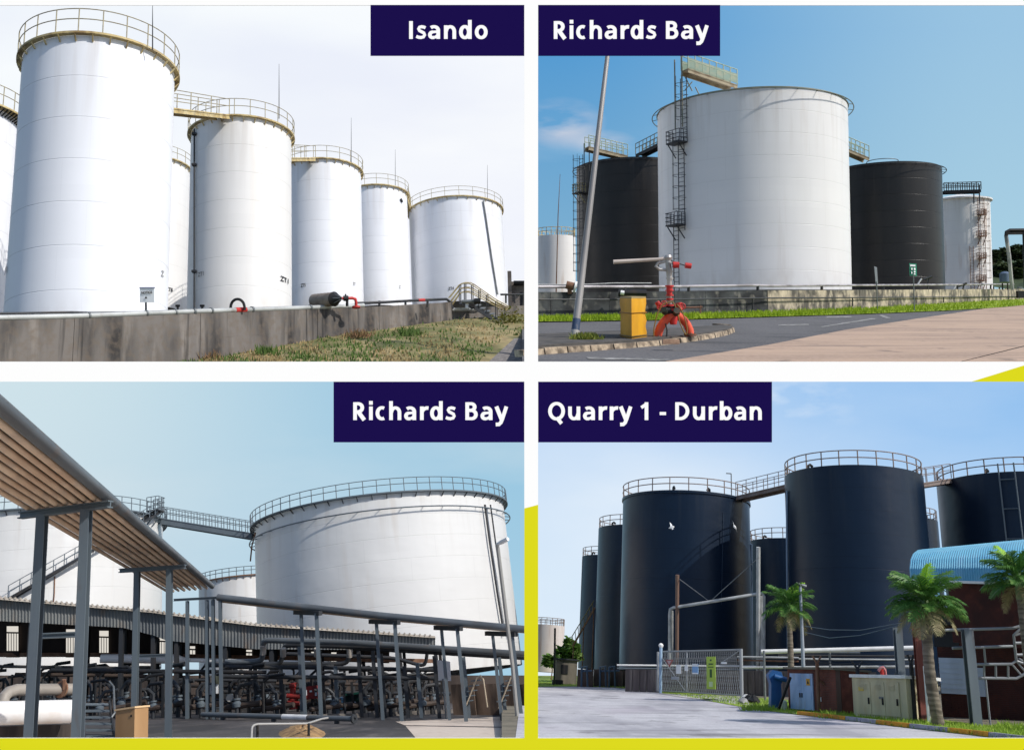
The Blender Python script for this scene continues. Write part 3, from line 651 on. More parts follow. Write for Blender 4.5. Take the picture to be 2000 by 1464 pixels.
M_pave = mat('pink_tan_concrete', lin(184, 157, 134), .9, 0, [(lin(148, 126, 110), .75, .5, (.4, 1, 1), .42, .64), (lin(190, 164, 146), .5, 9, (1, 1, 1), .42, .6), (lin(128, 112, 102), .7, 1.3, (.15, 1, 1), .57, .70), (lin(112, 100, 92), .7, .9, (1, 1, 1), .63, .70)], .3, 18)
gquad('road', [(1020, 736), (1020, 590), (1500, 575), (2060, 571), (2060, 736)], 0, M_asph)
gquad('concrete_pavement', [(1235, 716), (1500, 673), (1650, 644), (1800, 620.5), (1900, 606), (2060, 580), (2060, 660), (1835, 716)], .02, M_pave)
gquad('concrete_pavement', [(1838, 716), (2060, 662), (2060, 716)], .02, M_pave)
mk = mat('worn_road_paint', lin(158, 156, 152), .85, 0, [(lin(104, 102, 100), .95, 3.5, (1, 1, 1), .42, .58)])
for k, pts in enumerate(([(1604, 639), (1602, 637.5), (1700, 621.5), (1715, 622)], [(1716, 616), (1722, 614.5), (1740, 620.5), (1731, 621.5)], [(1520, 636), (1520, 634), (1580, 632), (1580, 634.5)], [(1610, 620.5), (1616, 618), (1662, 617), (1664, 620)])): gquad('road_marking', pts, .012, mk)
gquad('road_marking', [(1145, 697), (1300, 700.5), (1320, 704), (1150, 701)], .012, mk)
# grass strip + blades
M_verge = mat('bright_green_turf', lin(146, 166, 30), .95, 0, [(lin(96, 128, 26), .7, 1.4, (1, 1, 1), .42, .6), (lin(158, 164, 70), .5, .7, (1, 1, 1), .52, .66)], .5, 8)
vt = [(1020, 621, 628), (1300, 616, 624), (1500, 610, 618), (1700, 601, 612), (1850, 592, 606), (1950, 586, 600), (2060, 580, 590)]
struct(Bq, 'grass_verge', MB().grid([[g(x, lerp_tab(vt, x)[0], .05) for x in range(1020, 2061, 26)], [g(x, lerp_tab(vt, x)[1], .05) for x in range(1020, 2061, 26)]]), M_verge)
def vf():
    x = random.uniform(1030, 2050); a, b = lerp_tab(vt, x); return g(x, a + (b - a) * random.random(), .05)
blades(Bq, 'verge_grass', vf, 9000, .22, mat('verge_blades', lin(152, 172, 34), .8, 0, [(lin(112, 140, 26), .7, 1, (1, 1, 1), .4, .6)], trans=.3), 'bright green grass strip between the road and the low wall')
# bund wall behind the verge
M_bund2 = mat('mouldy_bund_concrete', lin(188, 174, 150), .9, 0, [(lin(62, 60, 57), .92, .9, (.6, .6, .7), .40, .56), (lin(126, 120, 108), .6, 2.6, (1, 1, .4), .44, .62), (lin(216, 202, 176), .5, 1.7, (1, 1, 1), .52, .68)], .4, 6)
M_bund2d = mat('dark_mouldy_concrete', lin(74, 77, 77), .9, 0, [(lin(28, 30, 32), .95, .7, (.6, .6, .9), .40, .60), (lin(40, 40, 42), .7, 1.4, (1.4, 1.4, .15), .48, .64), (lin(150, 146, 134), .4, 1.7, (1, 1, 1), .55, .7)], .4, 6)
wl2 = thing(Bq, 'bund_wall', 'low mould stained cream concrete bund wall behind the green verge', 'wall', g(1500, 611))
wt = [(1020, 570, 621), (1280, 570, 617), (1500, 567, 610.5), (1700, 566, 601.5), (1850, 565, 593), (1950, 564, 587), (2060, 564, 581)]
Jx = [1020, 1075, 1130, 1190, 1250, 1318, 1378, 1440, 1500, 1560, 1618, 1680, 1735, 1790, 1840, 1890, 1930, 1965, 2010, 2060]
def wfoot(x, dy=0): return g(x, lerp_tab(wt, x)[1] - dy)
for a, b in zip(Jx[:-1], Jx[1:]):
    p0, p1 = wfoot(a + .35), wfoot(b - .35); ta, tb = lerp_tab(wt, a), lerp_tab(wt, b)
    h0 = (ta[1] - ta[0]) * Bq.depth(p0) / F; h1 = (tb[1] - tb[0]) * Bq.depth(p1) / F; o = Z.cross(flat(p1 - p0)) * .3
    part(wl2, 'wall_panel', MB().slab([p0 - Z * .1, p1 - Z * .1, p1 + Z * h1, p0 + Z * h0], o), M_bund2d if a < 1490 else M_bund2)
part(wl2, 'joint_backing', MB().slab([wfoot(1021, .2) + Z * .0, wfoot(1500, .2), wfoot(2059, .2), wfoot(2059, .2) + Z * 1.3, wfoot(1500, .2) + Z * 1.5, wfoot(1021, .2) + Z * 1.3], (0, .2, 0)), M_dark)
# pipe on stands along the wall
pr_ = thing(Bq, 'wall_pipe', 'long pale pipe on short stands running above the mouldy bund wall', 'pipe', g(1500, 606))
def wtop(x, dpx, ex=.5):
    p = wfoot(x); Y = Bq.depth(p) + ex; return Bq.at(x, lerp_tab(wt, x)[0] - dpx, Y)
part(pr_, 'run', MB().path([wtop(x, 3 + (7 if x < 1250 else 7)) for x in range(1030, 1500, 30)] + [wtop(x, 9) for x in range(1500, 1990, 30)], .085, 8), mat('lavender_grey_pipe', lin(172, 166, 170), .5, .1, [(lin(110, 104, 104), .7, .8, (1, 1, 1), .44, .62)]))
for x in (1220, 1345, 1480, 1605, 1725, 1812, 1870, 1935): part(pr_, 'stand', MB().tube(wtop(x, 9), wtop(x, -16), .10, 6), M_dark)
p_ = thing(Bq, 'thin_pipe', 'thin pale pipe above the thick pipe on the left part of the wall', 'pipe', g(1150, 606)); part(p_, 'run', MB().path([wtop(x, 17 if x > 1130 else 14, .9) for x in (1035, 1130, 1200, 1272)], .04, 6), M_steel)
p_ = thing(Bq, 'thin_pipe', 'dark thin pipe across the face of the bund wall', 'pipe', g(1500, 609)); part(p_, 'run', MB().path([wtop(x, -15, -.5) for x in range(1030, 2000, 40)], .05, 6), M_dark)
for x in (1290, 1470, 1665, 1843, 1930): part(p_, 'leg', MB().tube(wtop(x, -15, -.5), wtop(x, -45 + (x - 1290) * .035, -.5), .05, 6), M_dark)
# yard ground behind wall
struct(Bq, 'yard', MB().poly([g(1000, 612, .05), g(2100, 578, .05), g(2100, 566, .05), g(1000, 566, .05)]), mat('pale_gravel', lin(150, 146, 140)))
# tanks
T_w3 = tankpaint('bright_white_tank_paint', (.80, .785, .77, 1), (.62, .60, .57, 1), (.45, .36, .28, 1), rough=.42, damt=.24, ramt=.2, courses=9)
T_b1 = tankpaint('black_tank_paint', (.0125, .0112, .0108, 1), (.030, .025, .021, 1), None, rough=.38, damt=.6, spec=.33, courses=8, joint=.5, topdirt=(.06, .05, .04, 1))
T_w4 = tankpaint('rust_streaked_white_paint', (.80, .78, .75, 1), (.60, .57, .53, 1), (.42, .27, .17, 1), rough=.5, damt=.25, ramt=.6, courses=8)
G2 = 'tanks beyond the road'
b1 = tank(Bq, 'b1', 'biggest white tank in the middle, with a ladder tower up its left side', G2, 1284, 1656, 171, 100, 586, T_w3, seams=9, roof=.03)
b2 = tank(Bq, 'b2', 'black tank left of the biggest white tank, behind the lamp pole', G2, 1126, 1345, 306, 128, 580, T_b1, seams=8, roof=.08)
b3 = tank(Bq, 'b3', 'black tank right of the biggest white tank, behind the green sign', G2, 1612, 1840, 316, 124, 580, T_b1, seams=8, roof=.08)
b4 = tank(Bq, 'b4', 'white tank with a rusty ladder, right of the right-hand black tank', G2, 1815, 1934, 384, 150, 576, T_w4, seams=8, roof=.25, rim=.35)
b5 = tank(Bq, 'b5', 'dull white tank at the left edge behind the left-hand black tank', G2, 1046, 1124, 458, 150, 578, T_w4, seams=6, roof=.12, rail=dict(h=1.2, n=24, m=M_yellowrust, r=.05))
def windring(T, off, dz, m, nb=28, r=.05):
    c = T['c'] + Z * dz; RR = T['r'] + off
    o = part(T['t'], 'wind_girder', MB().ring(c, RR, r, 96, 6), m)
    mb = MB()
    for k in range(nb):
        a = 2 * math.pi * k / nb; e = Vector((math.cos(a), math.sin(a), 0)); mb.tube(T['c'] + e * T['r'] + Z * (dz + .1), c + e * RR, r * .7, 5)
    part(T['t'], 'girder_strut', mb, m, kind='stuff')
M_gb = mat('beige_grey_steel', lin(156, 144, 118), .6, .1, [(lin(120, 98, 74), .7, 1.2, (1, 1, 1), .46, .62)])
M_gd = mat('dull_green_grey_steel', lin(110, 118, 108), .6, .1, [(lin(150, 134, 110), .6, 1.5, (1, 1, 1), .48, .65)])
M_mesh = mat('pale_green_grating', lin(150, 172, 152), .6, 0, [(lin(196, 190, 160), .6, 1.5, (1, 1, 1), .45, .62)])
windring(b1, .55, -.25, M_gd); windring(b1, .04, -.02, M_gd, 0, .07); windring(b2, .5, -.3, M_dark); windring(b3, .5, -.3, M_dark)
part(b3['t'], 'crown_rail', MB().ring(b3['c'] + Z * .85 + flat(b3['c']) * .5, 1.9, .05, 40, 6).ring(b3['c'] + Z * 1.5 + flat(b3['c']) * .5, 1.9, .05, 40, 6), M_steel)
# ladder tower + platforms on the white tank
def ladder_on(T, pts, w_, m, cage=True, name='ladder', rung=.45, off=.35):
    """ladder against the shell through pixels pts (bottom to top)"""
    (x0, y0), (x1, y1) = pts; p, o = onshell(T, x0, y0, off); s_ = Z.cross(o)
    q = p + Z * ((y0 - y1) * T['B'].depth(p) / F)
    L = part(T['t'], name, MB().tube(p - s_ * w_ / 2, q - s_ * w_ / 2, .045, 6).tube(p + s_ * w_ / 2, q + s_ * w_ / 2, .045, 6), m)
    n = int((q - p).length / rung); mb = MB()
    for k in range(n): mb.tube(p + Z * (rung * (k + .5)) - s_ * w_ / 2, p + Z * (rung * (k + .5)) + s_ * w_ / 2, .03, 5)
    rg = part(T['t'], 'rung', mb, m, L, kind='stuff')
    if cage:
        mb = MB(); H_ = (q - p).length; k = 2.0
        arc = lambda z: [p + Z * z + s_ * (math.cos(a) * w_ * .75) + o * (math.sin(a) * w_ * 1.3) for a in [math.pi * i / 8 for i in range(9)]]
        while k < H_: mb.path(arc(k), .028, 5); k += 1.1
        for i in (2, 4, 6): mb.tube(arc(2.0)[i], arc(H_)[i], .022, 5)
        part(T['t'], 'ladder_cage', mb, m, L)
    return p, q, o, s_
def platform_on(T, px, py, wpx, m, mr, h=1.2, dpt=1.1, nb=5):
    p, o = onshell(T, px, py, .1); s_ = Z.cross(o); k = T['B'].depth(p) / F; wd = wpx * k
    pf = part(T['t'], 'platform', MB().box(p + o * dpt / 2, wd, dpt, .14, (s_, o, Z)), m)
    loop = [p - s_ * wd / 2 + o * .05, p - s_ * wd / 2 + o * dpt, p + s_ * wd / 2 + o * dpt, p + s_ * wd / 2 + o * .05]
    railing(T['t'], loop, h, 9, mr, .035, (1., .66, .33))
    for q_ in (-.4, .4): part(T['t'], 'platform_brace', MB().beam(p + s_ * wd * q_ - Z * 1.3, p + s_ * wd * q_ + o * dpt * .9 - Z * .1, .08, .08), mr)
    return p
ladder_on(b1, [(1322, 600), (1322, 442)], .75, M_dark, False); ladder_on(b1, [(1332, 450), (1332, 268)], .8, M_dark); ladder_on(b1, [(1336, 272), (1336, 150)], .8, M_dark)
platform_on(b1, 1328, 441, 34, M_dark, M_dark); platform_on(b1, 1330, 281, 38, M_dark, M_dark)
p_, o_ = onshell(b1, 1326, 250, .6); s_ = Z.cross(o_); tw = MB()
for q_, y1 in ((-.5, 112), (.5, 108)): tw.tube(p_ + s_ * q_, p_ + s_ * q_ + Z * ((250 - y1) * Bq.depth(p_) / F), .07, 6)
part(b1['t'], 'tower_post', tw, M_gd)
# gantry from the tower down to the roof centre
ga = Bq.at(1337, 136, Bq.depth(p_)); gb = b1['c'] + flat(-b1['c']) * 3.2 + Vector((-1.6, 0, 0)) + Z * .2
gb = Bq.at(1433, 168, Bq.depth(gb))
gt = gangway(Bq, 'pale green mesh gangway sloping from the ladder tower to the biggest white tank roof', ga, gb, 1.1, 1.5, 8, M_gb, M_mesh, 'mesh gangways up to the tank roofs', .05, .35)
pn = MB(); d_ = flat(gb - ga); s2 = d_.cross(Z)
for q_ in (-.55, .55): pn.slab([ga + s2 * q_ + Z * .1, gb + s2 * q_ + Z * .1, gb + s2 * q_ + Z * 1.05, ga + s2 * q_ + Z * 1.05], s2 * .02)
part(gt, 'mesh_panel', pn, mat('pale_green_mesh', lin(168, 188, 172), .7, 0, [(lin(200, 196, 170), .6, 2, (1, 1, 1), .45, .6)], trans=.4))
kb = MB(); 
for a, b in (((1338, 150), (1352, 178)), ((1352, 160), (1338, 176)), ((1358, 170), (1366, 186))): kb.tube(Bq.at(*a, Bq.depth(ga)), Bq.at(*b, Bq.depth(ga)), .06, 6)
part(gt, 'brace', kb, M_gd)
# same on the left black tank
pa, oa = onshell(b2, 1146, 330, .5)
tw = MB(); k_ = Bq.depth(pa) / F; s_ = Z.cross(oa)
for q_ in (-.5, .5): tw.tube(pa + s_ * q_ - Z * 2, pa + s_ * q_ + Z * (52 * k_), .07, 6)
part(b2['t'], 'tower_post', tw, M_dark)
ga2 = Bq.at(1146, 287, Bq.depth(pa)); gb2 = Bq.at(1222, 305, Bq.depth(pa) + 2)
gangway(Bq, 'pale mesh gangway sloping down to the roof of the left-hand black tank', ga2, gb2, 1.1, 1.4, 8, M_gb, M_mesh, 'mesh gangways up to the tank roofs', .05, .4)
gangway(Bq, 'dark gangway rising from the left-hand black tank towards the biggest white tank', Bq.at(1248, 302, 122), Bq.at(1300, 276, 118), 1.1, 1.3, 8, M_dark, M_gd, 'mesh gangways up to the tank roofs', .05, .35)
gangway(Bq, 'pale mesh gangway from behind the biggest white tank to the right black tank', Bq.at(1640, 287, 117), Bq.at(1692, 309, 118), 1.1, 1.4, 7, M_gb, M_mesh, 'mesh gangways up to the tank roofs', .05, .35)
ladder_on(b2, [(1136, 560), (1136, 300)], .9, M_dark, True); platform_on(b2, 1138, 378, 26, M_dark, mat('weathered_yellow_rail', lin(150, 138, 96), .6))
# rusty ladder tower on far white tank
ladder_on(b4, [(1921, 570), (1908, 385)], 1.1, M_rust, True); ladder_on(b4, [(1900, 570), (1900, 480)], .5, M_rust, False)
for y in (420, 462, 505, 548): platform_on(b4, 1914, y, 15, M_rust, M_rust, .8, .8)
gangway(Bq, 'dark gantry across the top of the white tank with the rusty ladder', Bq.at(1842, 373, 143), Bq.at(1914, 371, 142), 1.2, 1.1, 9, M_black, M_dark, None, .06, .35)
tw = MB()
for x in (1902, 1913): tw.tube(Bq.at(x, 398, 142), Bq.at(x, 362, 142), .09, 6)
part(b4['t'], 'tower_post', tw, M_dark)
# rods and truss at left edge
rk = thing(Bq, 'light_mast', 'thin rusty lattice mast at the left edge above the dull white tank', 'mast', Bq.down(Bq.at(1088, 560, 140)))
part(rk, 'pole', MB().path([Bq.at(1086, 580, 140), Bq.at(1090, 420, 140), Bq.at(1094, 340, 140)], .09, 6, radii=[.1, .07, .03]), M_rust)
# hill with trees at the right, pipe portal
M_leafd = mat('dark_hill_foliage', lin(58, 74, 40), .85, 0, [(lin(40, 54, 30), .8, .5, (1, 1, 1), .42, .6), (lin(98, 104, 56), .6, .9, (1, 1, 1), .52, .66)], trans=.2)
def crown(root, c, rx, ry, rz, n, s_, m, name='crown', clumps=14, sk=1.0):
    mb = MB(); cl = []
    for _ in range(clumps):
        u = random.uniform(-1, 1); a = random.uniform(0, 6.28); k = math.sqrt(1 - u * u) * random.uniform(.35, .85); cl.append((Vector((k * math.cos(a) * rx, k * math.sin(a) * ry, u * rz * .75)), random.uniform(.28, .5)))
    for _ in range(n):
        o, rr = random.choice(cl); d = Vector((random.gauss(0, 1), random.gauss(0, 1), random.gauss(0, 1))).normalized() * random.uniform(.6, 1.05) * rr
        p = Vector(c) + o + Vector((d.x * rx, d.y * ry, d.z * rz)); a = random.uniform(0, 6.28); q_ = s_ * random.uniform(.6, 1.5)
        e = Vector((math.cos(a), math.sin(a), random.uniform(-.6, .6))) * q_; h_ = Vector((-math.sin(a), math.cos(a), random.uniform(-.2, 1))) * q_ * .6
        mb.add([p - e, p - h_, p + e, p + h_], [(0, 1, 2, 3)])
    return part(root, name, mb, m)
def tree(B, label, px, py, wpx, hpx, Y, n, m, group=None, cat='tree', name='broadleaf_tree', leaf=None, trunkm=None):
    c = B.at(px, py, Y); k = Y / F; b = B.down(c) if hasattr(B, 'n') else c - Z * hpx * k
    if b.z > c.z - hpx * k * .4: b = c - Z * hpx * k * .6
    t = thing(B, name, label, cat, b, group)
    tb = MB().path([b - Z * .2, b.lerp(c, .5) + Vector((.1, 0, 0)), c], .2, 7, radii=[.06 * hpx * k, .04 * hpx * k, .02 * hpx * k])
    for i in range(5):
        a = random.uniform(0, 6.28); tb.tube(b.lerp(c, .6), c + Vector((math.cos(a) * wpx * k * .3, math.sin(a) * wpx * k * .3, random.uniform(-.1, .25) * hpx * k)), .02 * hpx * k, 5, .008 * hpx * k)
    part(t, 'trunk', tb, trunkm or M_rust)
    crown(t, c, wpx * k / 2, wpx * k / 2, hpx * k / 2, n, leaf or .11 * hpx * k, m); return t
hl = MB().grid([[Bq.at(1900 + j * 22, 502 - (3 * math.sin(j * 1.3)) + (562 - 502) * i / 4, 196 - 12 * i) for j in range(14)] for i in range(5)])
struct(Bq, 'wooded_hill', hl, M_leafd)
GT = 'trees on the hill at the right edge'
for i, (px, py, wd, hh, Y, lab) in enumerate([(1938, 503, 36, 30, 180, 'dark green tree just right of the white tank with the rusty ladder'), (1962, 497, 34, 28, 186, 'dark rounded tree on the hill framed by the pipe portal'),
        (1988, 494, 40, 30, 186, 'dark tree on the hill behind the right leg of the pipe portal'), (1950, 530, 44, 32, 165, 'low bushy tree in front of the hill left of the portal leg'), (1992, 528, 50, 36, 165, 'low spreading tree at the right edge under the portal'), (2025, 500, 50, 40, 180, 'tree on the hill beyond the right edge')]):
    tree(Bq, lab, px, py, wd, hh, Y, 1500, M_leafd, GT)
pp = thing(Bq, 'pipe_portal', 'tall dark pipe portal with a pale leg at the right edge', 'pipe rack', Bq.down(Bq.at(1974, 560, 112)))
part(pp, 'leg', MB().path([Bq.at(1977, 566, 112), Bq.at(1971, 500, 112), Bq.at(1965, 460, 112)], .22, 8), mat('pale_pipe_leg', lin(178, 176, 170), .5, 0, [(lin(90, 94, 100), .8, .5, (1, 1, 1), .5, .6)]))
part(pp, 'beam', MB().path([Bq.at(1965, 462, 112), Bq.at(1966, 453, 112), Bq.at(1972, 450, 112), Bq.at(2060, 449, 112)], .22, 8), M_black); part(pp, 'beam', MB().beam(Bq.at(1968, 456, 112), Bq.at(2060, 455, 112), .3, .25), M_black)
part(pp, 'leg', MB().tube(Bq.at(2001, 450, 112), Bq.at(2004, 566, 112), .25, 8), M_dark)
bt = thing(Bq, 'small_blue_tank', 'small blue grey tank on dark legs beside the leg of the pipe portal', 'tank', Bq.down(Bq.at(1963, 555, 116)))
part(bt, 'body', MB().lathe(Bq.at(1963, 551, 116), [(.05, -.1), (.6, -.0), (.6, 1.0), (.3, 1.25), (.02, 1.3)], 20), mat('blue_grey_paint', lin(92, 108, 130), .5)); part(bt, 'leg', MB().tube(Bq.at(1958, 553, 116), Bq.at(1958, 566, 116), .08, 6), M_black); part(bt, 'leg', MB().tube(Bq.at(1968, 553, 116), Bq.at(1968, 566, 116), .08, 6), M_black)
# signs / posts in front of the right black tank
sgn = thing(Bq, 'assembly_sign', 'green and white sign on a thin post in front of the right-hand black tank', 'sign', g(1786, 608))
Ys = Bq.depth(g(1786, 608)); part(sgn, 'post', MB().tube(g(1786, 608), Bq.at(1784, 536, Ys), .035, 6), M_steel)
sb = part(sgn, 'board', MB().slab([Bq.at(1776, 514, Ys), Bq.at(1790, 515, Ys + .25), Bq.at(1791, 539, Ys + .25), Bq.at(1777, 538, Ys)], (0, .03, 0)), mat('sign_green', lin(0, 122, 92), .5))
for x0, y0, x1, y1 in ((1777.5, 516.5, 1788, 520), (1780, 523, 1783, 527), (1785, 523, 1788, 527), (1780, 530, 1783, 535), (1785, 529, 1788, 532), (1785, 534, 1788, 536)):
    part(sgn, 'mark', MB().slab([Bq.at(x0, y0, Ys - .02), Bq.at(x1, y0 + .4, Ys + .14), Bq.at(x1, y1 + .4, Ys + .14), Bq.at(x0, y1, Ys - .02)], (0, .012, 0)), M_paper, sb)
s2_ = thing(Bq, 'sign_seen_edge_on', 'grey sign seen edge on atop a thin post, left of the green sign', 'sign', g(1714, 609)); Ys = Bq.depth(g(1714, 609))
part(s2_, 'post', MB().tube(g(1714, 609), Bq.at(1712, 550, Ys), .035, 6), M_steel); part(s2_, 'board', MB().slab([Bq.at(1707, 520, Ys), Bq.at(1712, 522, Ys + .7), Bq.at(1714, 554, Ys + .7), Bq.at(1710, 554, Ys)], (.03, 0, 0)), M_steel)
for x, y, lab in ((1812, 548, 'dark monitor head on a pale arm over the wall beside the green sign'), (1880, 561, 'dark monitor head over the wall in front of the rusty-laddered tank')):
    mn = thing(Bq, 'wall_monitor', lab, 'fire monitor', wtop(x - 12, 9)); Ym = Bq.depth(wtop(x, 9))
    part(mn, 'arm', MB().tube(Bq.at(x - 20, y + 8, Ym), Bq.at(x - 12, y - 4, Ym), .07, 6), M_white); part(mn, 'head', MB().tube(Bq.at(x - 8, y - 2, Ym), Bq.at(x + 8, y - 8, Ym), .12, 8).tube(Bq.at(x, y + 6, Ym), Bq.at(x + 3, y - 6, Ym), .08, 6), M_dark)
vx = thing(Bq, 'pipe_valve', 'pale flanged valve at the left end of the wall beside the lamp pole', 'valve', wtop(1115, 8)); Yv = Bq.depth(wtop(1115, 8)) - .6
part(vx, 'body', MB().tube(Bq.at(1106, 556, Yv), Bq.at(1122, 560, Yv), .22, 10).tube(Bq.at(1112, 560, Yv), Bq.at(1113, 574, Yv), .12, 8), M_rust); part(vx, 'flange', MB().tube(Bq.at(1121, 560, Yv), Bq.at(1125, 561, Yv), .32, 12), M_white)
bl = thing(Bq, 'bollard', 'small dark motor unit on the verge at the far right end of the wall', 'pump', g(1995, 586)); part(bl, 'body', MB().box(Bq.at(1994, 575, Bq.depth(g(1995, 586))), 1.0, .6, .9), M_black); part(bl, 'lid', MB().box(Bq.at(1992, 562, Bq.depth(g(1995, 586))), .5, .5, .25), M_steel)

# ---- kerbed island, lamp pole, yellow box, fire monitor
M_kerb = mat('old_kerb_concrete', lin(176, 158, 134), .9, 0, [(lin(70, 62, 54), .85, 2.6, (1, 1, 1), .46, .58), (lin(120, 104, 88), .6, 7, (1, 1, 1), .45, .6)], .6, 9)
isl = [(1030, 690), (1100, 683), (1180, 680), (1290, 670), (1350, 664), (1400, 656), (1428, 650), (1431, 645), (1414, 642), (1370, 645), (1310, 650), (1180, 656), (1030, 663)]
kh = .17
struct(Bq, 'traffic_island', MB().slab([g(x, y) for x, y in isl], Z * kh), mat('island_soil', lin(88, 84, 80), .95, 0, [(lin(60, 58, 56), .7, 2, (1, 1, 1), .42, .6)], .5, 9))
kb = thing(Bq, 'kerb', 'worn stained kerb stones round the front of the traffic island', 'kerb', g(1290, 672))
fe = [(1022, 695), (1065, 692), (1110, 688.5), (1155, 685.5), (1200, 682), (1245, 678.5), (1290, 674.5), (1330, 670), (1365, 665), (1398, 659.5), (1424, 653.5), (1436, 648), (1430, 641.5), (1405, 639.5)]
for (xa, ya), (xb, yb_) in zip(fe[:-1], fe[1:]):
    p0, p1 = g(xa, ya), g(xb, yb_); d_ = (p1 - p0); p0 = p0 + d_ * .03; p1 = p1 - d_ * .03; o = Z.cross(flat(d_)) * .3; j = random.uniform(-.015, .015)
    part(kb, 'kerb_stone', MB().slab([p0 - Z * .02, p1 - Z * .02, p1 + Z * (kh - .02 + j) + o * .12, p0 + Z * (kh - .02 + j) + o * .12], o), M_kerb)
wd_ = thing(Bq, 'weed_clump', 'green weeds growing round the foot of the lamp pole', 'weeds', g(1145, 662, kh))
mb = MB()
for _ in range(500):
    p = g(1142 + random.gauss(0, 11), 661 + random.uniform(-3, 2), kh); a = random.uniform(0, 6.28); e = Vector((math.cos(a), math.sin(a), 0)); h_ = .16 * random.uniform(.3, 1.2)
    mb.add([p - e * .03, p + e * .03, p + Vector((random.gauss(0, .06), random.gauss(0, .06), h_))], [(0, 1, 2)])
part(wd_, 'foliage', mb, mat('weed_green', lin(96, 112, 40), .8, 0, [(lin(150, 146, 60), .6, 6, (1, 1, 1), .45, .6)], trans=.3))
Yp = Bq.depth(g(1122, 660)); po = thing(Bq, 'lamp_pole', 'tall leaning grey lamp pole with a blue painted foot on the traffic island', 'lamp pole', g(1122, 660, kh))
pb, pt = g(1122, 660, kh - .02), Bq.at(1194, 45, Yp)
part(po, 'pole', MB().tube(pb, pt, .115, 14, .065), mat('grey_pole_paint', lin(158, 154, 150), .45, .2, [(lin(122, 118, 116), .6, 1, (1, 1, .2), .42, .62)]))
part(po, 'painted_foot', MB().tube(pb, pb.lerp(pt, .055), .122, 14, .119), mat('faded_blue_paint', lin(62, 78, 104), .6, 0, [(lin(150, 146, 140), .8, 3, (1, 1, .5), .5, .62)]))
part(po, 'foot_band', MB().tube(pb, pb.lerp(pt, .022), .126, 14, .125), mat('faded_white_band', lin(176, 172, 166), .7, 0, [(lin(110, 90, 80), .8, 4, (1, 1, 1), .45, .6)]))
# yellow box
Yy = Bq.depth(g(1236, 660, kh)); yb0 = thing(Bq, 'yellow_cabinet', 'mustard yellow covered box standing on the island left of the fire monitor', 'cabinet', g(1236, 660, kh))
def yc_(x, y, Y): return Bq.at(x, y, Y)
M_yel = mat('mustard_cover', lin(214, 156, 20), .6, 0, [(lin(176, 122, 20), .6, 1.5, (1, 1, .5), .45, .65), (lin(232, 190, 80), .5, 2.2, (1, 1, .4), .55, .7)], .8, 3)
fl, fm, fr_ = g(1211, 661, kh), g(1233, 664, kh), g(1263, 657, kh); e1 = flat(fm - fl) ; hbox = 79 * Yy / F
A1 = g(1212, 657, kh); B1 = g(1234, 661.5, kh); C1 = g(1262, 657.5, kh); D1 = A1 + C1 - B1
mb = MB(); N_ = 7
ring_pts = lambda z, j: [p + Z * z + (p - (A1 + C1) / 2).normalized() * (j * random.uniform(-.02, .02)) for p in (A1, A1.lerp(B1, .5), B1, B1.lerp(C1, .33), B1.lerp(C1, .66), C1, C1.lerp(D1, .5), D1, D1.lerp(A1, .5))]
rws = [ring_pts(hbox * i / N_ - .02, 1) for i in range(N_ + 1)]; mb.grid([r_ + [r_[0]] for r_ in rws]); mb.poly(rws[-1]); part(yb0, 'cover', mb, M_yel)
part(yb0, 'lid', MB().slab([p + Z * (hbox - .02) for p in (A1, B1, C1, D1)], Z * .05), mat('grey_yellow_lid', lin(150, 134, 92), .7))
vb = thing(Bq, 'hand_valve', 'small dark valve with a pale knob on the wall above the yellow box', 'valve', wtop(1215, -1, -1)); Yv = Bq.depth(wtop(1215, -1)) - 1.5
part(vb, 'body', MB().tube(Bq.at(1208, 572, Yv), Bq.at(1262, 573, Yv), .22, 8), M_black); part(vb, 'knob', MB().tube(Bq.at(1212, 571, Yv - .3), Bq.at(1219, 572, Yv - .3), .12, 8), M_white)
# fire monitor
M_or = mat('faded_orange_red_paint', lin(228, 96, 66), .5, 0, [(lin(200, 70, 52), .6, 2, (1, 1, 1), .45, .62), (lin(150, 60, 48), .4, 5, (1, 1, 1), .6, .7)])
M_mon = mat('silver_monitor_metal', lin(186, 182, 178), .4, .4, [(lin(130, 124, 120), .7, 4, (1, 1, 1), .45, .62)])
Yh = Bq.depth(g(1316, 656, kh)); m_ = lambda x, y, d=0: Bq.at(x, y, Yh + d); kq = Yh / F
fm_ = thing(Bq, 'fire_monitor', 'orange red fire monitor with a long pale nozzle pointing left and two curved inlet pipes', 'fire monitor', g(1316, 656, kh))
part(fm_, 'inlet_pipe', MB().path([m_(1284, 663), m_(1285, 652), m_(1289, 640), m_(1296, 629), m_(1305, 620), m_(1313, 614)], 8.5 * kq, 14), M_or)
part(fm_, 'inlet_pipe', MB().path([m_(1348, 656, .3), m_(1347, 645, .3), m_(1342, 634, .3), m_(1335, 625, .2), m_(1326, 617, .1), m_(1316, 612)], 8 * kq, 14), M_or)
for x, y in ((1285, 661), (1348, 655)): part(fm_, 'flange', MB().lathe(m_(x, y), [(.02, 0), (.19, 0), (.19, .05), (.02, .05)], 16), M_rust)
part(fm_, 'valve_body', MB().path([m_(1298, 606), m_(1312, 608), m_(1326, 606)], 9 * kq, 12).tube(m_(1312, 618), m_(1311, 598), 8 * kq, 12), M_black)
part(fm_, 'outlet_cap', MB().tube(m_(1283, 589), m_(1287, 596), 5 * kq, 10).tube(m_(1283, 600), m_(1290, 598), 4.5 * kq, 10), M_red)
part(fm_, 'outlet_cap', MB().tube(m_(1326, 592, -.15), m_(1328, 606, -.2), 6.5 * kq, 10), M_red)
part(fm_, 'lower_riser', MB().tube(m_(1308, 598), m_(1308, 575), 4 * kq, 10), M_mon)
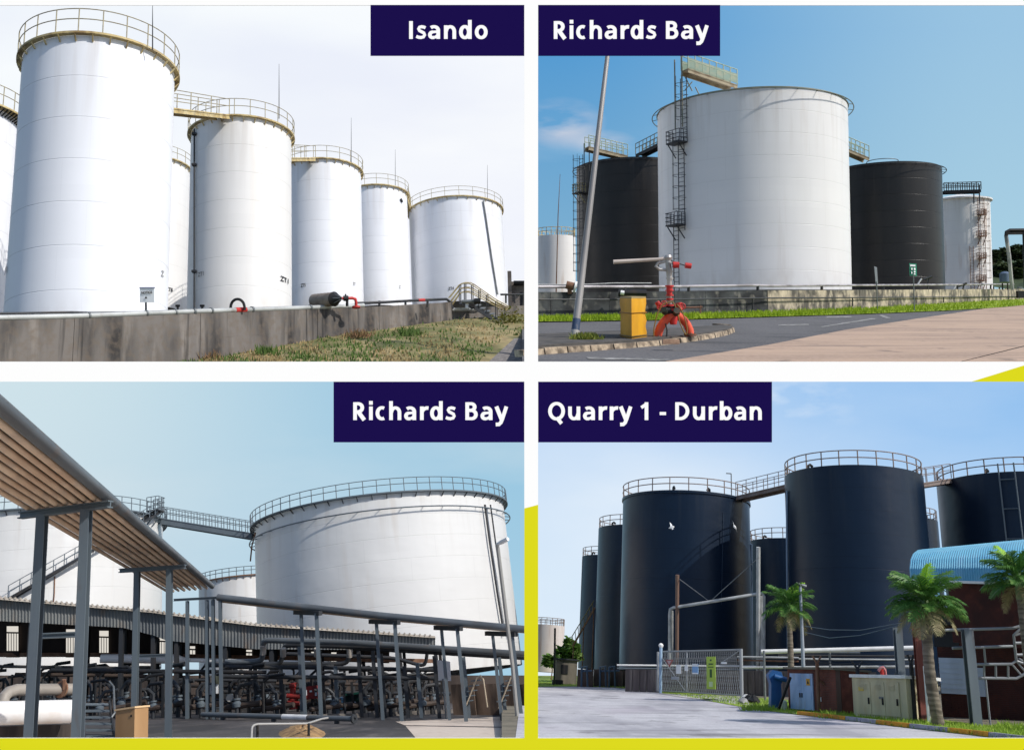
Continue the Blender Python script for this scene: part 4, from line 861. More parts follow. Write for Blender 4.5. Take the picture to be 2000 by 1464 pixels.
for y0, y1, rr in ((577, 568, 5.5), (568, 566, 8.5), (566, 560, 6.2), (560, 557, 8.5)): part(fm_, 'red_flange', MB().tube(m_(1307.5, y0), m_(1307.5, y1), rr * kq, 14), M_red)
part(fm_, 'riser', MB().path([m_(1307.5, 557), m_(1307.5, 545), m_(1307, 530), m_(1305, 515), m_(1305, 503)], 5.4 * kq, 12, radii=[5.2 * kq, 5.2 * kq, 6.4 * kq, 5.4 * kq, 5 * kq]), M_mon)
part(fm_, 'head', MB().lathe(m_(1305, 503), [(.01, -.09), (.10, -.07), (.13, 0), (.10, .07), (.01, .09)], 16), M_mon)
part(fm_, 'nozzle', MB().path([m_(1304, 504), m_(1290, 506), m_(1240, 509), m_(1198, 511.5)], 4 * kq, 12, radii=[4.2 * kq, 3.3 * kq, 3.7 * kq, 4.2 * kq]), mat('pale_nozzle', lin(206, 192, 180), .5, .1, [(lin(160, 148, 140), .5, 2, (1, 1, 1), .45, .65)]))
part(fm_, 'elbow', MB().path([m_(1299, 510), m_(1285, 514), m_(1281, 520), m_(1288, 526), m_(1303, 527)], 3 * kq, 10), M_mon)
part(fm_, 'handwheel', MB().tube(m_(1314, 517, -.1), m_(1326, 517.5, -.1), 6 * kq, 14), M_red); part(fm_, 'handwheel', MB().tube(m_(1338, 518, -.1), m_(1350, 519.5, -.1), 5.5 * kq, 14), M_red)
part(fm_, 'spindle', MB().tube(m_(1308, 508), m_(1342, 520), 1.2 * kq, 6).tube(m_(1316, 517), m_(1316, 548), 1.1 * kq, 6), M_dark)
part(fm_, 'lever', MB().tube(m_(1328, 601), m_(1372, 599.5), 1.8 * kq, 8).tube(m_(1368, 596), m_(1368, 612), 1.5 * kq, 8), M_rust)
for y0, y1, rr in ((598, 594, 8), (586, 582, 7), (578, 575, 7.5), (545, 542, 7.5), (531, 529, 7.8), (515, 512, 7)): part(fm_, 'flange', MB().tube(m_(1308, y0), m_(1308, y1), rr * kq, 14), M_red if y0 > 570 else M_mon)
part(fm_, 'centre_body', MB().lathe(m_(1315, 630), [(.02, -.06), (.10, -.05), (.13, .1), (.12, .3), (.17, .34), (.17, .42), (.02, .44)], 16), M_red)
part(fm_, 'valve_bonnet', MB().tube(m_(1299, 610, -.2), m_(1296, 604, -.35), 6 * kq, 10).tube(m_(1320, 612, -.2), m_(1322, 606, -.4), 6.5 * kq, 10), mat('dark_green_valve_paint', lin(44, 52, 42), .5, 0, [(lin(90, 70, 52), .6, 5, (1, 1, 1), .48, .62)]))
for x, y, dd_ in ((1290, 600, -.22), (1333, 598, -.25), (1297, 593, -.1)): part(fm_, 'handwheel', MB().ring(m_(x, y, dd_), 5.5 * kq, 1.1 * kq, 16, 6, (Vector((1, 0, 0)), Z)).tube(m_(x - 5, y, dd_), m_(x + 5, y, dd_), .9 * kq, 6).tube(m_(x, y - 5, dd_), m_(x, y + 5, dd_), .9 * kq, 6), M_red)
for (x, y, d_) in ((1285, 655, 0), (1348, 650, .3)):
    for k in range(8): part(fm_, 'bolt', MB().tube(m_(x, 661 if x < 1300 else 655, d_) + Vector((math.cos(k * .785) * .165, math.sin(k * .785) * .165, -.02)), m_(x, 661 if x < 1300 else 655, d_) + Vector((math.cos(k * .785) * .165, math.sin(k * .785) * .165, .085)), .018, 6), M_steel)
part(fm_, 'drain_pipe', MB().path([m_(1300, 632, -.3), m_(1303, 645, -.35), m_(1302, 660, -.35)], 1.6 * kq, 8), M_dark)
part(yb0, 'strap', MB().path([p + Z * hbox * .62 + (p - (A1 + C1) / 2).normalized() * .02 for p in (A1, B1, C1, D1)], .018, 6, closed=True), mat('ochre_strap', lin(150, 104, 24), .7))
part(yb0, 'hem', MB().path([p + Z * .05 + (p - (A1 + C1) / 2).normalized() * .015 for p in (A1, B1, C1, D1)], .028, 6, closed=True), mat('dirty_hem', lin(120, 96, 44), .8))
hs = thing(Bq, 'fire_hose', 'thin yellow brown hose looped over the fire monitor', 'hose', g(1310, 658, kh))
for pts in ([(1310, 590), (1296, 594), (1286, 608), (1280, 628), (1277, 645), (1278, 660), (1285, 664)], [(1316, 592), (1322, 606), (1328, 630), (1336, 648), (1341, 652), (1342, 640), (1336, 618), (1330, 604), (1322, 594)], [(1310, 590), (1313, 589), (1316, 592)]):
    P_ = [Bq.at(x, y, Yh - .32) for x, y in pts]; sm = []
    for i in range(len(P_) - 1):
        for k in range(5):
            t = k / 5; p0 = P_[max(i - 1, 0)]; p1 = P_[i]; p2 = P_[i + 1]; p3 = P_[min(i + 2, len(P_) - 1)]
            sm.append(.5 * ((2 * p1) + (-p0 + p2) * t + (2 * p0 - 5 * p1 + 4 * p2 - p3) * t * t + (-p0 + 3 * p1 - 3 * p2 + p3) * t ** 3))
    part(hs, 'coil', MB().path(sm + [P_[-1]], 1.1 * kq, 8), mat('yellow_brown_hose', lin(140, 112, 56), .6))
ru = thing(Bq, 'rubble_piece', 'pale broken brick at the kerb below the fire monitor', 'brick', g(1310, 672, kh)); part(ru, 'body', MB().box(g(1310, 671, kh) + Z * .05, .42, .2, .12), mat('pale_pink_brick', lin(196, 158, 130), .9, 0, [(lin(140, 108, 88), .7, 5, (1, 1, 1), .45, .6)]))
# ================================================================== bottom left: pipe racks and shed in front of white tanks
C = Bay(21.5, 7.5, 1, [(0, 1316), (1024, 1316)], 2.0)
skysheet(C, -700, 1037, 728, 1800, 150, skymat('pale_teal_sky', lin(202, 220, 231), lin(166, 206, 228), lin(206, 226, 234), lin(148, 196, 224), [(lin(222, 232, 236), .4, 2.0, (1, 2, 1), .5, .75, None)], (.403, .99, .56, .98)))
c = C.at
def ppath(B, root, name, pts, rpx, m, n=10, bend=0):
    P_ = [B.at(*p) for p in pts]; Y = sum(p[2] for p in pts) / len(pts)
    if bend:
        Q = [P_[0]]
        for a, b, d in zip(P_[:-2], P_[1:-1], P_[2:]):
            l1, l2 = (a - b).length, (d - b).length; k1, k2 = min(.45, bend / l1), min(.45, bend / l2)
            s_, e_ = b.lerp(a, k1), b.lerp(d, k2)
            for i in range(5):
                t = i / 4; Q.append(s_.lerp(b, t).lerp(b.lerp(e_, t), t))
        P_ = Q + [P_[-1]]
    return part(root, name, MB().path(P_, rpx * Y / F, n), m)
# ground
M_wet = mat('dark_oily_ground', lin(84, 80, 80), .75, 0, [(lin(46, 44, 46), .9, .45, (1, .4, 1), .42, .6), (lin(120, 112, 106), .6, .9, (1, .3, 1), .54, .68), (lin(64, 58, 52), .6, 5, (1, 1, 1), .45, .62)], .4, 8)
gc = lambda x, y, l=0.: C.gr(x, y, l)
struct(C, 'ground', MB().poly([gc(-200, 1520), gc(1034, 1520), gc(1034, 1350), gc(-200, 1350)]), M_wet)
M_tanp = mat('pale_tan_paving', lin(206, 190, 174), .9, 0, [(lin(172, 158, 146), .7, .6, (1, .4, 1), .42, .62), (lin(218, 204, 190), .5, 4, (1, 1, 1), .45, .62)], .3, 10)
struct(C, 'pavement', MB().poly([gc(772, 1408, .01), gc(1034, 1396, .01), gc(1034, 1419, .01), gc(790, 1415, .01)]), M_tanp)
struct(C, 'pavement', MB().poly([gc(792, 1416.5, .01), gc(1034, 1421, .01), gc(1034, 1500, .01), gc(880, 1500, .01), gc(812, 1440, .01)]), M_tanp)
kb = thing(C, 'kerb', 'long dark weathered kerb across the yard in front of the pipework', 'kerb', gc(700, 1400))
ke = [(560, 1404), (640, 1402), (720, 1400), (790, 1396), (860, 1393), (930, 1389), (1034, 1384)]
for (xa, ya), (xb, yb_) in zip(ke[:-1], ke[1:]):
    p0, p1 = gc(xa + .6, ya), gc(xb - .6, yb_); o = Z.cross(flat(p1 - p0)) * .35; part(kb, 'kerb_stone', MB().slab([p0, p1, p1 + Z * .2, p0 + Z * .2], o), mat('dark_kerb', lin(110, 104, 98), .9, 0, [(lin(58, 54, 52), .8, 1.2, (1, 1, 1), .42, .6)]))
struct(C, 'pavement', MB().poly([gc(-900, 1452, .012), gc(1034, 1502, .012), gc(1034, 2600, .012), gc(-900, 2600, .012)]), M_tanp)  # unseen paving below the frame, added to bounce light up onto the rack pipes
# tanks
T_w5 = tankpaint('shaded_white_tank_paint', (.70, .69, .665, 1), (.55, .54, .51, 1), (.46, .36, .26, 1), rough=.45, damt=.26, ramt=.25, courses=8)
T_w6 = tankpaint('rust_run_white_paint', (.72, .71, .69, 1), (.55, .52, .48, 1), (.40, .26, .16, 1), rough=.55, damt=.3, ramt=.75, courses=5)
G3 = 'white tanks behind the pipe racks'
R3 = lambda n, h=1.15: dict(h=h, n=n, m=M_greypaint, r=.035)
D3 = dict(w=.45, m=M_greypaint, nb=60, bm=M_dark)
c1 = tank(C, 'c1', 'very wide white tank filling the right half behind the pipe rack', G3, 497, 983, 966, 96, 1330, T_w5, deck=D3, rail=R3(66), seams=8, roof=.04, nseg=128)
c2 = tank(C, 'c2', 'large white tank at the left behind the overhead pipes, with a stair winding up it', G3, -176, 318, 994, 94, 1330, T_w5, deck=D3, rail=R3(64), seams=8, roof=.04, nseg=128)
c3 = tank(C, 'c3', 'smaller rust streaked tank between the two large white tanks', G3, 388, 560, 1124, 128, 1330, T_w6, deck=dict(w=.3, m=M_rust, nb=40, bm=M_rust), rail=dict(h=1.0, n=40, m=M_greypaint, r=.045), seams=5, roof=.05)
windring(c1, .5, -1.35, M_greypaint, 40, .06)
gangway(C, 'long level grey gangway with railings bridging the two large white tanks', rimpt(c2, c1['c'], 0, .1), rimpt(c1, c2['c'], 0, .1), 1.1, 1.1, 16, M_greypaint, M_greypaint, None, .035, .5)
shellpipe(c1, [(947, 985), (957, 1060), (972, 1160), (985, 1240)], .10, M_dark, off=.3); shellpipe(c1, [(958, 985), (968, 1060), (984, 1160), (997, 1240)], .07, M_dark, off=.45)
shellpipe(c1, [(499, 1040), (492, 1065), (489, 1095)], .07, M_rust, off=.5)
shellpipe(c2, [(107, 1125), (106, 1160), (104, 1180)], .05, M_rust, off=.06)
pf = platform_on(c2, 292, 1000, 26, M_dark, M_greypaint, 1.3, 1.2)
# stair winding up the left tank
sw, hh = [], []
for i in range(31):
    t = i / 30; x = 20 + 275 * t; y = 1172 - 168 * t; p, o = onshell(c2, x, y, .15); sw.append((p, o))
mb = MB(); tr = []
for k_ in (0, .9): mb.path([p + o * k_ for p, o in sw], .12, 6)
part(c2['t'], 'stair_stringer', mb, M_dark)
railing(c2['t'], [p + o * .9 for p, o in sw], 1.1, 18, M_greypaint, .035, name='stair_rail')
tm = MB()
for (p, o), (q, _) in zip(sw[:-1], sw[1:]):
    for u in (0, .5): tm.slab([p.lerp(q, u), p.lerp(q, u) + o * .85, p.lerp(q, u + .3) + o * .85, p.lerp(q, u + .3)], Z * .04)
part(c2['t'], 'tread', tm, M_dark, kind='stuff')
# overhead rack running from the near left to the corner
M_pbrown = mat('brown_grey_pipe', lin(232, 206, 178), .4, .0, [(lin(196, 160, 128), .6, .5, (1, 1, 1), .42, .62), (lin(176, 164, 154), .5, 1.2, (1, 1, 1), .52, .68)])
M_pgrey = mat('slate_grey_pipe', lin(104, 110, 114), .45, .2, [(lin(84, 86, 88), .6, .6, (1, 1, 1), .42, .62), (lin(112, 96, 84), .5, 1.5, (1, 1, 1), .58, .7)])
M_pupper = mat('dark_brown_upper_pipe', lin(96, 76, 62), .6, .1, [(lin(70, 56, 48), .6, .6, (1, 1, 1), .42, .62)])
rk = thing(C, 'pipe_rack', 'overhead rack of parallel brown grey pipes slanting down from the top left corner', 'pipe rack', C.down(C.at(168, 995, 21.8)))
Y1, Y2, Y3 = 22.0, 35.0, 48.6
for i in range(9):
    t = i / 8; xa, ya = 56 + 146 * t, 1000 - 24 * t; xb, yb_ = 243 + 108 * t, 1109 - 11 * t
    p1, p2 = c(xa, ya, Y1 + .5 - .9 * t), c(xb, yb_, Y2 + .5 - .9 * t)
    d_ = (p2 - p1) / (p2 - p1).length; p0 = p1 - d_ * 9.3; p3 = p2 + d_ * (13.0 + (1 - t) * .6)
    lift = Z * (.14 if i == 8 else .085)
    part(rk, 'pipe', MB().path([p0 + lift, p1 + lift, p2 + lift, p3 + lift], .125 if i == 8 else (.072 if i % 2 else .058), 12), M_pgrey if i == 8 else M_pbrown)
for i in range(8):
    t = (i + .5) / 8; p1 = c(56 + 146 * t, 1000 - 24 * t, Y1 + .5 - .9 * t); p2 = c(243 + 108 * t, 1109 - 11 * t, Y2 + .5 - .9 * t); d_ = (p2 - p1).normalized()
    part(rk, 'pipe', MB().path([p1 - d_ * 9.3 + Z * .26, p2 + d_ * 13.2 + Z * .26], .095, 10), M_pupper, None, 'darker pipe lying on top of the lower row')
def hcol(root, top, w_, m, name='post'):
    b = C.down(top); return part(root, name, MB().ibeam(b - Z * .02, top, w_, w_, w_ * .12, (0, 1, 0)), m)
def bent(xl_, yl, xr_, yr, Y, posts, w_, tie=None):
    part(rk, 'cross_beam', MB().ibeam(c(xl_, yl, Y + .5), c(xr_, yr, Y - .5), w_ * .8, w_ * .8, .03), M_greypaint)
    for x, y in posts: hcol(rk, c(x, y, Y + .5 - (x - xl_) / max(1, xr_ - xl_)), w_, M_greypaint)
    if tie: part(rk, 'tie_beam', MB().ibeam(c(tie[0], tie[1], Y), c(tie[2], tie[3], Y), w_ * .7, w_ * .6, .03), M_greypaint)
bent(40, 1006, 216, 984, Y1, [(83, 1004), (169, 994)], .20, (62, 1242, 160, 1238)); bent(234, 1114, 362, 1106, Y2, [(268, 1115), (331, 1110)], .185, (258, 1281, 332, 1279)); bent(340, 1171, 436, 1166, Y3, [(366, 1173), (404, 1171), (416, 1170), (430, 1169)], .15)
# second rack: straight run along the yard
rb = thing(C, 'pipe_rack', 'straight elevated run of dark pipes crossing in front of the very wide tank', 'pipe rack', C.down(C.at(735, 1210, 46)))
for k in range(5): part(rb, 'pipe', MB().path([c(425 + k * 2, 1165.5 + k * 1.2, 48.2 + k * .55), c(740, 1201 + k * .8, 46.6 + k * .55), c(1034, 1229 + k * .4, 44.6 + k * .55)], .16 if k == 0 else .15, 12), M_pgrey if k == 0 else M_pbrown)
for (xa, xb, yt_) in ((588, 618, 1192), (735, 771, 1210), (862, 893, 1222), (962, 1000, 1233)):
    Yq = 47.6 - (xa - 430) * .0052
    part(rb, 'cross_beam', MB().beam(c(xa - 12, yt_ + 3, Yq + 1.4), c(xb + 8, yt_ + 5, Yq - .2), .2, .2), M_dark)
    hcol(rb, c(xa, yt_ + 4, Yq + 1.2), .145, M_greypaint); hcol(rb, c(xb, yt_ + 5, Yq), .16, M_greypaint)
# lower manifold rack
rc = thing(C, 'pipe_rack', 'lower rack of dark pipes with hooped expansion bends in front of the shed', 'pipe rack', C.down(C.at(700, 1290, 50)))
YC = 50.5
for pts, r_ in (([(440, 1292, YC), (506, 1291, YC), (513, 1284, YC), (514, 1252, YC), (522, 1249.5, YC), (700, 1255, YC - 1), (1034, 1277, YC - 3)], 5.5), ([(400, 1298, YC + .5), (540, 1298, YC + .5), (551, 1290, YC + .5), (553, 1264, YC + .5), (562, 1259, YC + .4), (760, 1264, YC - .6), (1034, 1283, YC - 2.4)], 4.5),
               ([(450, 1296, YC + 1), (672, 1296, YC + 1), (681, 1288, YC + 1), (684, 1268, YC + 1), (690, 1264, YC + 1), (830, 1272, YC), (1034, 1284, YC - 1.6)], 4.5), ([(560, 1276, YC + 1.4), (770, 1284, YC + 1.4), (826, 1300, YC + 1.2), (832, 1292, YC + 1.2), (834, 1276, YC + 1.2)], 3.5), ([(440, 1302, YC - .3), (640, 1303, YC - .3), (860, 1308, YC - .6)], 4)):
    ppath(C, rc, 'pipe', pts, r_, M_pgrey if r_ > 5 else M_dark, 10, .45)
for x, y in ((514, 1268), (553, 1272), (683, 1273), (619, 1272)): part(rc, 'elbow', MB().tube(c(x, y - 7, YC - .2), c(x, y + 9, YC - .2), 5.8 * YC / F, 10), mat('pale_grey_elbow', lin(178, 170, 160), .5, 0, [(lin(130, 120, 110), .6, 2, (1, 1, 1), .42, .62)]))
for x, yt_ in ((498, 1300), (548, 1300), (585, 1262), (624, 1270), (655, 1300), (700, 1276), (728, 1270), (744, 1276), (790, 1300), (815, 1295), (848, 1280), (905, 1282), (975, 1283)): hcol(rc, c(x, yt_, YC - (x - 500) * .006), .17, M_greypaint if x % 2 else M_dark)
# shed
M_clad = mat('weathered_grey_cladding', lin(128, 130, 128), .7, .1, [(lin(92, 98, 104), .7, .4, (1, 1, 1), .42, .62), (lin(128, 108, 90), .5, .7, (2, 2, .3), .56, .7)])
sh = thing(C, 'shed', 'long open sided shed with grey corrugated cladding and small translucent windows', 'shed', C.down(C.at(400, 1260, 57)))
fa = [(-120, 1160, 1208, 50), (0, 1167, 1212, 51.), (240, 1188, 1225, 54), (300, 1193, 1240, 54.5), (325, 1197, 1250, 54.7), (500, 1219, 1267, 57), (855, 1243, 1269, 62)]
mb = MB(); x = -110.; top, bot = [], []; k = 0
while x < 853:
    a = lerp_tab(fa, x); o = .06 if k % 2 else 0
    top.append(c(x, a[0], a[2] + o)); bot.append(c(x, a[1], a[2] + o)); x += 3.2; k += 1
part(sh, 'cladding', MB().grid([top, bot]), M_clad)
rf = MB(); fr, bk_ = [], []
for x in range(-110, 860, 20):
    a = lerp_tab(fa, min(x, 853)); p = c(min(x, 853), a[0] - 1.5, a[2] - .25); fr.append(p); bk_.append(c(min(x, 853), a[0] + 2, a[2] + 10))
part(sh, 'roof', MB().grid([fr, bk_]).grid([[p - Z * .12 for p in fr], [p - Z * .12 for p in bk_]]).grid([fr, [p - Z * .12 for p in fr]]), mat('pale_roof_sheet', lin(178, 170, 158), .7, .1, [(lin(140, 128, 114), .6, .8, (1, 1, 1), .42, .62)]))
rd = MB()
for x in range(-100, 850, 10):
    a = lerp_tab(fa, x); rd.tube(c(x, a[0] - 2.2, a[2] - .3), c(x, a[0] + .5, a[2] + 3), .07, 5)
part(sh, 'roof_corrugation', rd, MAT['pale_roof_sheet'], kind='stuff')
M_int = mat('dark_shed_lining', lin(52, 42, 38), .9, 0, [(lin(36, 32, 30), .7, .6, (1, 1, .2), .42, .62)])  # dark brown puts the shed's inner shade into the wall colour
wnd = [(12, 37, 1222, 1270), (128, 148, 1228, 1274), (193, 213, 1231, 1277), (310, 326, 1243, 1275), (370, 382, 1261, 1285), (480, 493, 1268, 1288), (525, 538, 1269, 1288), (607, 618, 1272, 1290), (646, 658, 1273, 1291), (700, 712, 1278, 1292)]
bw = lambda x: 61 + max(0, x) * .008
xsb = [-110] + [v for w_ in wnd for v in (w_[0], w_[1])] + [760]
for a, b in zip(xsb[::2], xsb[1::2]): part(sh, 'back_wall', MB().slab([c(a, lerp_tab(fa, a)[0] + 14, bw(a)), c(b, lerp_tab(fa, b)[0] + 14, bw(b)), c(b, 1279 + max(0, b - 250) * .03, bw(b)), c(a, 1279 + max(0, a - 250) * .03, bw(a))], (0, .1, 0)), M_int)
M_paneglow = emis('daylight_glow_sheet', lin(226, 220, 210), .95)  # daylight behind the panes is put in as a glow of the sheet
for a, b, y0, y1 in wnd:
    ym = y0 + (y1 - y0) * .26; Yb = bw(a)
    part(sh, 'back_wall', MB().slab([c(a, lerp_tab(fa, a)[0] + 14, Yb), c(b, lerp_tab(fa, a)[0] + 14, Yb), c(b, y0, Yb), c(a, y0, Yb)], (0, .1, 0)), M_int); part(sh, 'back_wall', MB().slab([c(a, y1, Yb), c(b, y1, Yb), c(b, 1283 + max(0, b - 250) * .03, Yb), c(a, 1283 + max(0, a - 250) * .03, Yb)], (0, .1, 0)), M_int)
    wf = part(sh, 'window', MB().beam(c(a, ym, Yb), c(b, ym + .5, Yb), .08, .09).beam(c(a, y0, Yb), c(a, y1, Yb), .06, .06).beam(c(b, y0, Yb), c(b, y1, Yb), .06, .06), M_int)
    part(sh, 'pane', MB().slab([c(a, y0, Yb + .05), c(b, y0, Yb + .05), c(b, y1, Yb + .05), c(a, y1, Yb + .05)], (0, .02, 0)), M_paneglow, wf)
    rb_ = MB(); n = max(2, int((b - a) / 5))
    for i in range(1, n): xx = a + (b - a) * i / n; rb_.tube(c(xx, ym, Yb), c(xx, y1, Yb), .022, 5)
    part(sh, 'rib', rb_, M_greypaint, wf)
for x in (-40, 62, 165, 238, 300, 345, 440, 530, 620, 700, 780, 850):
    a = lerp_tab(fa, x); hcol(sh, c(x, a[1] - 3, a[2] + .3), .22, M_dark, 'column'); hcol(sh, c(x + 8, min(1262, a[1] + 6), a[2] + 7), .2, M_black, 'column')
for x0, x1 in ((-60, 240), (240, 540), (540, 850)): part(sh, 'girt', MB().beam(c(x0, 1278 + max(0, x0 - 240) * .02, bw(x0) - .4), c(x1, 1278 + max(0, x1 - 240) * .02, bw(x1) - .4), .15, .25), M_rust)
# bund wall behind the shed
bd = thing(C, 'bund_wall', 'dark stained bund wall behind the shed at the foot of the white tanks', 'wall', gc(500, 1352))
for x0, x1 in ((-120, 100), (100, 300), (300, 500), (500, 690), (690, 860), (860, 1034)):
    p0, p1 = c(x0, 1318, 73), c(x1 - 1, 1318, 73); part(bd, 'wall_panel', MB().slab([p0, p1, C.down(p1) - Z * .6, C.down(p0) - Z * .6], (0, .3, 0)), mat('dark_bund', lin(92, 80, 72), .9, 0, [(lin(50, 44, 42), .8, .7, (1, 1, .3), .42, .62)]))
# dense pipework under the shed: manifolds built as copies
M_dbrown = mat('dark_brown_pipe', lin(74, 62, 54), .7, 0, [(lin(50, 42, 38), .6, 2, (1, 1, 1), .42, .62)])
def manifold(label, x, y, Y, k, group):
    b = gc(x, y); b = C.at(x, y, Y); b = C.down(b); t = thing(C, 'valve_manifold', label, 'valves', b, group); s_ = k
    part(t, 'pipe', MB().path([b, b + Z * 1.1 * s_, b + Vector((.25, 0, 1.35 * s_)), b + Vector((.9, 0, 1.35 * s_))], .09, 8), M_dark)
    part(t, 'pipe', MB().path([b + Vector((.5, .3, 0)), b + Vector((.5, .3, 1.7 * s_)), b + Vector((.1, .3, 1.95 * s_)), b + Vector((-.6, .3, 1.95 * s_))], .075, 8), M_black)
    part(t, 'pipe', MB().tube(b + Vector((-.9, .1, .5 * s_)), b + Vector((1.2, .1, .5 * s_)), .12, 8), M_dbrown)
    part(t, 'flange', MB().lathe(b + Z * .75 * s_, [(.02, 0), (.19, 0), (.19, .07), (.02, .07)], 12), M_greypaint)
    part(t, 'valve_body', MB().lathe(b + Z * .45 * s_, [(.05, -.05), (.2, 0), (.22, .15), (.1, .3)], 12), M_greypaint)
    part(t, 'handwheel', MB().ring(b + Vector((.5, .1, 1.15 * s_)), .2, .025, 18, 5, (Vector((1, 0, 0)), Z)).tube(b + Vector((.5, .3, 1.15 * s_)), b + Vector((.5, .1, 1.15 * s_)), .02, 5), M_dark)
    part(t, 'bracket', MB().beam(b + Vector((-.5, .2, 0)), b + Vector((-.5, .2, 1.5 * s_)), .1, .1), M_black)
    return t
GM = 'dark valve manifolds under the shed'; LM = 'dark tangle of pipes and valves standing in the shade under the shed'
m0 = manifold(LM, 30, 1352, 51, 1.0, GM)
spots = [(-15, 55, 1.1), (15, 60, 1.3), (62, 56, 1.0), (95, 52, 1.2), (118, 60, 1.35), (140, 53, 1.1), (178, 50, 1.25), (198, 58, 1.3), (218, 52, 1.15), (248, 56, 1.3), (285, 52, 1.1), (308, 60, 1.35), (342, 53, 1.15), (362, 58, 1.3), (385, 52, 1.1), (408, 60, 1.3), (448, 54, 1.2), (470, 60, 1.3), (488, 53, 1.05), (520, 58, 1.25), (535, 54, 1.1), (560, 60, 1.3), (600, 56, 1.2), (640, 54, 1.1), (660, 60, 1.3), (690, 57, 1.2), (720, 60, 1.25), (745, 54, 1.1), (775, 58, 1.2), (805, 56, 1.15), (835, 60, 1.2), (50, 47, .95), (105, 48, 1.1), (196, 46, .9), (238, 48, 1.2), (300, 47, 1.0), (348, 49, 1.25), (392, 48, 1.1), (462, 48, 1.1), (505, 50, 1.25), (540, 48, 1.0), (628, 50, 1.2), (650, 49, 1.0), (712, 50, 1.15), (760, 50, 1.0), (790, 52, 1.2), (822, 51, 1.05), (845, 54, 1.2)]
for x, Y, s_ in spots:
    b = C.down(C.at(x, 1345, Y)); copytree(m0, C.M @ Matrix.Translation(b) @ Matrix.Rotation(random.choice((0, math.pi)) + random.uniform(-.5, .5), 4, 'Z') @ Matrix.Diagonal((random.uniform(.8, 1.3), 1, s_, 1)))
ht = thing(C, 'header_pipe', 'thick pale horizontal pipe tapering through the shade under the shed', 'pipe', C.down(c(290, 1288, 56)))
part(ht, 'run', MB().path([c(196, 1285, 55), c(345, 1286, 56), c(362, 1288, 56.3), c(480, 1290, 57)], .2, 12, radii=[.24, .26, .12, .1]), M_white)
for i, (y, x0, x1, Y, r_, m__) in enumerate([(1302, -40, 260, 53, 3, M_dark), (1318, 30, 330, 54, 3.5, M_dbrown), (1327, 250, 540, 55, 3, M_dark), (1340, 300, 640, 54, 3, M_black), (1336, 540, 860, 56, 3, M_dbrown), (1352, 430, 880, 55, 3.5, M_dark), (1366, 40, 560, 51, 3, M_black), (1310, 100, 520, 47, 4, M_black), (1322, 420, 880, 48, 4, M_dark)]):
    h_ = thing(C, 'header_pipe', ['dark header pipe high in the shade at the left end of the shed', 'rusty header pipe at mid height under the left half of the shed', 'dark header pipe under the shed around the corner of the racks', 'black header pipe low under the middle of the shed', 'rusty header pipe under the right half of the shed', 'dark header pipe low along the right half of the shed', 'black pipe close to the ground under the left half of the shed', 'black pipe in front of the manifolds between the near rack posts', 'dark pipe in front of the manifolds right of the rack corner'][i], 'pipe', C.down(c((x0 + x1) / 2, y, Y)))
    ppath(C, h_, 'run', [(x0, y - 2, Y), ((x0 + x1) / 2, y, Y + .3), (x1, y + 2, Y + .6)], r_, m__)
# red valve, red box, blue pump, drums
M_dred = mat('dull_red_paint', lin(140, 34, 30), .6, 0, [(lin(92, 28, 26), .7, 3, (1, 1, 1), .42, .62)])
rv = thing(C, 'red_hydrant', 'bright red valve set standing in front of the dark pipework', 'hydrant', C.down(c(572, 1386, 49)))
part(rv, 'body', MB().lathe(c(573, 1380, 49), [(.02, -.1), (.22, -.1), (.2, .3), (.26, .32), (.26, .4), (.16, .45), (.14, .9), (.2, .95), (.2, 1.05), (.02, 1.1)], 14), M_dred); part(rv, 'outlet', MB().tube(c(560, 1358, 49), c(586, 1359, 49), .12, 10), M_dred); part(rv, 'outlet', MB().tube(c(561, 1372, 48.9), c(585, 1373, 48.9), .11, 10), M_dred); part(rv, 'wheel', MB().ring(c(573, 1334, 49), .2, .03, 16, 6), M_dred)
rx = thing(C, 'hose_box', 'red hose box with white marks hanging beside the red valve set', 'hose box', C.down(c(605, 1386, 49.5)))
rbx = part(rx, 'box', MB().box(c(605, 1352, 49.5), .78, .3, .62), M_dred)
for x, y, w_, h_ in ((596, 1352, .17, .26), (607, 1349, .12, .08), (617, 1352, .1, .26)): part(rx, 'mark', MB().box(c(x, y, 49.32), w_, .02, h_), M_paper, rbx)
for x in (592, 618): part(rx, 'leg', MB().tube(c(x, 1364, 49.5), C.down(c(x, 1364, 49.5)), .04, 6), M_dark)
bp_ = thing(C, 'blue_pump', 'small pale blue pump column in the shade right of the red box', 'pump', C.down(c(669, 1386, 50))); part(bp_, 'column', MB().lathe(c(669, 1386, 50), [(.02, 0), (.12, 0), (.1, .3), (.16, .35), (.16, .6), (.02, .65)], 12), mat('pale_blue_paint', lin(110, 160, 190), .5)); part(bp_, 'base', MB().box(c(669, 1386, 50) + Z * .02, .5, .4, .06), M_dark)
gb_ = thing(C, 'green_bin', 'dark green bin with a white label in the shade under the shed', 'bin', C.down(c(691, 1384, 50.5))); bb = part(gb_, 'body', MB().box(c(690, 1370, 50.5), .85, .5, .8), mat('dark_green_plastic', lin(14, 48, 42), .5)); part(gb_, 'label', MB().box(c(690, 1374, 50.2), .28, .02, .22), M_paper, bb); part(gb_, 'lid', MB().box(c(690, 1354, 50.4), .9, .6, .1), mat('green_lid', lin(10, 62, 52), .5))
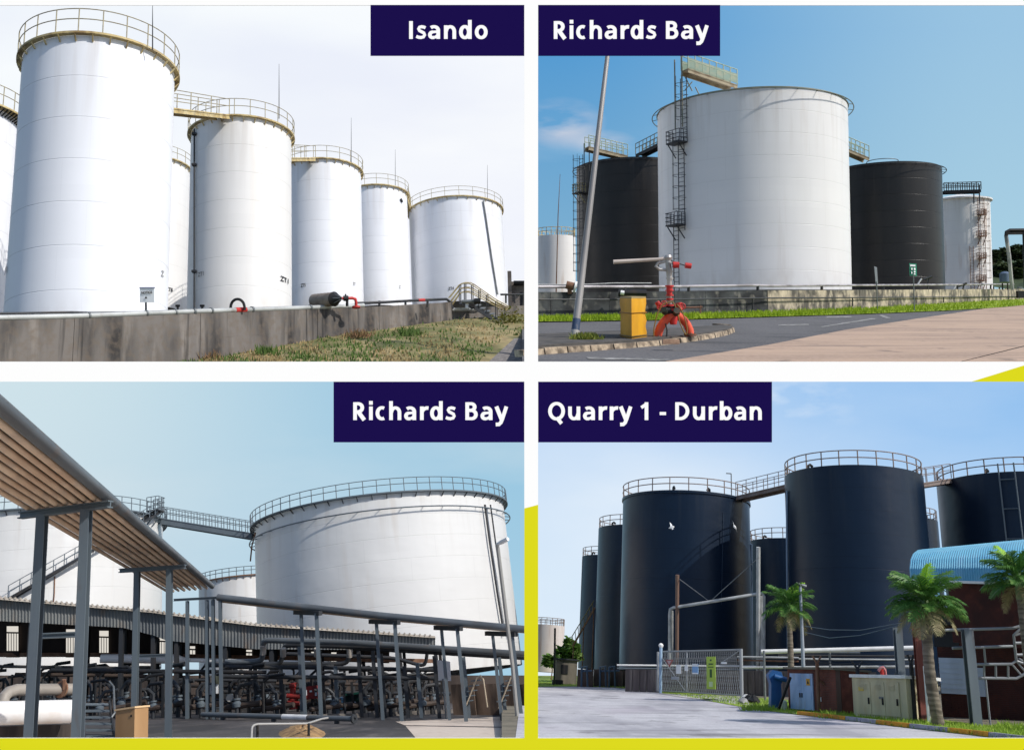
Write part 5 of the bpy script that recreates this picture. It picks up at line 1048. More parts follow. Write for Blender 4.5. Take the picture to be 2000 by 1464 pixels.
wh = thing(C, 'round_gauge', 'round white disc on a thin stand in the shade near the corner of the racks', 'gauge', C.down(c(449, 1380, 48))); part(wh, 'disc', MB().lathe(c(449, 1362, 48), [(.01, -.03), (.18, -.03), (.18, .03), (.01, .03)], 20, (Vector((1, 0, 0)), Z, Vector((0, 1, 0)))), mat('dull_white_disc', lin(170, 166, 158), .6)); part(wh, 'stand', MB().tube(c(449, 1368, 48.1), C.down(c(449, 1368, 48.1)), .03, 6), M_dark)
sg_ = thing(C, 'hazard_placard', 'white square placard with a blue arrow on the rack post near the corner', 'sign', C.down(c(417, 1345, 47))); pb_ = part(sg_, 'plate', MB().box(c(418, 1345, 47), .42, .02, .42), M_paper)
part(sg_, 'arrow', MB().add([c(413, 1338, 46.96), c(413, 1351, 46.96), c(417, 1344.5, 46.96)], [(0, 1, 2)]).add([c(416, 1338, 46.96), c(421, 1344.5, 46.96), c(416, 1351, 46.96), c(418, 1344.5, 46.96)], [(0, 1, 2, 3)]), mat('navy_mark', lin(36, 44, 96), .6), pb_)
yl = thing(C, 'small_light', 'pale cylindrical lamp fixed to the rack post above the placard', 'lamp', C.down(c(425, 1325, 47))); part(yl, 'body', MB().tube(c(425, 1318, 47), c(425, 1333, 47), .11, 12), mat('cream_lamp', lin(190, 180, 140), .5)); part(yl, 'cap', MB().tube(c(425, 1314, 47), c(425, 1318, 47), .08, 12), M_dark)
# near left: insulated pipe, elbow, steps, beige box
wpz = thing(C, 'insulated_pipe', 'thick white insulated pipe end at the bottom left corner', 'pipe', C.down(c(70, 1400, 23.5)))
P_a, P_b = c(-80, 1394, 22.6), c(143, 1388, 23.6); dd = (P_b - P_a).normalized(); sx = dd.cross(Z).normalized()
part(wpz, 'run', MB().lathe(P_a, [(.02, 0), (.265, 0), (.265, (P_b - P_a).length - .05), (.24, (P_b - P_a).length), (.02, (P_b - P_a).length)], 28, (sx, sx.cross(dd), dd)), mat('white_insulation', lin(226, 224, 222), .45, .0, [(lin(196, 178, 158), .5, 1.2, (1, 1, 1), .5, .66)]))
part(wpz, 'plinth', MB().slab([c(-80, 1420, 23.2), c(142, 1413, 24), C.down(c(142, 1413, 24)), C.down(c(-80, 1420, 23.2))], (0, .5, 0)), mat('dark_plinth', lin(84, 74, 68), .9, 0, [(lin(44, 40, 38), .8, 1.5, (2, 2, .2), .42, .6)]))
el = thing(C, 'grey_pipe', 'thick grey pipe with a curved elbow behind the white insulated pipe', 'pipe', C.down(c(60, 1352, 27)))
part(el, 'run', MB().path([c(6, 1392, 26), c(5, 1375, 26), c(8, 1360, 26.1), c(17, 1351, 26.3), c(32, 1346.5, 26.5), c(70, 1346, 27), c(150, 1345, 27.8)], .155, 14), mat('warm_grey_pipe', lin(158, 150, 140), .5, .0, [(lin(128, 120, 112), .6, 1, (1, 1, 1), .42, .62)]))
part(el, 'flange', MB().tube(c(118, 1345.5, 27.4), c(121, 1345.5, 27.45), .23, 14), M_rust); part(el, 'valve', MB().tube(c(125, 1345, 27.4), c(125, 1326, 27.4), .06, 8), M_rust)
stp = thing(C, 'metal_steps', 'open dark metal steps behind the near rack post, left of the beige box', 'stair', C.down(c(198, 1440, 30)))
for k in range(6): part(stp, 'tread', MB().slab([c(168 - k, 1440 - k * 12.5, 29 + k * .35), c(222 - k * 2, 1440 - k * 12.5, 29 + k * .35), c(222 - k * 2, 1437 - k * 12.5, 29.4 + k * .35), c(168 - k, 1437 - k * 12.5, 29.4 + k * .35)], Z * .035), M_greypaint)
for x, e in ((165, 160), (224, 214)): part(stp, 'stringer', MB().beam(c(x, 1446, 29), c(e, 1372, 31.2), .05, .2), M_dark)
part(stp, 'handrail', MB().path([c(218, 1400, 29.5), c(224, 1392, 29.6), c(222, 1340, 31), c(214, 1330, 31.4)], .03, 8), M_steel)
bx = thing(C, 'beige_box', 'beige wooden kiosk box with dark hinges standing on the ground at the bottom left', 'box', C.down(c(258, 1440, 28)))
Bb = C.down(c(257, 1440, 28.5)); ex = flat(C.ray(400, 1400) - C.ray(100, 1400)); ang = Matrix.Rotation(R(-24), 3, 'Z'); ex = ang @ ex; ey = Z.cross(ex); hB = (Bb - c(257, 1386, 28.5)).length
M_beige = mat('beige_board', lin(178, 140, 98), .6, 0, [(lin(156, 118, 78), .6, 1, (1, 1, .2), .42, .62)])
part(bx, 'body', MB().box(Bb + Z * hB / 2, .72, .55, hB, (ex, ey, Z)), M_beige); part(bx, 'lid', MB().box(Bb + Z * (hB + .02), .78, .61, .05, (ex, ey, Z)), mat('pale_beige_lid', lin(220, 186, 142), .6))
for z_ in (.12, hB - .2): part(bx, 'hinge', MB().box(Bb + ex * .24 - ey * .28 + Z * z_, .05, .02, .06, (ex, ey, Z)), M_black)
# foreground: fallen pipe and low rail
fp = thing(C, 'loose_pipe', 'long grey pipe with a white band and an open flanged end lying on the ground', 'pipe', gc(560, 1400))
fa_, fb_ = gc(395, 1394, .22), gc(690, 1403, .22); part(fp, 'run', MB().tube(fa_, fb_, .11, 12), M_pgrey); part(fp, 'white_band', MB().tube(fa_.lerp(fb_, .56), fa_.lerp(fb_, .72), .115, 12), M_white); part(fp, 'flange', MB().lathe(fb_, [(.07, 0), (.19, 0), (.19, .08), (.07, .08)], 16, (Z, (fb_ - fa_).normalized().cross(Z), (fb_ - fa_).normalized()), True), M_dark)
for t in (.15, .5, .9): part(fp, 'support', MB().box(fa_.lerp(fb_, t) - Z * .16, .2, .15, .12), M_dark)
lr = thing(C, 'low_rail', 'low tubular rail bent to the ground at the bottom edge', 'railing', gc(500, 1440))
ppath(C, lr, 'rail', [(491, 1445, 30.5), (492, 1418, 31), (500, 1413, 31.2), (600, 1412, 32.5), (628, 1403, 34), (640, 1401, 34.6)], 2.0, mat('pale_grey_rail', lin(178, 174, 168), .4, .2), 8, .12)
for x, y0, y1, Y in ((503, 1414, 1444, 31.6), (603, 1412, 1436, 32.5)): part(lr, 'post', MB().tube(c(x, y0, Y), c(x, y1, Y), .045, 8), M_dark)
pln = thing(C, 'soil_heap', 'low heap of orange tan soil and stones behind the low rail', 'soil', gc(590, 1432))
rows_ = []
for i in range(9):
    rows_.append([gc(590 + 46 * (i / 8) * math.cos(2 * math.pi * j / 20), 1432 + 13 * (i / 8) * math.sin(2 * math.pi * j / 20) * random.uniform(.85, 1.1)) + Z * (.32 * (1 - (i / 8) ** 1.5) * random.uniform(.75, 1.15)) for j in range(20)])
    rows_[-1].append(rows_[-1][0])
part(pln, 'heap', MB().grid(rows_), mat('orange_soil', lin(176, 140, 96), .95, 0, [(lin(120, 92, 66), .8, 2.5, (1, 1, 1), .42, .6)], .6, 8))
# right: sign, steps, tripods
s3 = thing(C, 'white_sign', 'white rectangular sign seen from behind on a leaning post, in front of the wide tank', 'sign', C.down(c(872, 1390, 47)))
part(s3, 'post', MB().tube(c(865, 1325, 47), C.down(c(865, 1325, 47)), .045, 8), M_steel); part(s3, 'board', MB().slab([c(854, 1288, 47), c(879, 1291, 47), c(881, 1329, 47), c(856, 1328, 47)], (0, .03, 0)), mat('grey_white_board', lin(176, 182, 190), .6))
for i, (x0, lab) in enumerate(((930, 'pale metal steps over the low wall below the right end of the rack'), (996, 'narrow pale step frame at the far right end below the rack'))):
    ss = thing(C, 'step_over', lab, 'stair', C.down(c(x0, 1385, 46.5)))
    for q_ in (0, .8):
        part(ss, 'handrail', MB().path([c(x0 - 22, 1382, 46.5 + q_), c(x0 + 2, 1322, 46.5 + q_), c(x0 + 8, 1318, 46.5 + q_), c(x0 + 14, 1326, 46.5 + q_), c(x0 + 22, 1380, 46.5 + q_)], .035, 8), mat('pale_step_rail', lin(196, 180, 156), .5))
    for k in range(5): part(ss, 'tread', MB().box(c(x0 - 16 + k * 4, 1368 - k * 10, 46.9), .45, .8, .05), M_greypaint)
rw = thing(C, 'low_wall', 'low brown stained wall at the right below the rack', 'wall', C.down(c(970, 1380, 52)))
for x0 in (880, 925, 970, 1015): part(rw, 'wall_panel', MB().slab([c(x0, 1336, 52), c(min(1034, x0 + 44), 1334, 51.5), C.down(c(min(1034, x0 + 44), 1334, 51.5)), C.down(c(x0, 1336, 52))], (0, .3, 0)), mat('brown_stained_wall', lin(134, 112, 94), .9, 0, [(lin(62, 52, 46), .85, 1, (1.5, 1.5, .3), .42, .6)]))
lpz = thing(C, 'lamp_pole', 'pale slanted lamp pole with a short white lamp head at the right', 'lamp pole', C.down(c(1000, 1385, 42))); part(lpz, 'pole', MB().path([C.down(c(1003, 1340, 42)), c(1001, 1300, 42), c(972, 1068, 42), c(971, 1062, 42)], .085, 8), mat('pale_lamp_pole', lin(160, 158, 152), .45, .2)); part(lpz, 'lamp_head', MB().path([c(971, 1062, 42), c(980, 1058, 41.8), c(992, 1052, 41.6)], .11, 8, radii=[.06, .1, .09]), M_white)
# ================================================================== bottom right: dark blue-black tanks behind a fence, palms and a brick building
D = Bay(21, -4, 1, [(1051, 1291), (2000, 1297)], 2.2)
skysheet(D, 1037, 2700, 728, 1700, 165, skymat('pale_blue_sky', lin(230, 243, 252), lin(178, 214, 248), lin(180, 210, 244), lin(148, 193, 239),
         [(lin(232, 242, 252), .75, 1.6, (1, 1.8, 1), .42, .66, (.14, .70, .26, .35)), (lin(236, 244, 252), .7, 6, (1, 1.4, 1), .52, .66, (.30, .95, .12, .1)), (lin(205, 226, 248), .6, 1.3, (1, 1.6, 1), .48, .7, None)], (.008, .58, .42, .98)))
d = D.at; gd = lambda x, y, l=0.: D.gr(x, y, l)
def upto(x, y, b):
    """top of an upright standing at b, seen at row y"""
    k = 1.0
    for _ in range(8): k *= (D.proj(b)[1] - y) / max(.5, D.proj(b)[1] - D.proj(b + Z * k)[1])
    return b + Z * k
# ground: road, verge, yard
M_road = mat('pale_sunlit_road', lin(198, 196, 199), .9, 0, [(lin(158, 156, 162), .8, .35, (1, .2, 1), .42, .62), (lin(208, 206, 208), .5, .9, (1, .3, 1), .48, .64), (lin(150, 146, 148), .6, 9, (1, 1, 1), .55, .68), (lin(120, 118, 122), .8, 1.1, (.12, 1, 1), .56, .68), (lin(112, 108, 110), .6, .6, (1, 1, 1), .62, .68), (lin(176, 166, 176), .5, .2, (1, .5, 1), .5, .66)], .3, 14)
struct(D, 'yard', MB().poly([gd(980, 1600), gd(2300, 1600), gd(2300, 1326), gd(980, 1318)]), mat('earth_yard', lin(128, 120, 104), .95, 0, [(lin(96, 92, 78), .7, .8, (1, 1, 1), .42, .6)], .4, 6))
edge = [(1020, 1341), (1120, 1340), (1200, 1342), (1270, 1349), (1330, 1359), (1400, 1371), (1470, 1384), (1540, 1393), (1620, 1402), (1700, 1412), (1800, 1424), (1900, 1435), (2010, 1449), (2100, 1462)]
struct(D, 'road', MB().poly([gd(x, y, .012) for x, y in edge] + [gd(2100, 1640, .012), gd(980, 1640, .012)]), M_road)
M_lawn = mat('sunlit_lawn', lin(148, 172, 66), .95, 0, [(lin(112, 142, 44), .7, 1.2, (1, 1, 1), .42, .6), (lin(186, 186, 104), .6, 2.2, (1, 1, 1), .5, .64)], .4, 8)
bk2 = [(1020, 1331), (1270, 1337), (1330, 1348), (1480, 1366), (1620, 1385), (1800, 1408), (1900, 1420), (2010, 1430), (2100, 1440)]
struct(D, 'grass_verge', MB().grid([[gd(x, lerp_tab(edge, x)[0] - .8, .03) for x in range(1020, 2101, 30)], [gd(x, lerp_tab(bk2, x)[0] - (8 if x > 1480 else 0), .03) for x in range(1020, 2101, 30)]]), M_lawn)
struct(D, 'lawn', MB().poly([gd(1020, 1336, .03), gd(1130, 1336, .03), gd(1135, 1320, .03), gd(1020, 1318, .03)]), M_lawn)
def vg():
    x = random.uniform(1025, 2080); a, b = lerp_tab(edge, x)[0] - 1, lerp_tab(bk2, x)[0] - 4
    return gd(x, b + (a - b) * random.random(), .03)
blades(D, 'verge_grass', vg, 12000, .13, mat('lawn_blades', lin(160, 186, 70), .8, 0, [(lin(112, 146, 44), .7, 1, (1, 1, 1), .4, .6)], trans=.3), 'short bright grass along the kerb and under the palms', wd=.02)
struct(D, 'concrete_apron', MB().poly([gd(1285, 1353, .035), gd(1450, 1359, .035), gd(1475, 1378, .035), gd(1330, 1360, .035)]), mat('pale_apron', lin(196, 192, 184), .9, 0, [(lin(150, 146, 140), .6, 1.5, (1, 1, 1), .42, .6)]))
mh = thing(D, 'drain_cover', 'small dark drain opening in the apron in front of the mesh gate', 'drain', gd(1387, 1365, .04)); part(mh, 'cover', MB().lathe(gd(1387, 1365, .045), [(.02, .03), (.5, .03), (.5, 0)], 16), M_black)
# painted kerb
kb4 = thing(D, 'painted_kerb', 'kerb painted in alternating yellow orange and grey blocks along the road', 'kerb', gd(1750, 1420))
M_ky = mat('yellow_orange_kerb_paint', lin(218, 150, 34), .75, 0, [(lin(170, 112, 40), .6, 2, (1, 1, 1), .45, .62)]); M_kg = mat('grey_kerb', lin(158, 158, 172), .85, 0, [(lin(120, 118, 126), .6, 2, (1, 1, 1), .45, .62)])
ks = [(1556, 1), (1580, 1), (1618, 1), (1650, 0), (1680, 0), (1710, 1), (1738, 1), (1775, 0), (1812, 0), (1850, 1), (1893, 1), (1930, 0), (1968, 0), (2010, 1), (2055, 1), (2100, 0)]
for (xa, y_), (xb, _) in zip(ks[:-1], ks[1:]):
    p0, p1 = gd(xa + .4, lerp_tab(edge, xa)[0] + .5), gd(xb - .4, lerp_tab(edge, xb)[0] + .5); o = Z.cross(flat(p1 - p0)) * .22
    part(kb4, 'kerb_stone', MB().slab([p0, p1, p1 + Z * .17 + o * .1, p0 + Z * .17 + o * .1], o), M_ky if y_ else M_kg)
# tanks
T_nb = tankpaint('blue_black_tank_paint', (.0036, .0125, .030, 1), (.006, .0165, .035, 1), None, rough=.35, damt=.7, spec=.32, seam=.02, courses=9, joint=.45, topdirt=(.035, .04, .045, 1), tamt=.35)
G4 = 'dark blue-black tanks behind the fence'
M_rr = mat('brown_grey_rail', lin(138, 124, 116), .6, .1, [(lin(110, 84, 70), .6, 2, (1, 1, 1), .45, .65)])
R4 = lambda n, h=1.15, r=.045: dict(h=h, n=n, m=M_rr, r=r, k=(1., .52))
e1 = tank(D, 'd1', 'dark tank with two small white birds in front of it, left of the middle', G4, 1217, 1464, 957, 91, 1316, T_nb, rail=R4(22), seams=2, rim=.10, roof=.04)
e2 = tank(D, 'd2', 'tallest dark tank, in the middle between the two gangways', G4, 1532, 1804, 907, 80, 1330, T_nb, rail=R4(24), seams=2, roof=.04)
e3 = tank(D, 'd3', 'wide dark tank cut off by the right edge, with a grey ladder frame', G4, 1829, 2150, 920, 82, 1330, T_nb, rail=R4(26), seams=2, roof=.04)
e4 = tank(D, 'd4', 'slim looking dark tank just left of the tank with the birds', G4, 1169, 1330, 1024, 114, 1312, T_nb, rail=R4(20), seams=2, roof=.04)
e5 = tank(D, 'd5', 'farthest and smallest dark tank at the left end of the row', G4, 1137, 1250, 1083, 138, 1308, T_nb, rail=R4(18), seams=2, roof=.04)
e6 = tank(D, 'd6', 'lower dark tank seen in the gap between the bird tank and the tallest tank', G4, 1463, 1620, 1050, 112, 1318, T_nb, rail=R4(22), seams=2, roof=.04)
e7 = tank(D, 'd7', 'dark tank barely showing behind the right side of the tallest dark tank', G4, 1700, 1832, 1008, 110, 1318, T_nb, rail=R4(18), seams=2, roof=.04)
link('brown gangway with railings joining the bird tank to the tallest dark tank', e1, e2, M_rr, M_rr, 1.1, 6, 1.2, .05, D, 'gangways joining the dark tanks')
link('short gangway joining the tallest dark tank to the wide tank at the right edge', e2, e3, M_rr, M_rr, 1.1, 5, 1.2, .05, D, 'gangways joining the dark tanks')
for T, x in ((e1, 1313), (e1, 1390), (e2, 1572), (e3, 1925), (e4, 1190), (e5, 1152), (e6, 1486)):
    p, o = onshell(T, x, D.proj(T['c'])[1] + 8, 0); p = Vector((p.x, p.y, T['c'].z)) - o * .45
    part(T['t'], 'roof_vent', MB().path([p, p + Z * .3, p + Z * .42 - o * .2, p + Z * .3 - o * .45], .11, 8), M_black)
lm = MB(); p, o = onshell(e1, 1432, 962, 0); p = Vector((p.x, p.y, e1['c'].z)) - o * .2; lm.tube(p, p + Z * 2.0, .05, 6).beam(p + Z * 2.0, p + Z * 2.0 - Vector((.45, 0, 0)), .1, .08); part(e1['t'], 'rim_lamp', lm, M_steel)
for T, x in ((e1, 1413), (e2, 1531.5)): pass
shellpipe(e1, [(1413, 1000), (1411, 1080), (1409, 1180)], .025, mat('blue_grey_cable', lin(40, 56, 74), .5), 'cable', .04)
# ladder frame on the right tank
L3 = MB(); pL, oL = onshell(e3, 1968, 1075, .35); s3_ = Z.cross(oL); tp = upto(1968, 905, pL)
part(e3['t'], 'ladder_rail', MB().tube(pL - s3_ * .0, tp, .06, 6), M_greypaint); part(e3['t'], 'ladder_rail', MB().tube(pL + s3_ * 1.15, tp + s3_ * 1.15, .06, 6), M_greypaint)
for k in range(3):
    z_ = Z * (.9 + k * 2.3); part(e3['t'], 'ladder_tie', MB().tube(pL + z_, pL + s3_ * 1.15 + z_, .05, 6), M_greypaint)
# birds
for (x, y, pts, lab) in ((1311, 1027, [(-8, -3), (0, -1), (3, -7), (6, -2), (4, 2), (8, 5), (-6, 4), (1, 2)], 'white bird flying in front of the dark tank, the left of two'), (1434, 1027, [(-3, -9), (-1, -2), (4, 3), (4, 10), (0, 4), (-4, 2), (-2, -1)], 'white bird flying with wings up in front of the dark tank, the right of two')):
    b_ = thing(D, 'bird', lab, 'bird', d(x, y, 74), 'white birds flying past the dark tanks'); k = 74 / F
    W = (lambda u, v, w_=0.: d(x + u, y + v, 74 + w_))
    if x < 1400:
        part(b_, 'body', MB().path([W(-5, 4), W(-2, 3.4), W(3, 1.6), W(6, 1)], .1, 8, radii=[.02, .07, .10, .03]), M_white)
        part(b_, 'wing', MB().slab([W(-1, 2.5), W(3, 1), W(1, -4, .3), W(-3, -8, .4)], (0, .03, 0)), M_white); part(b_, 'wing', MB().slab([W(0, 3.5), W(3, 2), W(5, 5, -.3), W(2, 7, -.4)], (0, .03, 0)), M_white)
    else:
        part(b_, 'body', MB().path([W(4, 6), W(2, 3), W(0, 0), W(-1, -2)], .1, 8, radii=[.02, .08, .09, .03]), M_white)
        part(b_, 'wing', MB().slab([W(0, 0), W(2, 3), W(-1, -4, .3), W(-3, -10, .4)], (0, .03, 0)), M_white); part(b_, 'wing', MB().slab([W(2, 2), W(3, 5), W(5, 9, -.3), W(6, 12, -.3)], (0, .03, 0)), M_white)
# far left: rusty tank, trees, huts, stair tower
rt = tank(D, 'd8', 'distant pale tank with broad rust streaks at the left edge', None, 1040, 1103, 1219, 150, 1312, tankpaint('rust_banded_tank', (.62, .56, .54, 1), (.40, .26, .20, 1), (.36, .17, .08, 1), rough=.7, damt=.7, ramt=.9), rail=dict(h=1.0, n=18, m=M_rr, r=.05), seams=3, roof=.05)
M_lf = mat('bright_tree_foliage', lin(112, 148, 68), .8, 0, [(lin(70, 104, 44), .8, .7, (1, 1, 1), .42, .6), (lin(160, 182, 110), .6, 1.2, (1, 1, 1), .52, .66)], trans=.3)
tree(D, 'light green tree between the rusty tank and the dark tanks', 1112, 1275, 44, 50, 128, 1800, M_lf, 'trees at the left edge behind the road', leaf=.4)
tree(D, 'small bushy tree in front of the rusty tank', 1078, 1290, 40, 24, 124, 900, M_lf, 'trees at the left edge behind the road', leaf=.35)
sc = thing(D, 'stair_tower', 'yellow brown slanting stair rising against the farthest dark tank', 'stair', D.down(d(1125, 1300, 112)))
for q_ in (0, .9): part(sc, 'stringer', MB().beam(d(1118, 1262, 112 + q_), d(1162, 1186, 112 + q_), .1, .2), M_rust); part(sc, 'handrail', MB().tube(d(1116, 1244, 112 + q_), d(1160, 1172, 112 + q_), .05, 6), mat('yellow_brown_rail', lin(122, 108, 66), .6))
for k in range(8): part(sc, 'post', MB().tube(d(1119 + k * 5.6, 1260 - k * 9.6, 112), d(1118 + k * 5.6, 1243 - k * 9.4, 112), .04, 5), MAT['yellow_brown_rail'])
for x, yt_ in ((1120, 1262), (1140, 1226), (1160, 1190)): part(sc, 'leg', MB().tube(d(x, yt_, 112.4), D.down(d(x, yt_, 112.4)), .07, 6), M_rust)
M_hut = mat('weathered_hut_plaster', lin(124, 116, 104), .9, 0, [(lin(84, 80, 74), .7, 1, (1, 1, .4), .42, .62)])
def boxat(root, name, x0, x1, yt_, Y, dep, m, yaw=0., yb_=None):
    p0, p1 = d(x0, yt_, Y), d(x1, yt_, Y); p1 = Vector((p1.x, p1.y, p0.z)) ; b0 = D.down(p0); b1 = D.down(p1); h_ = (p0 - b0).length
    ex_ = Matrix.Rotation(R(yaw), 3, 'Z') @ flat(p1 - p0); ey_ = Z.cross(ex_); w_ = (p1 - p0).length
    if yb_ is not None: b0 = p0 - Z * ((yb_ - yt_) * Y / F); h_ = (p0 - b0).length
    part(root, name, MB().slab([b0, b0 + ex_ * w_, b0 + ex_ * w_ + ey_ * dep, b0 + ey_ * dep], Z * h_), m); return b0, ex_, ey_, w_, h_
hu = thing(D, 'hut', 'small weathered hut with a dark window at the left end of the fence', 'hut', D.down(d(1106, 1320, 100)))
b0, ex_, ey_, w_, h_ = boxat(hu, 'wall', 1087, 1128, 1287, 100, 2.5, M_hut); part(hu, 'window', MB().box(b0 + ex_ * w_ * .4 + Z * h_ * .62 - ey_ * .02, .7, .06, .9, (ex_, ey_, Z)), M_black); part(hu, 'roof', MB().slab([b0 + Z * h_ - ex_ * .2 - ey_ * .2, b0 + Z * h_ + ex_ * (w_ + .2) - ey_ * .2, b0 + Z * h_ + ex_ * (w_ + .2) + ey_ * 2.6, b0 + Z * h_ - ex_ * .2 + ey_ * 2.6], Z * .15), M_dark)
fw = thing(D, 'low_wall', 'low dark wall with blue grey pipe gates in front of the left dark tanks', 'wall', D.down(d(1180, 1330, 92)))
for x0, x1 in ((1128, 1160), (1160, 1192), (1192, 1216), (1216, 1250), (1250, 1284)): 
    p0, p1 = d(x0 + .4, 1306, 92), d(x1 - .4, 1306, 91); part(fw, 'wall_panel', MB().slab([p0, p1, D.down(p1), D.down(p0)], (0, .3, 0)), mat('dark_brown_wall', lin(98, 84, 78), .9, 0, [(lin(64, 54, 50), .7, 1, (1, 1, .4), .42, .6)]))
for i, x in enumerate((1142, 1178, 1196)):
    pg = thing(D, 'pipe_gate', ['small blue grey pipe frame by the hut, leftmost of three', 'small blue grey pipe frame below the slim dark tank, middle of three', 'small blue grey pipe frame below the slim dark tank, right of three'][i], 'pipes', D.down(d(x, 1330, 90)), 'blue grey pipe frames at the left')
    part(pg, 'frame', MB().path([D.down(d(x - 6, 1330, 90)), d(x - 6, 1302, 90), d(x + 4, 1300, 90), D.down(d(x + 6, 1330, 90))], .09, 8), mat('blue_grey_pipe_paint', lin(84, 104, 122), .5)); part(pg, 'bar', MB().tube(d(x - 8, 1310, 90), d(x + 14, 1309, 90), .08, 8), MAT['blue_grey_pipe_paint'])
bo = thing(D, 'dark_crate', 'dark box on the grass beside the road at the left', 'box', gd(1089, 1337)); boxat(bo, 'body', 1079, 1100, 1326, D.depth(gd(1089, 1337)), 1.2, M_black)
pw = thing(D, 'utility_pole', 'thin dark pole at the left edge in front of the rusty tank', 'pole', D.down(d(1083, 1330, 96))); part(pw, 'pole', MB().tube(D.down(d(1083, 1330, 96)), d(1084, 1226, 96), .10, 8), M_dark)
# boundary wall and pipes behind the gate
bw4 = thing(D, 'concrete_fence', 'low wall of upright grey brown concrete planks behind the mesh gate', 'wall', D.down(d(1400, 1340, 76)))
x = 1222.
while x < 1700:
    p0, p1 = d(x + .4, 1306 + (x - 1222) * .012, 77.5 - (x - 1222) * .03), d(x + 13.4, 1306 + (x - 1208) * .012, 77.5 - (x - 1208) * .03)
    part(bw4, 'plank', MB().slab([p0, p1, D.down(p1), D.down(p0)], (0, .2 + random.uniform(-.03, .03), 0)), mat('grey_brown_plank', lin(122, 110, 106), .9, 0, [(lin(84, 76, 74), .7, .6, (2, 2, .2), .42, .6), (lin(148, 138, 130), .5, 1.1, (2, 2, .3), .52, .66)])); x += 14
YF = (77, 76.6, 72, 72, 66, 66, 65)
for i, (y0, y1, m__, x0, x1, r_) in enumerate([(1298, 1301, M_white, 1205, 1520, 1.6), (1304, 1308, M_greypaint, 1205, 1520, 1.4), (1282, 1284, M_pipew, 1440, 1560, 2), (1288, 1291, M_rust, 1440, 1560, 1.6), (1272, 1274, M_greypaint, 1500, 1680, 2.2), (1279, 1281, M_dark, 1520, 1800, 2), (1286, 1288, M_pipew, 1560, 1810, 1.6)]):
    h_ = thing(D, 'fence_pipe', ['white pipe along the top of the plank wall left of the gate', 'grey pipe just under the white pipe by the gate', 'pale pipe stack end right of the gate, upper of two', 'rusty pipe right of the gate below the pale one', 'grey pipe behind the palm left of the blue doors', 'dark pipe running behind the brick kiosk', 'thin pale pipe running behind the brick kiosk and the beige cabinet'][i], 'pipe', D.down(d(x0, y0, YF[i])))
    part(h_, 'run', MB().tube(d(x0, y0, YF[i]), d(x1, y1, YF[i] - 1.5), r_ * YF[i] / F, 8), m__)
lwp = thing(D, 'long_white_pipe', 'long white pipe crossing behind the small palm and the kiosk', 'pipe', D.down(d(1640, 1268, 60)))
part(lwp, 'run', MB().tube(d(1487, 1272, 61), d(1800, 1264, 59), 4.2 * 60 / F, 12), M_white)
for x in (1492, 1620, 1750): part(lwp, 'support', MB().tube(d(x, 1270, 60.4), D.down(d(x, 1270, 60.4)), .07, 8), M_steel)
w2 = thing(D, 'lower_white_pipe', 'pale pipe lying along the wall top behind the blue pump and kiosk', 'pipe', D.down(d(1560, 1303, 62))); part(w2, 'run', MB().tube(d(1450, 1303, 63), d(1800, 1301, 60), 2.6 * 61 / F, 10), M_pipew)
# goal-post pipe frame
gp = thing(D, 'pipe_goalpost', 'tall goalpost shaped frame of pale pipes above the mesh gate', 'pipe frame', D.down(d(1400, 1330, 79.2)))
part(gp, 'pipe', MB().path([D.down(d(1308, 1275, 79.2)), d(1308, 1200, 79.2), d(1309, 1189, 79.2), d(1315, 1186, 79.2), d(1400, 1172.5, 76.5), d(1480, 1159, 76.5), d(1488, 1158, 76.5), d(1492, 1164, 76.5), d(1492, 1200, 76.5), D.down(d(1490, 1270, 76.5))], .125, 10), M_pipew)
part(gp, 'pipe', MB().tube(D.down(d(1313, 1275, 79.4)), d(1313, 1192, 79.4), .09, 8), M_pipew); part(gp, 'pipe', MB().tube(D.down(d(1485, 1275, 75.6)), d(1487, 1163, 75.6), .09, 8), M_pipew)
part(gp, 'brown_post', MB().tube(D.down(d(1322, 1275, 79.2)), d(1323, 1122, 79.2), .15, 10), mat('brown_post_paint', lin(122, 96, 82), .6)); part(gp, 'tall_post', MB().tube(D.down(d(1480, 1330, 75.4)), d(1481, 1068, 75.4), .16, 10), M_pipew)
part(gp, 'stay_cable', MB().tube(d(1324, 1128, 79.2), d(1382, 1171, 76.5), .035, 6), M_steel); part(gp, 'stay_cable', MB().tube(d(1390, 1171, 76.5), d(1480, 1090, 75.4), .035, 6), M_steel)
lp2 = thing(D, 'grey_mast', 'plain grey mast in the gap left of the tallest dark tank', 'mast', D.down(d(1466, 1300, 88))); part(lp2, 'mast', MB().tube(D.down(d(1466, 1300, 88)), d(1466, 1062, 88), .17, 10), mat('blue_grey_mast', lin(70, 88, 110), .5))
shellpipe(e2, [(1537, 958), (1537, 1060), (1538, 1160), (1539, 1270)], .09, mat('pale_blue_pipe', lin(120, 140, 160), .5), 'pale_edge_tube', .1)  # thin pale upright tube along the tank's left edge
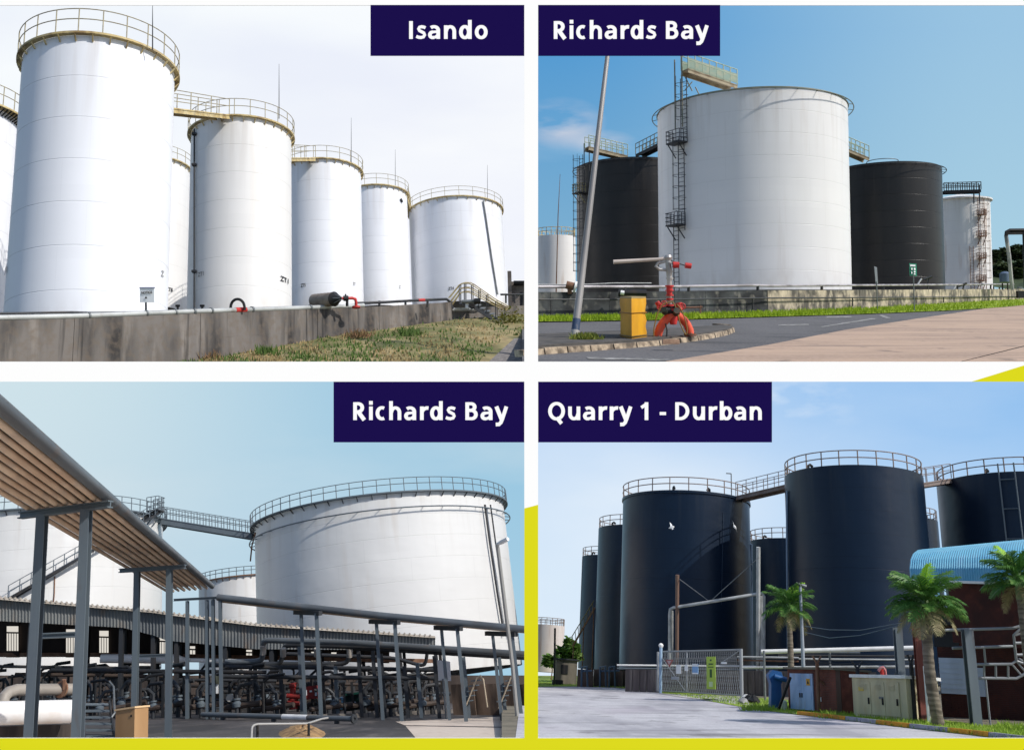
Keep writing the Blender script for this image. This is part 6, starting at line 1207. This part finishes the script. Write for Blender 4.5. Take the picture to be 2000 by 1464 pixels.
# mesh gate
gt4 = thing(D, 'mesh_gate', 'wide grey wire mesh gate with signs, in front of the plank wall', 'gate', gd(1365, 1356))
Yg0, Yg1 = D.depth(gd(1284, 1352)), D.depth(gd(1449, 1362)); GL, GR_ = gd(1284, 1352), gd(1449, 1362); TL, TR = upto(1282, 1272, GL), upto(1450, 1268, GR_)
gl = lambda u, v: (GL.lerp(GR_, u)).lerp(TL.lerp(TR, u), v)
M_gate = mat('galvanised_gate_tube', lin(150, 154, 158), .5, .2)
for a, b, r_ in (((0, .03), (0, 1), .08), ((1, .0), (1, 1.02), .12), ((.38, .03), (.38, 1), .05), ((.04, 1), (1, 1), .06), ((0, .05), (1, .05), .05), ((.98, .98), (.80, .74), .035), ((.02, .95), (.36, .08), .03)): part(gt4, 'frame_tube', MB().tube(gl(*a), gl(*b), r_, 8), M_gate)
mw = MB(); n_ = 46
for i in range(n_):
    u = (i + .5) / n_; mw.tube(gl(u, .05), gl(min(1, u + .06), .99), .011, 4); mw.tube(gl(u, .05), gl(max(0, u - .06), .99), .011, 4)
for i in range(12): mw.tube(gl(0, .05 + i * .078), gl(1, .05 + i * .078), .007, 4)
part(gt4, 'wire_mesh', mw, M_gate, kind='stuff')
nf = (gl(1, .5) - gl(0, .5)).cross(Z).normalized() * -1
if D.depth(gl(.5, .5) + nf) > D.depth(gl(.5, .5)): nf = -nf
def gsign(u0, u1, v0, v1, m, label=None): return part(gt4, 'sign', MB().slab([gl(u0, v0) + nf * .1, gl(u1, v0) + nf * .1, gl(u1, v1) + nf * .1, gl(u0, v1) + nf * .1], nf * .03), m, None, label)
gx = (gl(1, .5) - gl(0, .5)).normalized()
s_g = gsign(.635, .735, .15, .86, mat('lime_sign', lin(176, 204, 76), .6, 0, [(lin(160, 186, 84), .5, 1.5, (1, 1, .4), .45, .6)]), 'tall lime green sign with dark writing')
for v0, v1, u0, u1 in ((.76, .80, .675, .695), (.68, .71, .66, .71), (.62, .64, .655, .715)): part(gt4, 'mark', MB().slab([gl(u0, v0) + nf * .135, gl(u1, v0) + nf * .135, gl(u1, v1) + nf * .135, gl(u0, v1) + nf * .135], nf * .01), mat('dark_green_print', lin(44, 92, 34), .6), s_g)
part(gt4, 'mark', MB().slab([gl(.672, .40) + nf * .135, gl(.698, .40) + nf * .135, gl(.698, .58) + nf * .135, gl(.672, .58) + nf * .135], nf * .01), MAT['dark_green_print'], s_g); part(gt4, 'mark', MB().slab([gl(.665, .20) + nf * .135, gl(.705, .20) + nf * .135, gl(.705, .31) + nf * .135, gl(.665, .31) + nf * .135], nf * .01), mat('pale_lime_print', lin(200, 220, 170), .6), s_g)
gsign(.265, .325, .47, .68, M_paper, 'plain white notice'); gsign(.372, .412, .54, .68, M_paper, 'small white notice'); sb_ = gsign(.465, .535, .47, .70, mat('sky_blue_sign', lin(130, 172, 216), .6), 'white and blue notice'); 
for v0, v1 in ((.47, .50), (.64, .70)): part(gt4, 'mark', MB().slab([gl(.467, v0) + nf * .135, gl(.533, v0) + nf * .135, gl(.533, v1) + nf * .135, gl(.467, v1) + nf * .135], nf * .01), M_paper, sb_)
tr_ = part(gt4, 'sign', MB().slab([gl(.125, .80) + nf * .1, gl(.225, .80) + nf * .1, gl(.175, .62) + nf * .1], nf * .03), mat('faded_red_triangle', lin(170, 96, 92), .6), None, 'faded red triangle'); part(gt4, 'mark', MB().slab([gl(.148, .775) + nf * .135, gl(.202, .775) + nf * .135, gl(.175, .68) + nf * .135], nf * .01), mat('faded_pink_white', lin(196, 170, 168), .6), tr_)
gsign(.20, .30, .33, .40, mat('grey_plate', lin(160, 164, 172), .5), 'grey plate'); gsign(.80, .86, .70, .74, M_paper, 'small white plate')
wl_ = thing(D, 'gate_lamp', 'small white lamp on a post at the left end of the mesh gate', 'lamp', gd(1290, 1353)); q_ = upto(1291, 1262, gd(1290, 1353)); part(wl_, 'post', MB().tube(gd(1290, 1353), q_, .12, 8), mat('pale_blue_post', lin(150, 176, 200), .5)); part(wl_, 'head', MB().lathe(q_, [(.02, -.08), (.14, -.05), (.2, .1), (.12, .22), (.02, .26)], 12), M_white)
# rubbish, bins between gate and kiosk
bgp = thing(D, 'rubbish_bag', 'white and black rubbish bags heaped at the right foot of the gate', 'rubbish', gd(1460, 1372))
for x, y, s_, m__ in ((1458, 1371, .34, M_white), (1464, 1372, .38, M_black), (1472, 1374, .36, M_black), (1452, 1374, .28, mat('grey_bag', lin(150, 150, 152), .5))):
    p = gd(x, y); mbb = MB().lathe(p, [(.02, 0), (s_, .05), (s_ * 1.05, s_ * .5), (s_ * .6, s_ * 1.0), (s_ * .15, s_ * 1.25), (.02, s_ * 1.3)], 10)
    for v in mbb.v: v += Vector((random.uniform(-.06, .06), random.uniform(-.06, .06), random.uniform(-.05, .05)))
    part(bgp, 'bag', mbb, m__)
bpu = thing(D, 'blue_pump_cover', 'tall blue covered pump standing left of the blue door kiosk', 'pump', gd(1518, 1384)); Yb4 = D.depth(gd(1518, 1384)); b_ = gd(1517, 1384)
M_blu = mat('royal_blue_plastic', lin(40, 96, 150), .45, 0, [(lin(16, 60, 116), .6, 1.5, (1, 1, .5), .42, .62)])
part(bpu, 'body', MB().slab([b_ + Vector((-.28, 0, 0)), b_ + Vector((.3, 0, 0)), b_ + Vector((.26, 0, 1.2)), b_ + Vector((.42, 0, 1.45)), b_ + Vector((.3, 0, 1.8)), b_ + Vector((-.15, 0, 1.86)), b_ + Vector((-.38, 0, 1.6)), b_ + Vector((-.24, 0, 1.2))], (0, .5, 0)), M_blu); part(bpu, 'hood', MB().tube(b_ + Vector((-.1, -.12, 1.55)), b_ + Vector((.5, -.16, 1.42)), .13, 12), M_blu)
wt4 = thing(D, 'white_canister', 'white canister standing between the blue pump and the brick kiosk', 'canister', gd(1532, 1386)); part(wt4, 'body', MB().lathe(gd(1532, 1386), [(.02, 0), (.14, 0), (.15, .38), (.08, .46), (.02, .47)], 14), mat('cream_white_plastic', lin(220, 222, 190), .5))
# brick kiosk with blue doors
M_br = mat('dark_red_brick', lin(122, 70, 58), .85, 0, [(lin(88, 50, 44), .7, 1.2, (1, 1, 1), .42, .6), (lin(144, 88, 70), .5, 3, (1, 1, 1), .5, .66)]); M_mo = mat('brown_mortar', lin(108, 88, 80), .95)
kq_ = thing(D, 'brick_kiosk', 'small flat roofed brick kiosk with pale blue double doors', 'kiosk', gd(1572, 1390))
B_, E_ = gd(1541, 1386), gd(1636, 1394); exk = flat(E_ - B_); Lk = (E_ - B_).length; hk = (upto(1541, 1306, B_) - B_).length; eyk = Z.cross(exk)
brickwall(kq_, B_, B_ + exk * Lk, hk, 26, .22, M_br, M_mo)
part(kq_, 'side_wall', MB().slab([B_ + eyk * .27, B_ + exk * Lk + eyk * .27, B_ + exk * Lk + eyk * 1.8, B_ + eyk * 1.8], Z * hk), M_br); part(kq_, 'roof', MB().slab([B_ - exk * .12 - eyk * .2 + Z * hk, B_ + exk * (Lk + .12) - eyk * .2 + Z * hk, B_ + exk * (Lk + .12) + eyk * 1.9 + Z * hk, B_ - exk * .12 + eyk * 1.9 + Z * hk], Z * .10), mat('kiosk_roof', lin(120, 112, 96), .9))
M_door = mat('powder_blue_paint', lin(160, 188, 222), .5, 0, [(lin(104, 140, 180), .6, 1.5, (1, 1, .3), .45, .62), (lin(150, 150, 150), .4, 3, (1, 1, .4), .58, .7)])
ud = lambda u: B_ + exk * (Lk * u)
for u0, u1 in ((.075, .315), (.32, .56)):
    dr_ = part(kq_, 'door', MB().slab([ud(u0) - eyk * .03 + Z * .08, ud(u1) - eyk * .03 + Z * .08, ud(u1) - eyk * .03 + Z * hk * .9, ud(u0) - eyk * .03 + Z * hk * .9], -eyk * .06), M_door)
    for z_ in (.3, .62): part(kq_, 'door_panel', MB().slab([ud(u0 + .03) - eyk * .09 + Z * hk * z_, ud(u1 - .03) - eyk * .09 + Z * hk * z_, ud(u1 - .03) - eyk * .09 + Z * hk * (z_ + .2), ud(u0 + .03) - eyk * .09 + Z * hk * (z_ + .2)], -eyk * .015), M_door, dr_)
    part(kq_, 'handle', MB().box(ud(u1 - .02 if u0 < .2 else u0 + .02) - eyk * .12 + Z * hk * .38, .05, .05, .2, (exk, eyk, Z)), M_dark, dr_)
sgn_ = part(kq_, 'warning_sign', MB().slab([ud(.44) - eyk * .11 + Z * hk * .62, ud(.515) - eyk * .11 + Z * hk * .62, ud(.515) - eyk * .11 + Z * hk * .78, ud(.44) - eyk * .11 + Z * hk * .78], -eyk * .012), mat('warning_yellow', lin(206, 150, 30), .5))
part(kq_, 'symbol', MB().slab([ud(.455) - eyk * .123 + Z * hk * .66, ud(.5) - eyk * .123 + Z * hk * .66, ud(.4775) - eyk * .123 + Z * hk * .75], -eyk * .006), M_ink, sgn_); part(kq_, 'wall_plate', MB().slab([ud(.66) - eyk * .03 + Z * hk * .26, ud(.71) - eyk * .03 + Z * hk * .26, ud(.71) - eyk * .03 + Z * hk * .36, ud(.66) - eyk * .03 + Z * hk * .36], -eyk * .03), M_paper)
# beige cabinet
cb = thing(D, 'beige_cabinet', 'large beige concrete transformer cabinet with a white roof edge, right of the kiosk', 'cabinet', gd(1725, 1404))
Bc, Ec = gd(1668, 1398), gd(1775, 1408); exc = flat(Ec - Bc); Lc = (Ec - Bc).length; eyc = Z.cross(exc); hc = (upto(1668, 1322, Bc) - Bc).length
M_bg = mat('beige_cabinet_paint', lin(204, 194, 160), .7, 0, [(lin(168, 158, 132), .6, 1.2, (1, 1, .25), .42, .62), (lin(186, 160, 120), .4, 2.5, (1, 1, .3), .55, .7)])
part(cb, 'body', MB().slab([Bc, Bc + exc * Lc, Bc + exc * Lc + eyc * 1.5, Bc + eyc * 1.5], Z * hc), M_bg); part(cb, 'roof', MB().slab([Bc - exc * .06 - eyc * .1 + Z * hc, Bc + exc * (Lc + .1) - eyc * .1 + Z * hc, Bc + exc * (Lc + .1) + eyc * 1.6 + Z * hc, Bc - exc * .06 + eyc * 1.6 + Z * hc], Z * .13), M_white)
uc = lambda u, z_, o=.0: Bc + exc * (Lc * u) + Z * (hc * z_) - eyc * o
for u0, u1 in ((.10, .36), (.37, .62), (.63, .88)):
    dr_ = part(cb, 'door', MB().slab([uc(u0, .08, .0), uc(u1, .08, .0), uc(u1, .9, .0), uc(u0, .9, .0)], -eyc * .04), M_bg); part(cb, 'handle', MB().box(uc(u1 - .03, .42, .07), .06, .05, .26, (exc, eyc, Z)), M_black, dr_)
    for k in range(4): part(cb, 'louvre', MB().box(uc((u0 + u1) / 2, .72 + k * .035, .05), Lc * .12, .03, .03, (exc, eyc, Z)), M_bg, dr_)
part(cb, 'yellow_plate', MB().slab([uc(.14, .66, .045), uc(.24, .66, .045), uc(.24, .76, .045), uc(.14, .76, .045)], -eyc * .01), mat('dull_yellow_plate', lin(206, 178, 84), .6)); part(cb, 'grey_plate', MB().slab([uc(.52, .48, .045), uc(.6, .48, .045), uc(.6, .54, .045), uc(.52, .54, .045)], -eyc * .01), M_steel)
# pink hooded valve behind cabinet
pk = thing(D, 'pink_valve', 'small faded pink valve head showing above the beige cabinet', 'valve', D.down(d(1722, 1320, 52))); part(pk, 'head', MB().path([d(1716, 1310, 52), d(1720, 1304, 52), d(1724, 1302, 52), d(1728, 1308, 52), d(1729, 1318, 52)], .09, 8), mat('faded_pink', lin(210, 140, 140), .6)); part(pk, 'stem', MB().tube(d(1722, 1306, 52), D.down(d(1722, 1306, 52)), .1, 8), M_red)
# Y-topped fence posts
for i, (x, yb_, yt_, hd, lab) in enumerate([(1546, 1388, 1290, 0, 'leaning dark fence brace left of the brick kiosk'), (1600, 1392, 1280, 8, 'rusty forked fence post in front of the brick kiosk'), (1680, 1398, 1290, 10, 'forked fence post in front of the beige cabinet'), (1788, 1408, 1278, 5, 'dark brown fence post at the right of the beige cabinet')]):
    b_ = gd(x, yb_); t_ = upto(x, yt_, b_); fpq = thing(D, 'fence_post', lab, 'post', b_, 'old fence posts in front of the kiosks'); L_ = (t_ - b_).length; X_ = Vector((1, 0, 0))
    if i == 0: part(fpq, 'post', MB().tube(gd(1520, 1386), upto(1546, 1322, gd(1546, 1388)), .07, 8), M_black); continue
    part(fpq, 'post', MB().tube(b_, b_.lerp(t_, .86), .09, 8), M_black if i != 1 else M_rust)
    for s_ in (-1, 1): part(fpq, 'arm', MB().tube(b_.lerp(t_, .86), t_ + X_ * (s_ * hd * .026), .05, 6), M_rust if i == 1 else M_dark)
    if hd: part(fpq, 'brace', MB().tube(b_.lerp(t_, .5 if i == 2 else .6), b_ + X_ * (1.15 if i == 1 else 1.5 if i != 2 else 1.4) * (1 if i != 2 else 0) + (X_ * 1.0 if i == 1 else X_ * 0), .06, 6), M_rust) if i == 1 else None
br = thing(D, 'fence_brace', 'dark slanting brace leaning across the front of the beige cabinet', 'post', gd(1727, 1403)); part(br, 'bar', MB().tube(gd(1727, 1403), d(1752, 1312, D.depth(gd(1727, 1403)) + .3), .075, 8), M_black)
for i, (y0, s_) in enumerate(((1288, 2), (1293, 3))): 
    wr = thing(D, 'fence_wire', ['upper strand of thin wire between the forked fence posts', 'lower strand of thin wire between the forked fence posts'][i], 'wire', d(1600, y0, 46)); part(wr, 'strand', MB().path([d(1600, y0, 46), d(1640, y0 + s_, 45), d(1680, y0 + 1, 44), d(1735, y0 + s_, 43), d(1788, y0 + 1, 41.5)], .02, 5), M_dark)
# steel posts + lamp pole
sp_ = thing(D, 'steel_post', 'dark grey steel column on a concrete block in front of the beige cabinet', 'post', gd(1765, 1405)); b_ = gd(1766, 1406); part(sp_, 'column', MB().ibeam(b_ + Z * .75, upto(1760, 1225, b_), .3, .3, .04, (0, 1, 0)), M_greypaint)
part(sp_, 'block', MB().box(b_ + Z * .37, .42, .42, .76), mat('pale_block', lin(176, 170, 164), .9, 0, [(lin(140, 134, 128), .6, 2, (1, 1, 1), .42, .6)]))
ll = thing(D, 'street_lamp', 'grey lamp pole with a small flat head behind the left palm', 'street lamp', gd(1572, 1380)); b_ = D.down(d(1571, 1350, 56)); t_ = upto(1571, 1146, b_); part(ll, 'pole', MB().tube(b_, t_, .12, 10, .08), mat('pale_grey_pole', lin(150, 158, 168), .45, .2)); part(ll, 'head', MB().path([t_, t_ + Vector((0, 0, .12)), t_ + Vector((-.25, 0, .22)), t_ + Vector((.35, 0, .05))], .1, 8, radii=[.08, .1, .06, .12]), M_steel)
# brick building with blue curved roof
bb4 = thing(D, 'brick_building', 'dark red brick building with a curved blue corrugated roof at the right edge', 'building', gd(1930, 1425))
Pb0, Pb1 = d(1832, 1290, 44), d(2090, 1290, 40); Pb0, Pb1 = D.down(Pb0), D.down(Pb1); exb = flat(Pb1 - Pb0); eyb = Z.cross(exb); Lb = (Pb1 - Pb0).length; hb = (upto(1832, 1185, Pb0) - Pb0).length
brickwall(bb4, Pb0, Pb0 + exb * Lb, hb, 62, .3, mat('deep_red_brick', lin(72, 34, 28), .85, 0, [(lin(46, 24, 22), .75, .7, (1, 1, 1), .42, .6), (lin(94, 46, 32), .5, 2, (1, 1, 1), .52, .66)]), mat('dark_brick_mortar', lin(70, 52, 46), .95))
part(bb4, 'side_wall', MB().slab([Pb0 + eyb * .3, Pb0 + eyb * 9, Pb0 + eyb * 9 + Z * hb, Pb0 + eyb * .3 + Z * hb], exb * .3), MAT['deep_red_brick'])
ub = lambda x, z_, o=0.: Pb0 + exb * x + Z * z_ - eyb * o
part(bb4, 'dark_band', MB().slab([ub(-.2, hb * .82, .9), ub(Lb, hb * .82, .9), ub(Lb, hb * .93, .9), ub(-.2, hb * .93, .9)], eyb * .85), M_black); part(bb4, 'pale_trim', MB().beam(ub(1.2, hb * .96, .05), ub(Lb, hb * .97, .05), .1, .1), M_pipew)
part(bb4, 'dark_opening', MB().slab([ub(-.1, hb * .63, .03), ub(1.05, hb * .63, .03), ub(1.05, hb * .8, .03), ub(-.1, hb * .8, .03)], eyb * .03), M_black)
for x0, x1, z0, z1 in ((.08, 1.3, .21, .53), (1.42, 2.05, .2, .45)): 
    pn_ = part(bb4, 'white_shutter', MB().slab([ub(x0, hb * z0, .04), ub(x1, hb * z0, .04), ub(x1, hb * z1, .04), ub(x0, hb * z1, .04)], -eyb * .06), mat('white_shutter_paint', lin(190, 200, 214), .6, 0, [(lin(160, 170, 184), .5, 1.2, (1, 1, .3), .45, .62)]))
    for k in range(1, 7): part(bb4, 'slat', MB().beam(ub(x0, hb * (z0 + (z1 - z0) * k / 7), .115), ub(x1, hb * (z0 + (z1 - z0) * k / 7), .115), .025, .03), MAT['white_shutter_paint'], pn_)
# roof: curved sheet with ribs; front eave nearer than the ridge
M_blue = mat('blue_roof_paint', lin(112, 178, 204), .35, .0, [(lin(88, 158, 192), .6, .8, (1, 1, 1), .42, .62), (lin(150, 190, 214), .4, 1.2, (1, 1, 1), .55, .7)])
rrow = []; E0, E1 = d(1778, 1131, 43.5), d(2100, 1140, 39); T0, T1 = d(1828, 1086, 50), d(2100, 1058, 46); nR = 66
prof = [(0, -.42), (0, 0), (.05, .30), (.16, .62), (.34, .86), (.60, .99), (1, 1.03)]
hz_ = [(1778, 1131), (1777, 1114), (1780, 1105), (1790, 1099), (1806, 1092), (1828, 1087)]
for j in range(nR * 2 + 1):
    u = j / (nR * 2); e = E0.lerp(E1, u); t_ = T0.lerp(T1, u); o = .035 if j % 2 else 0.; dv = t_ - e; row = []
    for (q1, q2) in ((0, 0), (0, .25), (.05, .46), (.15, .64), (.30, .79), (.5, .91), (.75, .98), (1, 1.0)): row.append(e + flat(dv) * (Vector((dv.x, dv.y, 0)).length * q1) + Z * (max(1.5, dv.z) * q2) + Z * o * (q1 + .1) - flat(dv) * o * (1 - q1))
    rrow.append(row)
part(bb4, 'roof', MB().grid(rrow), M_blue); part(bb4, 'eave_trim', MB().beam(E0 - Z * .05, E1 - Z * .05, .12, .1), M_white)
part(bb4, 'gable', MB().poly([p - exb * -.03 for p in rrow[0]] + [rrow[0][-1] - Z * 2.2, rrow[0][0] - Z * .0]), M_blue)
part(bb4, 'fascia_wall', MB().slab([E0 + exb * 1.45 + eyb * .5 - Z * .02, E1 + eyb * .5 - Z * .02, E1 + eyb * .5 - Z * 2.6, E0 + eyb * .5 - Z * 2.6 + exb * 1.45], eyb * .2), MAT['deep_red_brick'])
bcx = thing(D, 'steel_column', 'thick blue grey steel column standing in front of the white shutters', 'column', gd(1905, 1417)); b_ = gd(1907, 1418); part(bcx, 'column', MB().ibeam(b_, upto(1878, 1228, b_), .34, .34, .05, (0, 1, 0)), M_greypaint)
fr_ = thing(D, 'balcony_railing', 'grey tubular balcony and winding stair frame on the front of the brick building', 'railing', gd(1950, 1410)); S_ = lambda x, y, Y=38.0: d(x, y, Y)
M_fr = mat('dull_tube_grey', lin(132, 136, 140), .5, .2)
for pts in ([(1846, 1230), (1878, 1229), (1978, 1226), (1992, 1222)], [(1860, 1265), (1978, 1261)], [(1893, 1297), (1976, 1296), (1985, 1289), (1982, 1262), (1980, 1240), (1992, 1228), (2030, 1222)], [(1893, 1323), (1985, 1324), (1996, 1318), (2040, 1290)], [(1982, 1255), (2040, 1254)], [(1983, 1278), (2040, 1277)], [(1985, 1290), (2040, 1308)]): part(fr_, 'tube', MB().path([S_(*p) for p in pts], .055, 8), M_fr)
for x in (1902, 1922, 1945, 1969): part(fr_, 'baluster', MB().tube(S_(x, 1297), S_(x, 1323), .04, 6), M_fr)
for x0, y0, x1, y1 in ((1922, 1263, 1925, 1297), (1976, 1296, 1995, 1318), (1985, 1290, 2003, 1312), (1990, 1285, 2010, 1300), (1984, 1240, 2003, 1232)): part(fr_, 'baluster', MB().tube(S_(x0, y0), S_(x1, y1), .04, 6), M_fr)
for x, y in ((1925, 1324),): part(fr_, 'leg', MB().tube(S_(x, y), D.down(S_(x, y)), .035, 6), M_fr)
dp = thing(D, 'white_downpipe', 'thin white pipe standing beside the trunk of the large palm', 'pipe', gd(1815, 1412)); part(dp, 'run', MB().tube(gd(1815, 1412), upto(1806, 1300, gd(1815, 1412)), .07, 8), M_white)
rp_ = thing(D, 'rust_post', 'red brown steel post behind the trunk of the large palm', 'post', gd(1802, 1409)); part(rp_, 'post', MB().ibeam(gd(1804, 1409), upto(1800, 1225, gd(1804, 1409)), .26, .26, .04, (0, 1, 0)), mat('red_brown_steel', lin(112, 56, 46), .6))
# palms
M_pl = mat('palm_leaf', lin(78, 122, 52), .5, 0, [(lin(62, 106, 46), .7, .9, (1, 1, 1), .42, .6), (lin(150, 176, 96), .5, 1.6, (1, 1, 1), .52, .66)], trans=.25)
M_ply = mat('young_palm_leaf', lin(168, 214, 66), .5, 0, trans=.35); M_pld = mat('dry_palm_leaf', lin(150, 138, 104), .7, 0, [(lin(110, 112, 66), .7, 2, (1, 1, 1), .42, .6)], trans=.2)
M_tr = mat('ringed_palm_trunk', lin(128, 118, 106), .9, 0, [(lin(76, 68, 60), .85, 2.6, (.3, .3, 2.5), .42, .6)], .5, 6)
def frond_mesh(L, n, w_, droop, m, stem=True):
    mb = MB(); pts = []
    for i in range(11):
        t = i / 10; pts.append(Vector((L * (t - .12 * t * t * droop), 0, L * (.42 * t - droop * .62 * t * t))))
    mb.path(pts, .03, 5, radii=[.035 * (1 - .8 * i / 10) for i in range(11)])
    for i in range(n):
        t = .16 + .84 * i / n; k = t * 10; a = int(min(9, k)); p = pts[a].lerp(pts[a + 1], k - a); dr = (pts[a + 1] - pts[a]).normalized()
        ll = L * w_ * (math.sin(math.pi * (.16 + .80 * t)) ** .8) * random.uniform(.85, 1.1)
        for s_ in (-1, 1):
            v = (Vector((0, s_, 0)) * .78 + dr * .6 + Vector((0, 0, random.uniform(-.05, .25)))).normalized(); q = p + v * ll * .55 + Z * .02; e = p + v * ll - Z * ll * random.uniform(.2, .5); wv = dr * .021
            mb.add([p - wv, p + wv, q + wv * 1.2, q - wv * 1.2], [(0, 1, 2, 3)]); mb.add([q - wv * 1.2, q + wv * 1.2, e], [(0, 1, 2)])
    return mb.mesh('frond', m)
def palm(label, b, top, r0, r1, L, nf_, young, lean=(0, 0)):
    t = thing(D, 'palm_tree', label, 'palm', b, 'palms in front of the dark tanks')
    tm = MB(); N = 22; pts = [b.lerp(top, i / N) + Vector((lean[0] * math.sin(math.pi * i / N), 0, 0)) for i in range(N + 1)]
    tm.path(pts, r0, 12, radii=[(r0 + (r1 - r0) * min(1, i / N * 1.2)) * (1.06 if i % 2 else .97) * (1.25 if i == 0 else 1) for i in range(N + 1)]); part(t, 'trunk', tm, M_tr)
    part(t, 'crown_shaft', MB().path([top - Z * .2, top + Z * .45, top + Z * .9], r1, 10, radii=[r1 * 1.1, r1 * 1.05, r1 * .4]), mat('green_crown_shaft', lin(110, 132, 84), .6))
    ms = [frond_mesh(L * k, 27, .34, dq, mm) for k, dq, mm in ((1, .9, M_pl), (.95, 1.15, M_pl), (1.0, .62, M_pl), (.85, 1.5, M_pld), (.9, .35, M_ply))]
    for i in range(nf_):
        a = i * 2.39996 + random.uniform(-.2, .2); q = i / nf_
        me = ms[3] if q > .84 else ms[random.choice((0, 1))] if q > .35 else ms[2]
        if young and i in young: me = ms[4]
        el_ = R(58 - 78 * q + random.uniform(-8, 8)); M_ = Matrix.Translation(top + Z * (.7 - .5 * q) - b) @ Matrix.Rotation(a, 4, 'Z') @ Matrix.Rotation(-el_ * .75, 4, 'Y') @ Matrix.Rotation(random.uniform(-.3, .3), 4, 'X')
        inst(t, 'frond', me, M_)
    return t
b_ = gd(1547, 1384); b_ = D.down(d(1546, 1330, 57)); palm('small palm with one bright yellow green frond, in front of the tallest dark tank', b_, upto(1549, 1205, b_), .21, .16, 1.9, 30, (0, 3))
b_ = gd(1834, 1419); palm('large palm with a ringed grey trunk leaning beside the beige cabinet', b_, upto(1812, 1212, b_) + Vector((-.5, -.9, 0)), .225, .18, 1.68, 42, (2,), (-.12, 0))
b_ = D.down(d(2010, 1300, 37)); palm('palm crown at the right edge in front of the brick building', b_, upto(1992, 1160, b_), .21, .16, 1.6, 30, (1,))
for i, (x, y, lab) in enumerate(((1470, 1385, 'yellow green weeds beside the rubbish bags'), (1500, 1386, 'small weed tuft below the blue pump'), (1620, 1400, 'weed tuft at the corner of the brick kiosk'), (1960, 1424, 'low weeds in front of the brick building'), (1990, 1426, 'weeds at the right edge below the building'))):
    w_4 = thing(D, 'weed_clump', lab, 'weeds', gd(x, y), 'weeds along the verge'); mb = MB()
    for _ in range(160):
        p = gd(x + random.gauss(0, 9), y + random.uniform(-4, 3)); a = random.uniform(0, 6.28); e = Vector((math.cos(a), math.sin(a), 0)); h_ = .25 * random.uniform(.3, 1.3); mb.add([p - e * .04, p + e * .04, p + Vector((random.gauss(0, .1), random.gauss(0, .1), h_))], [(0, 1, 2)])
    part(w_4, 'foliage', mb, MAT['lawn_blades'])
for i, x0 in enumerate((1582, 1586)): 
    wv = thing(D, 'overhead_wire', ['upper thin wire sagging from the lamp pole across the tallest dark tank', 'lower thin wire sagging from the lamp pole across the tallest dark tank'][i], 'wire', d(1572, 1225 + i * 14, 56)); part(wv, 'strand', MB().path([d(1572, 1222 + i * 12, 56), d(1620, 1229 + i * 16, 54), d(1680, 1230 + i * 10, 52), d(1760, 1216 + i * 4, 49)], .022, 5), mat('grey_wire', lin(92, 108, 124), .5))
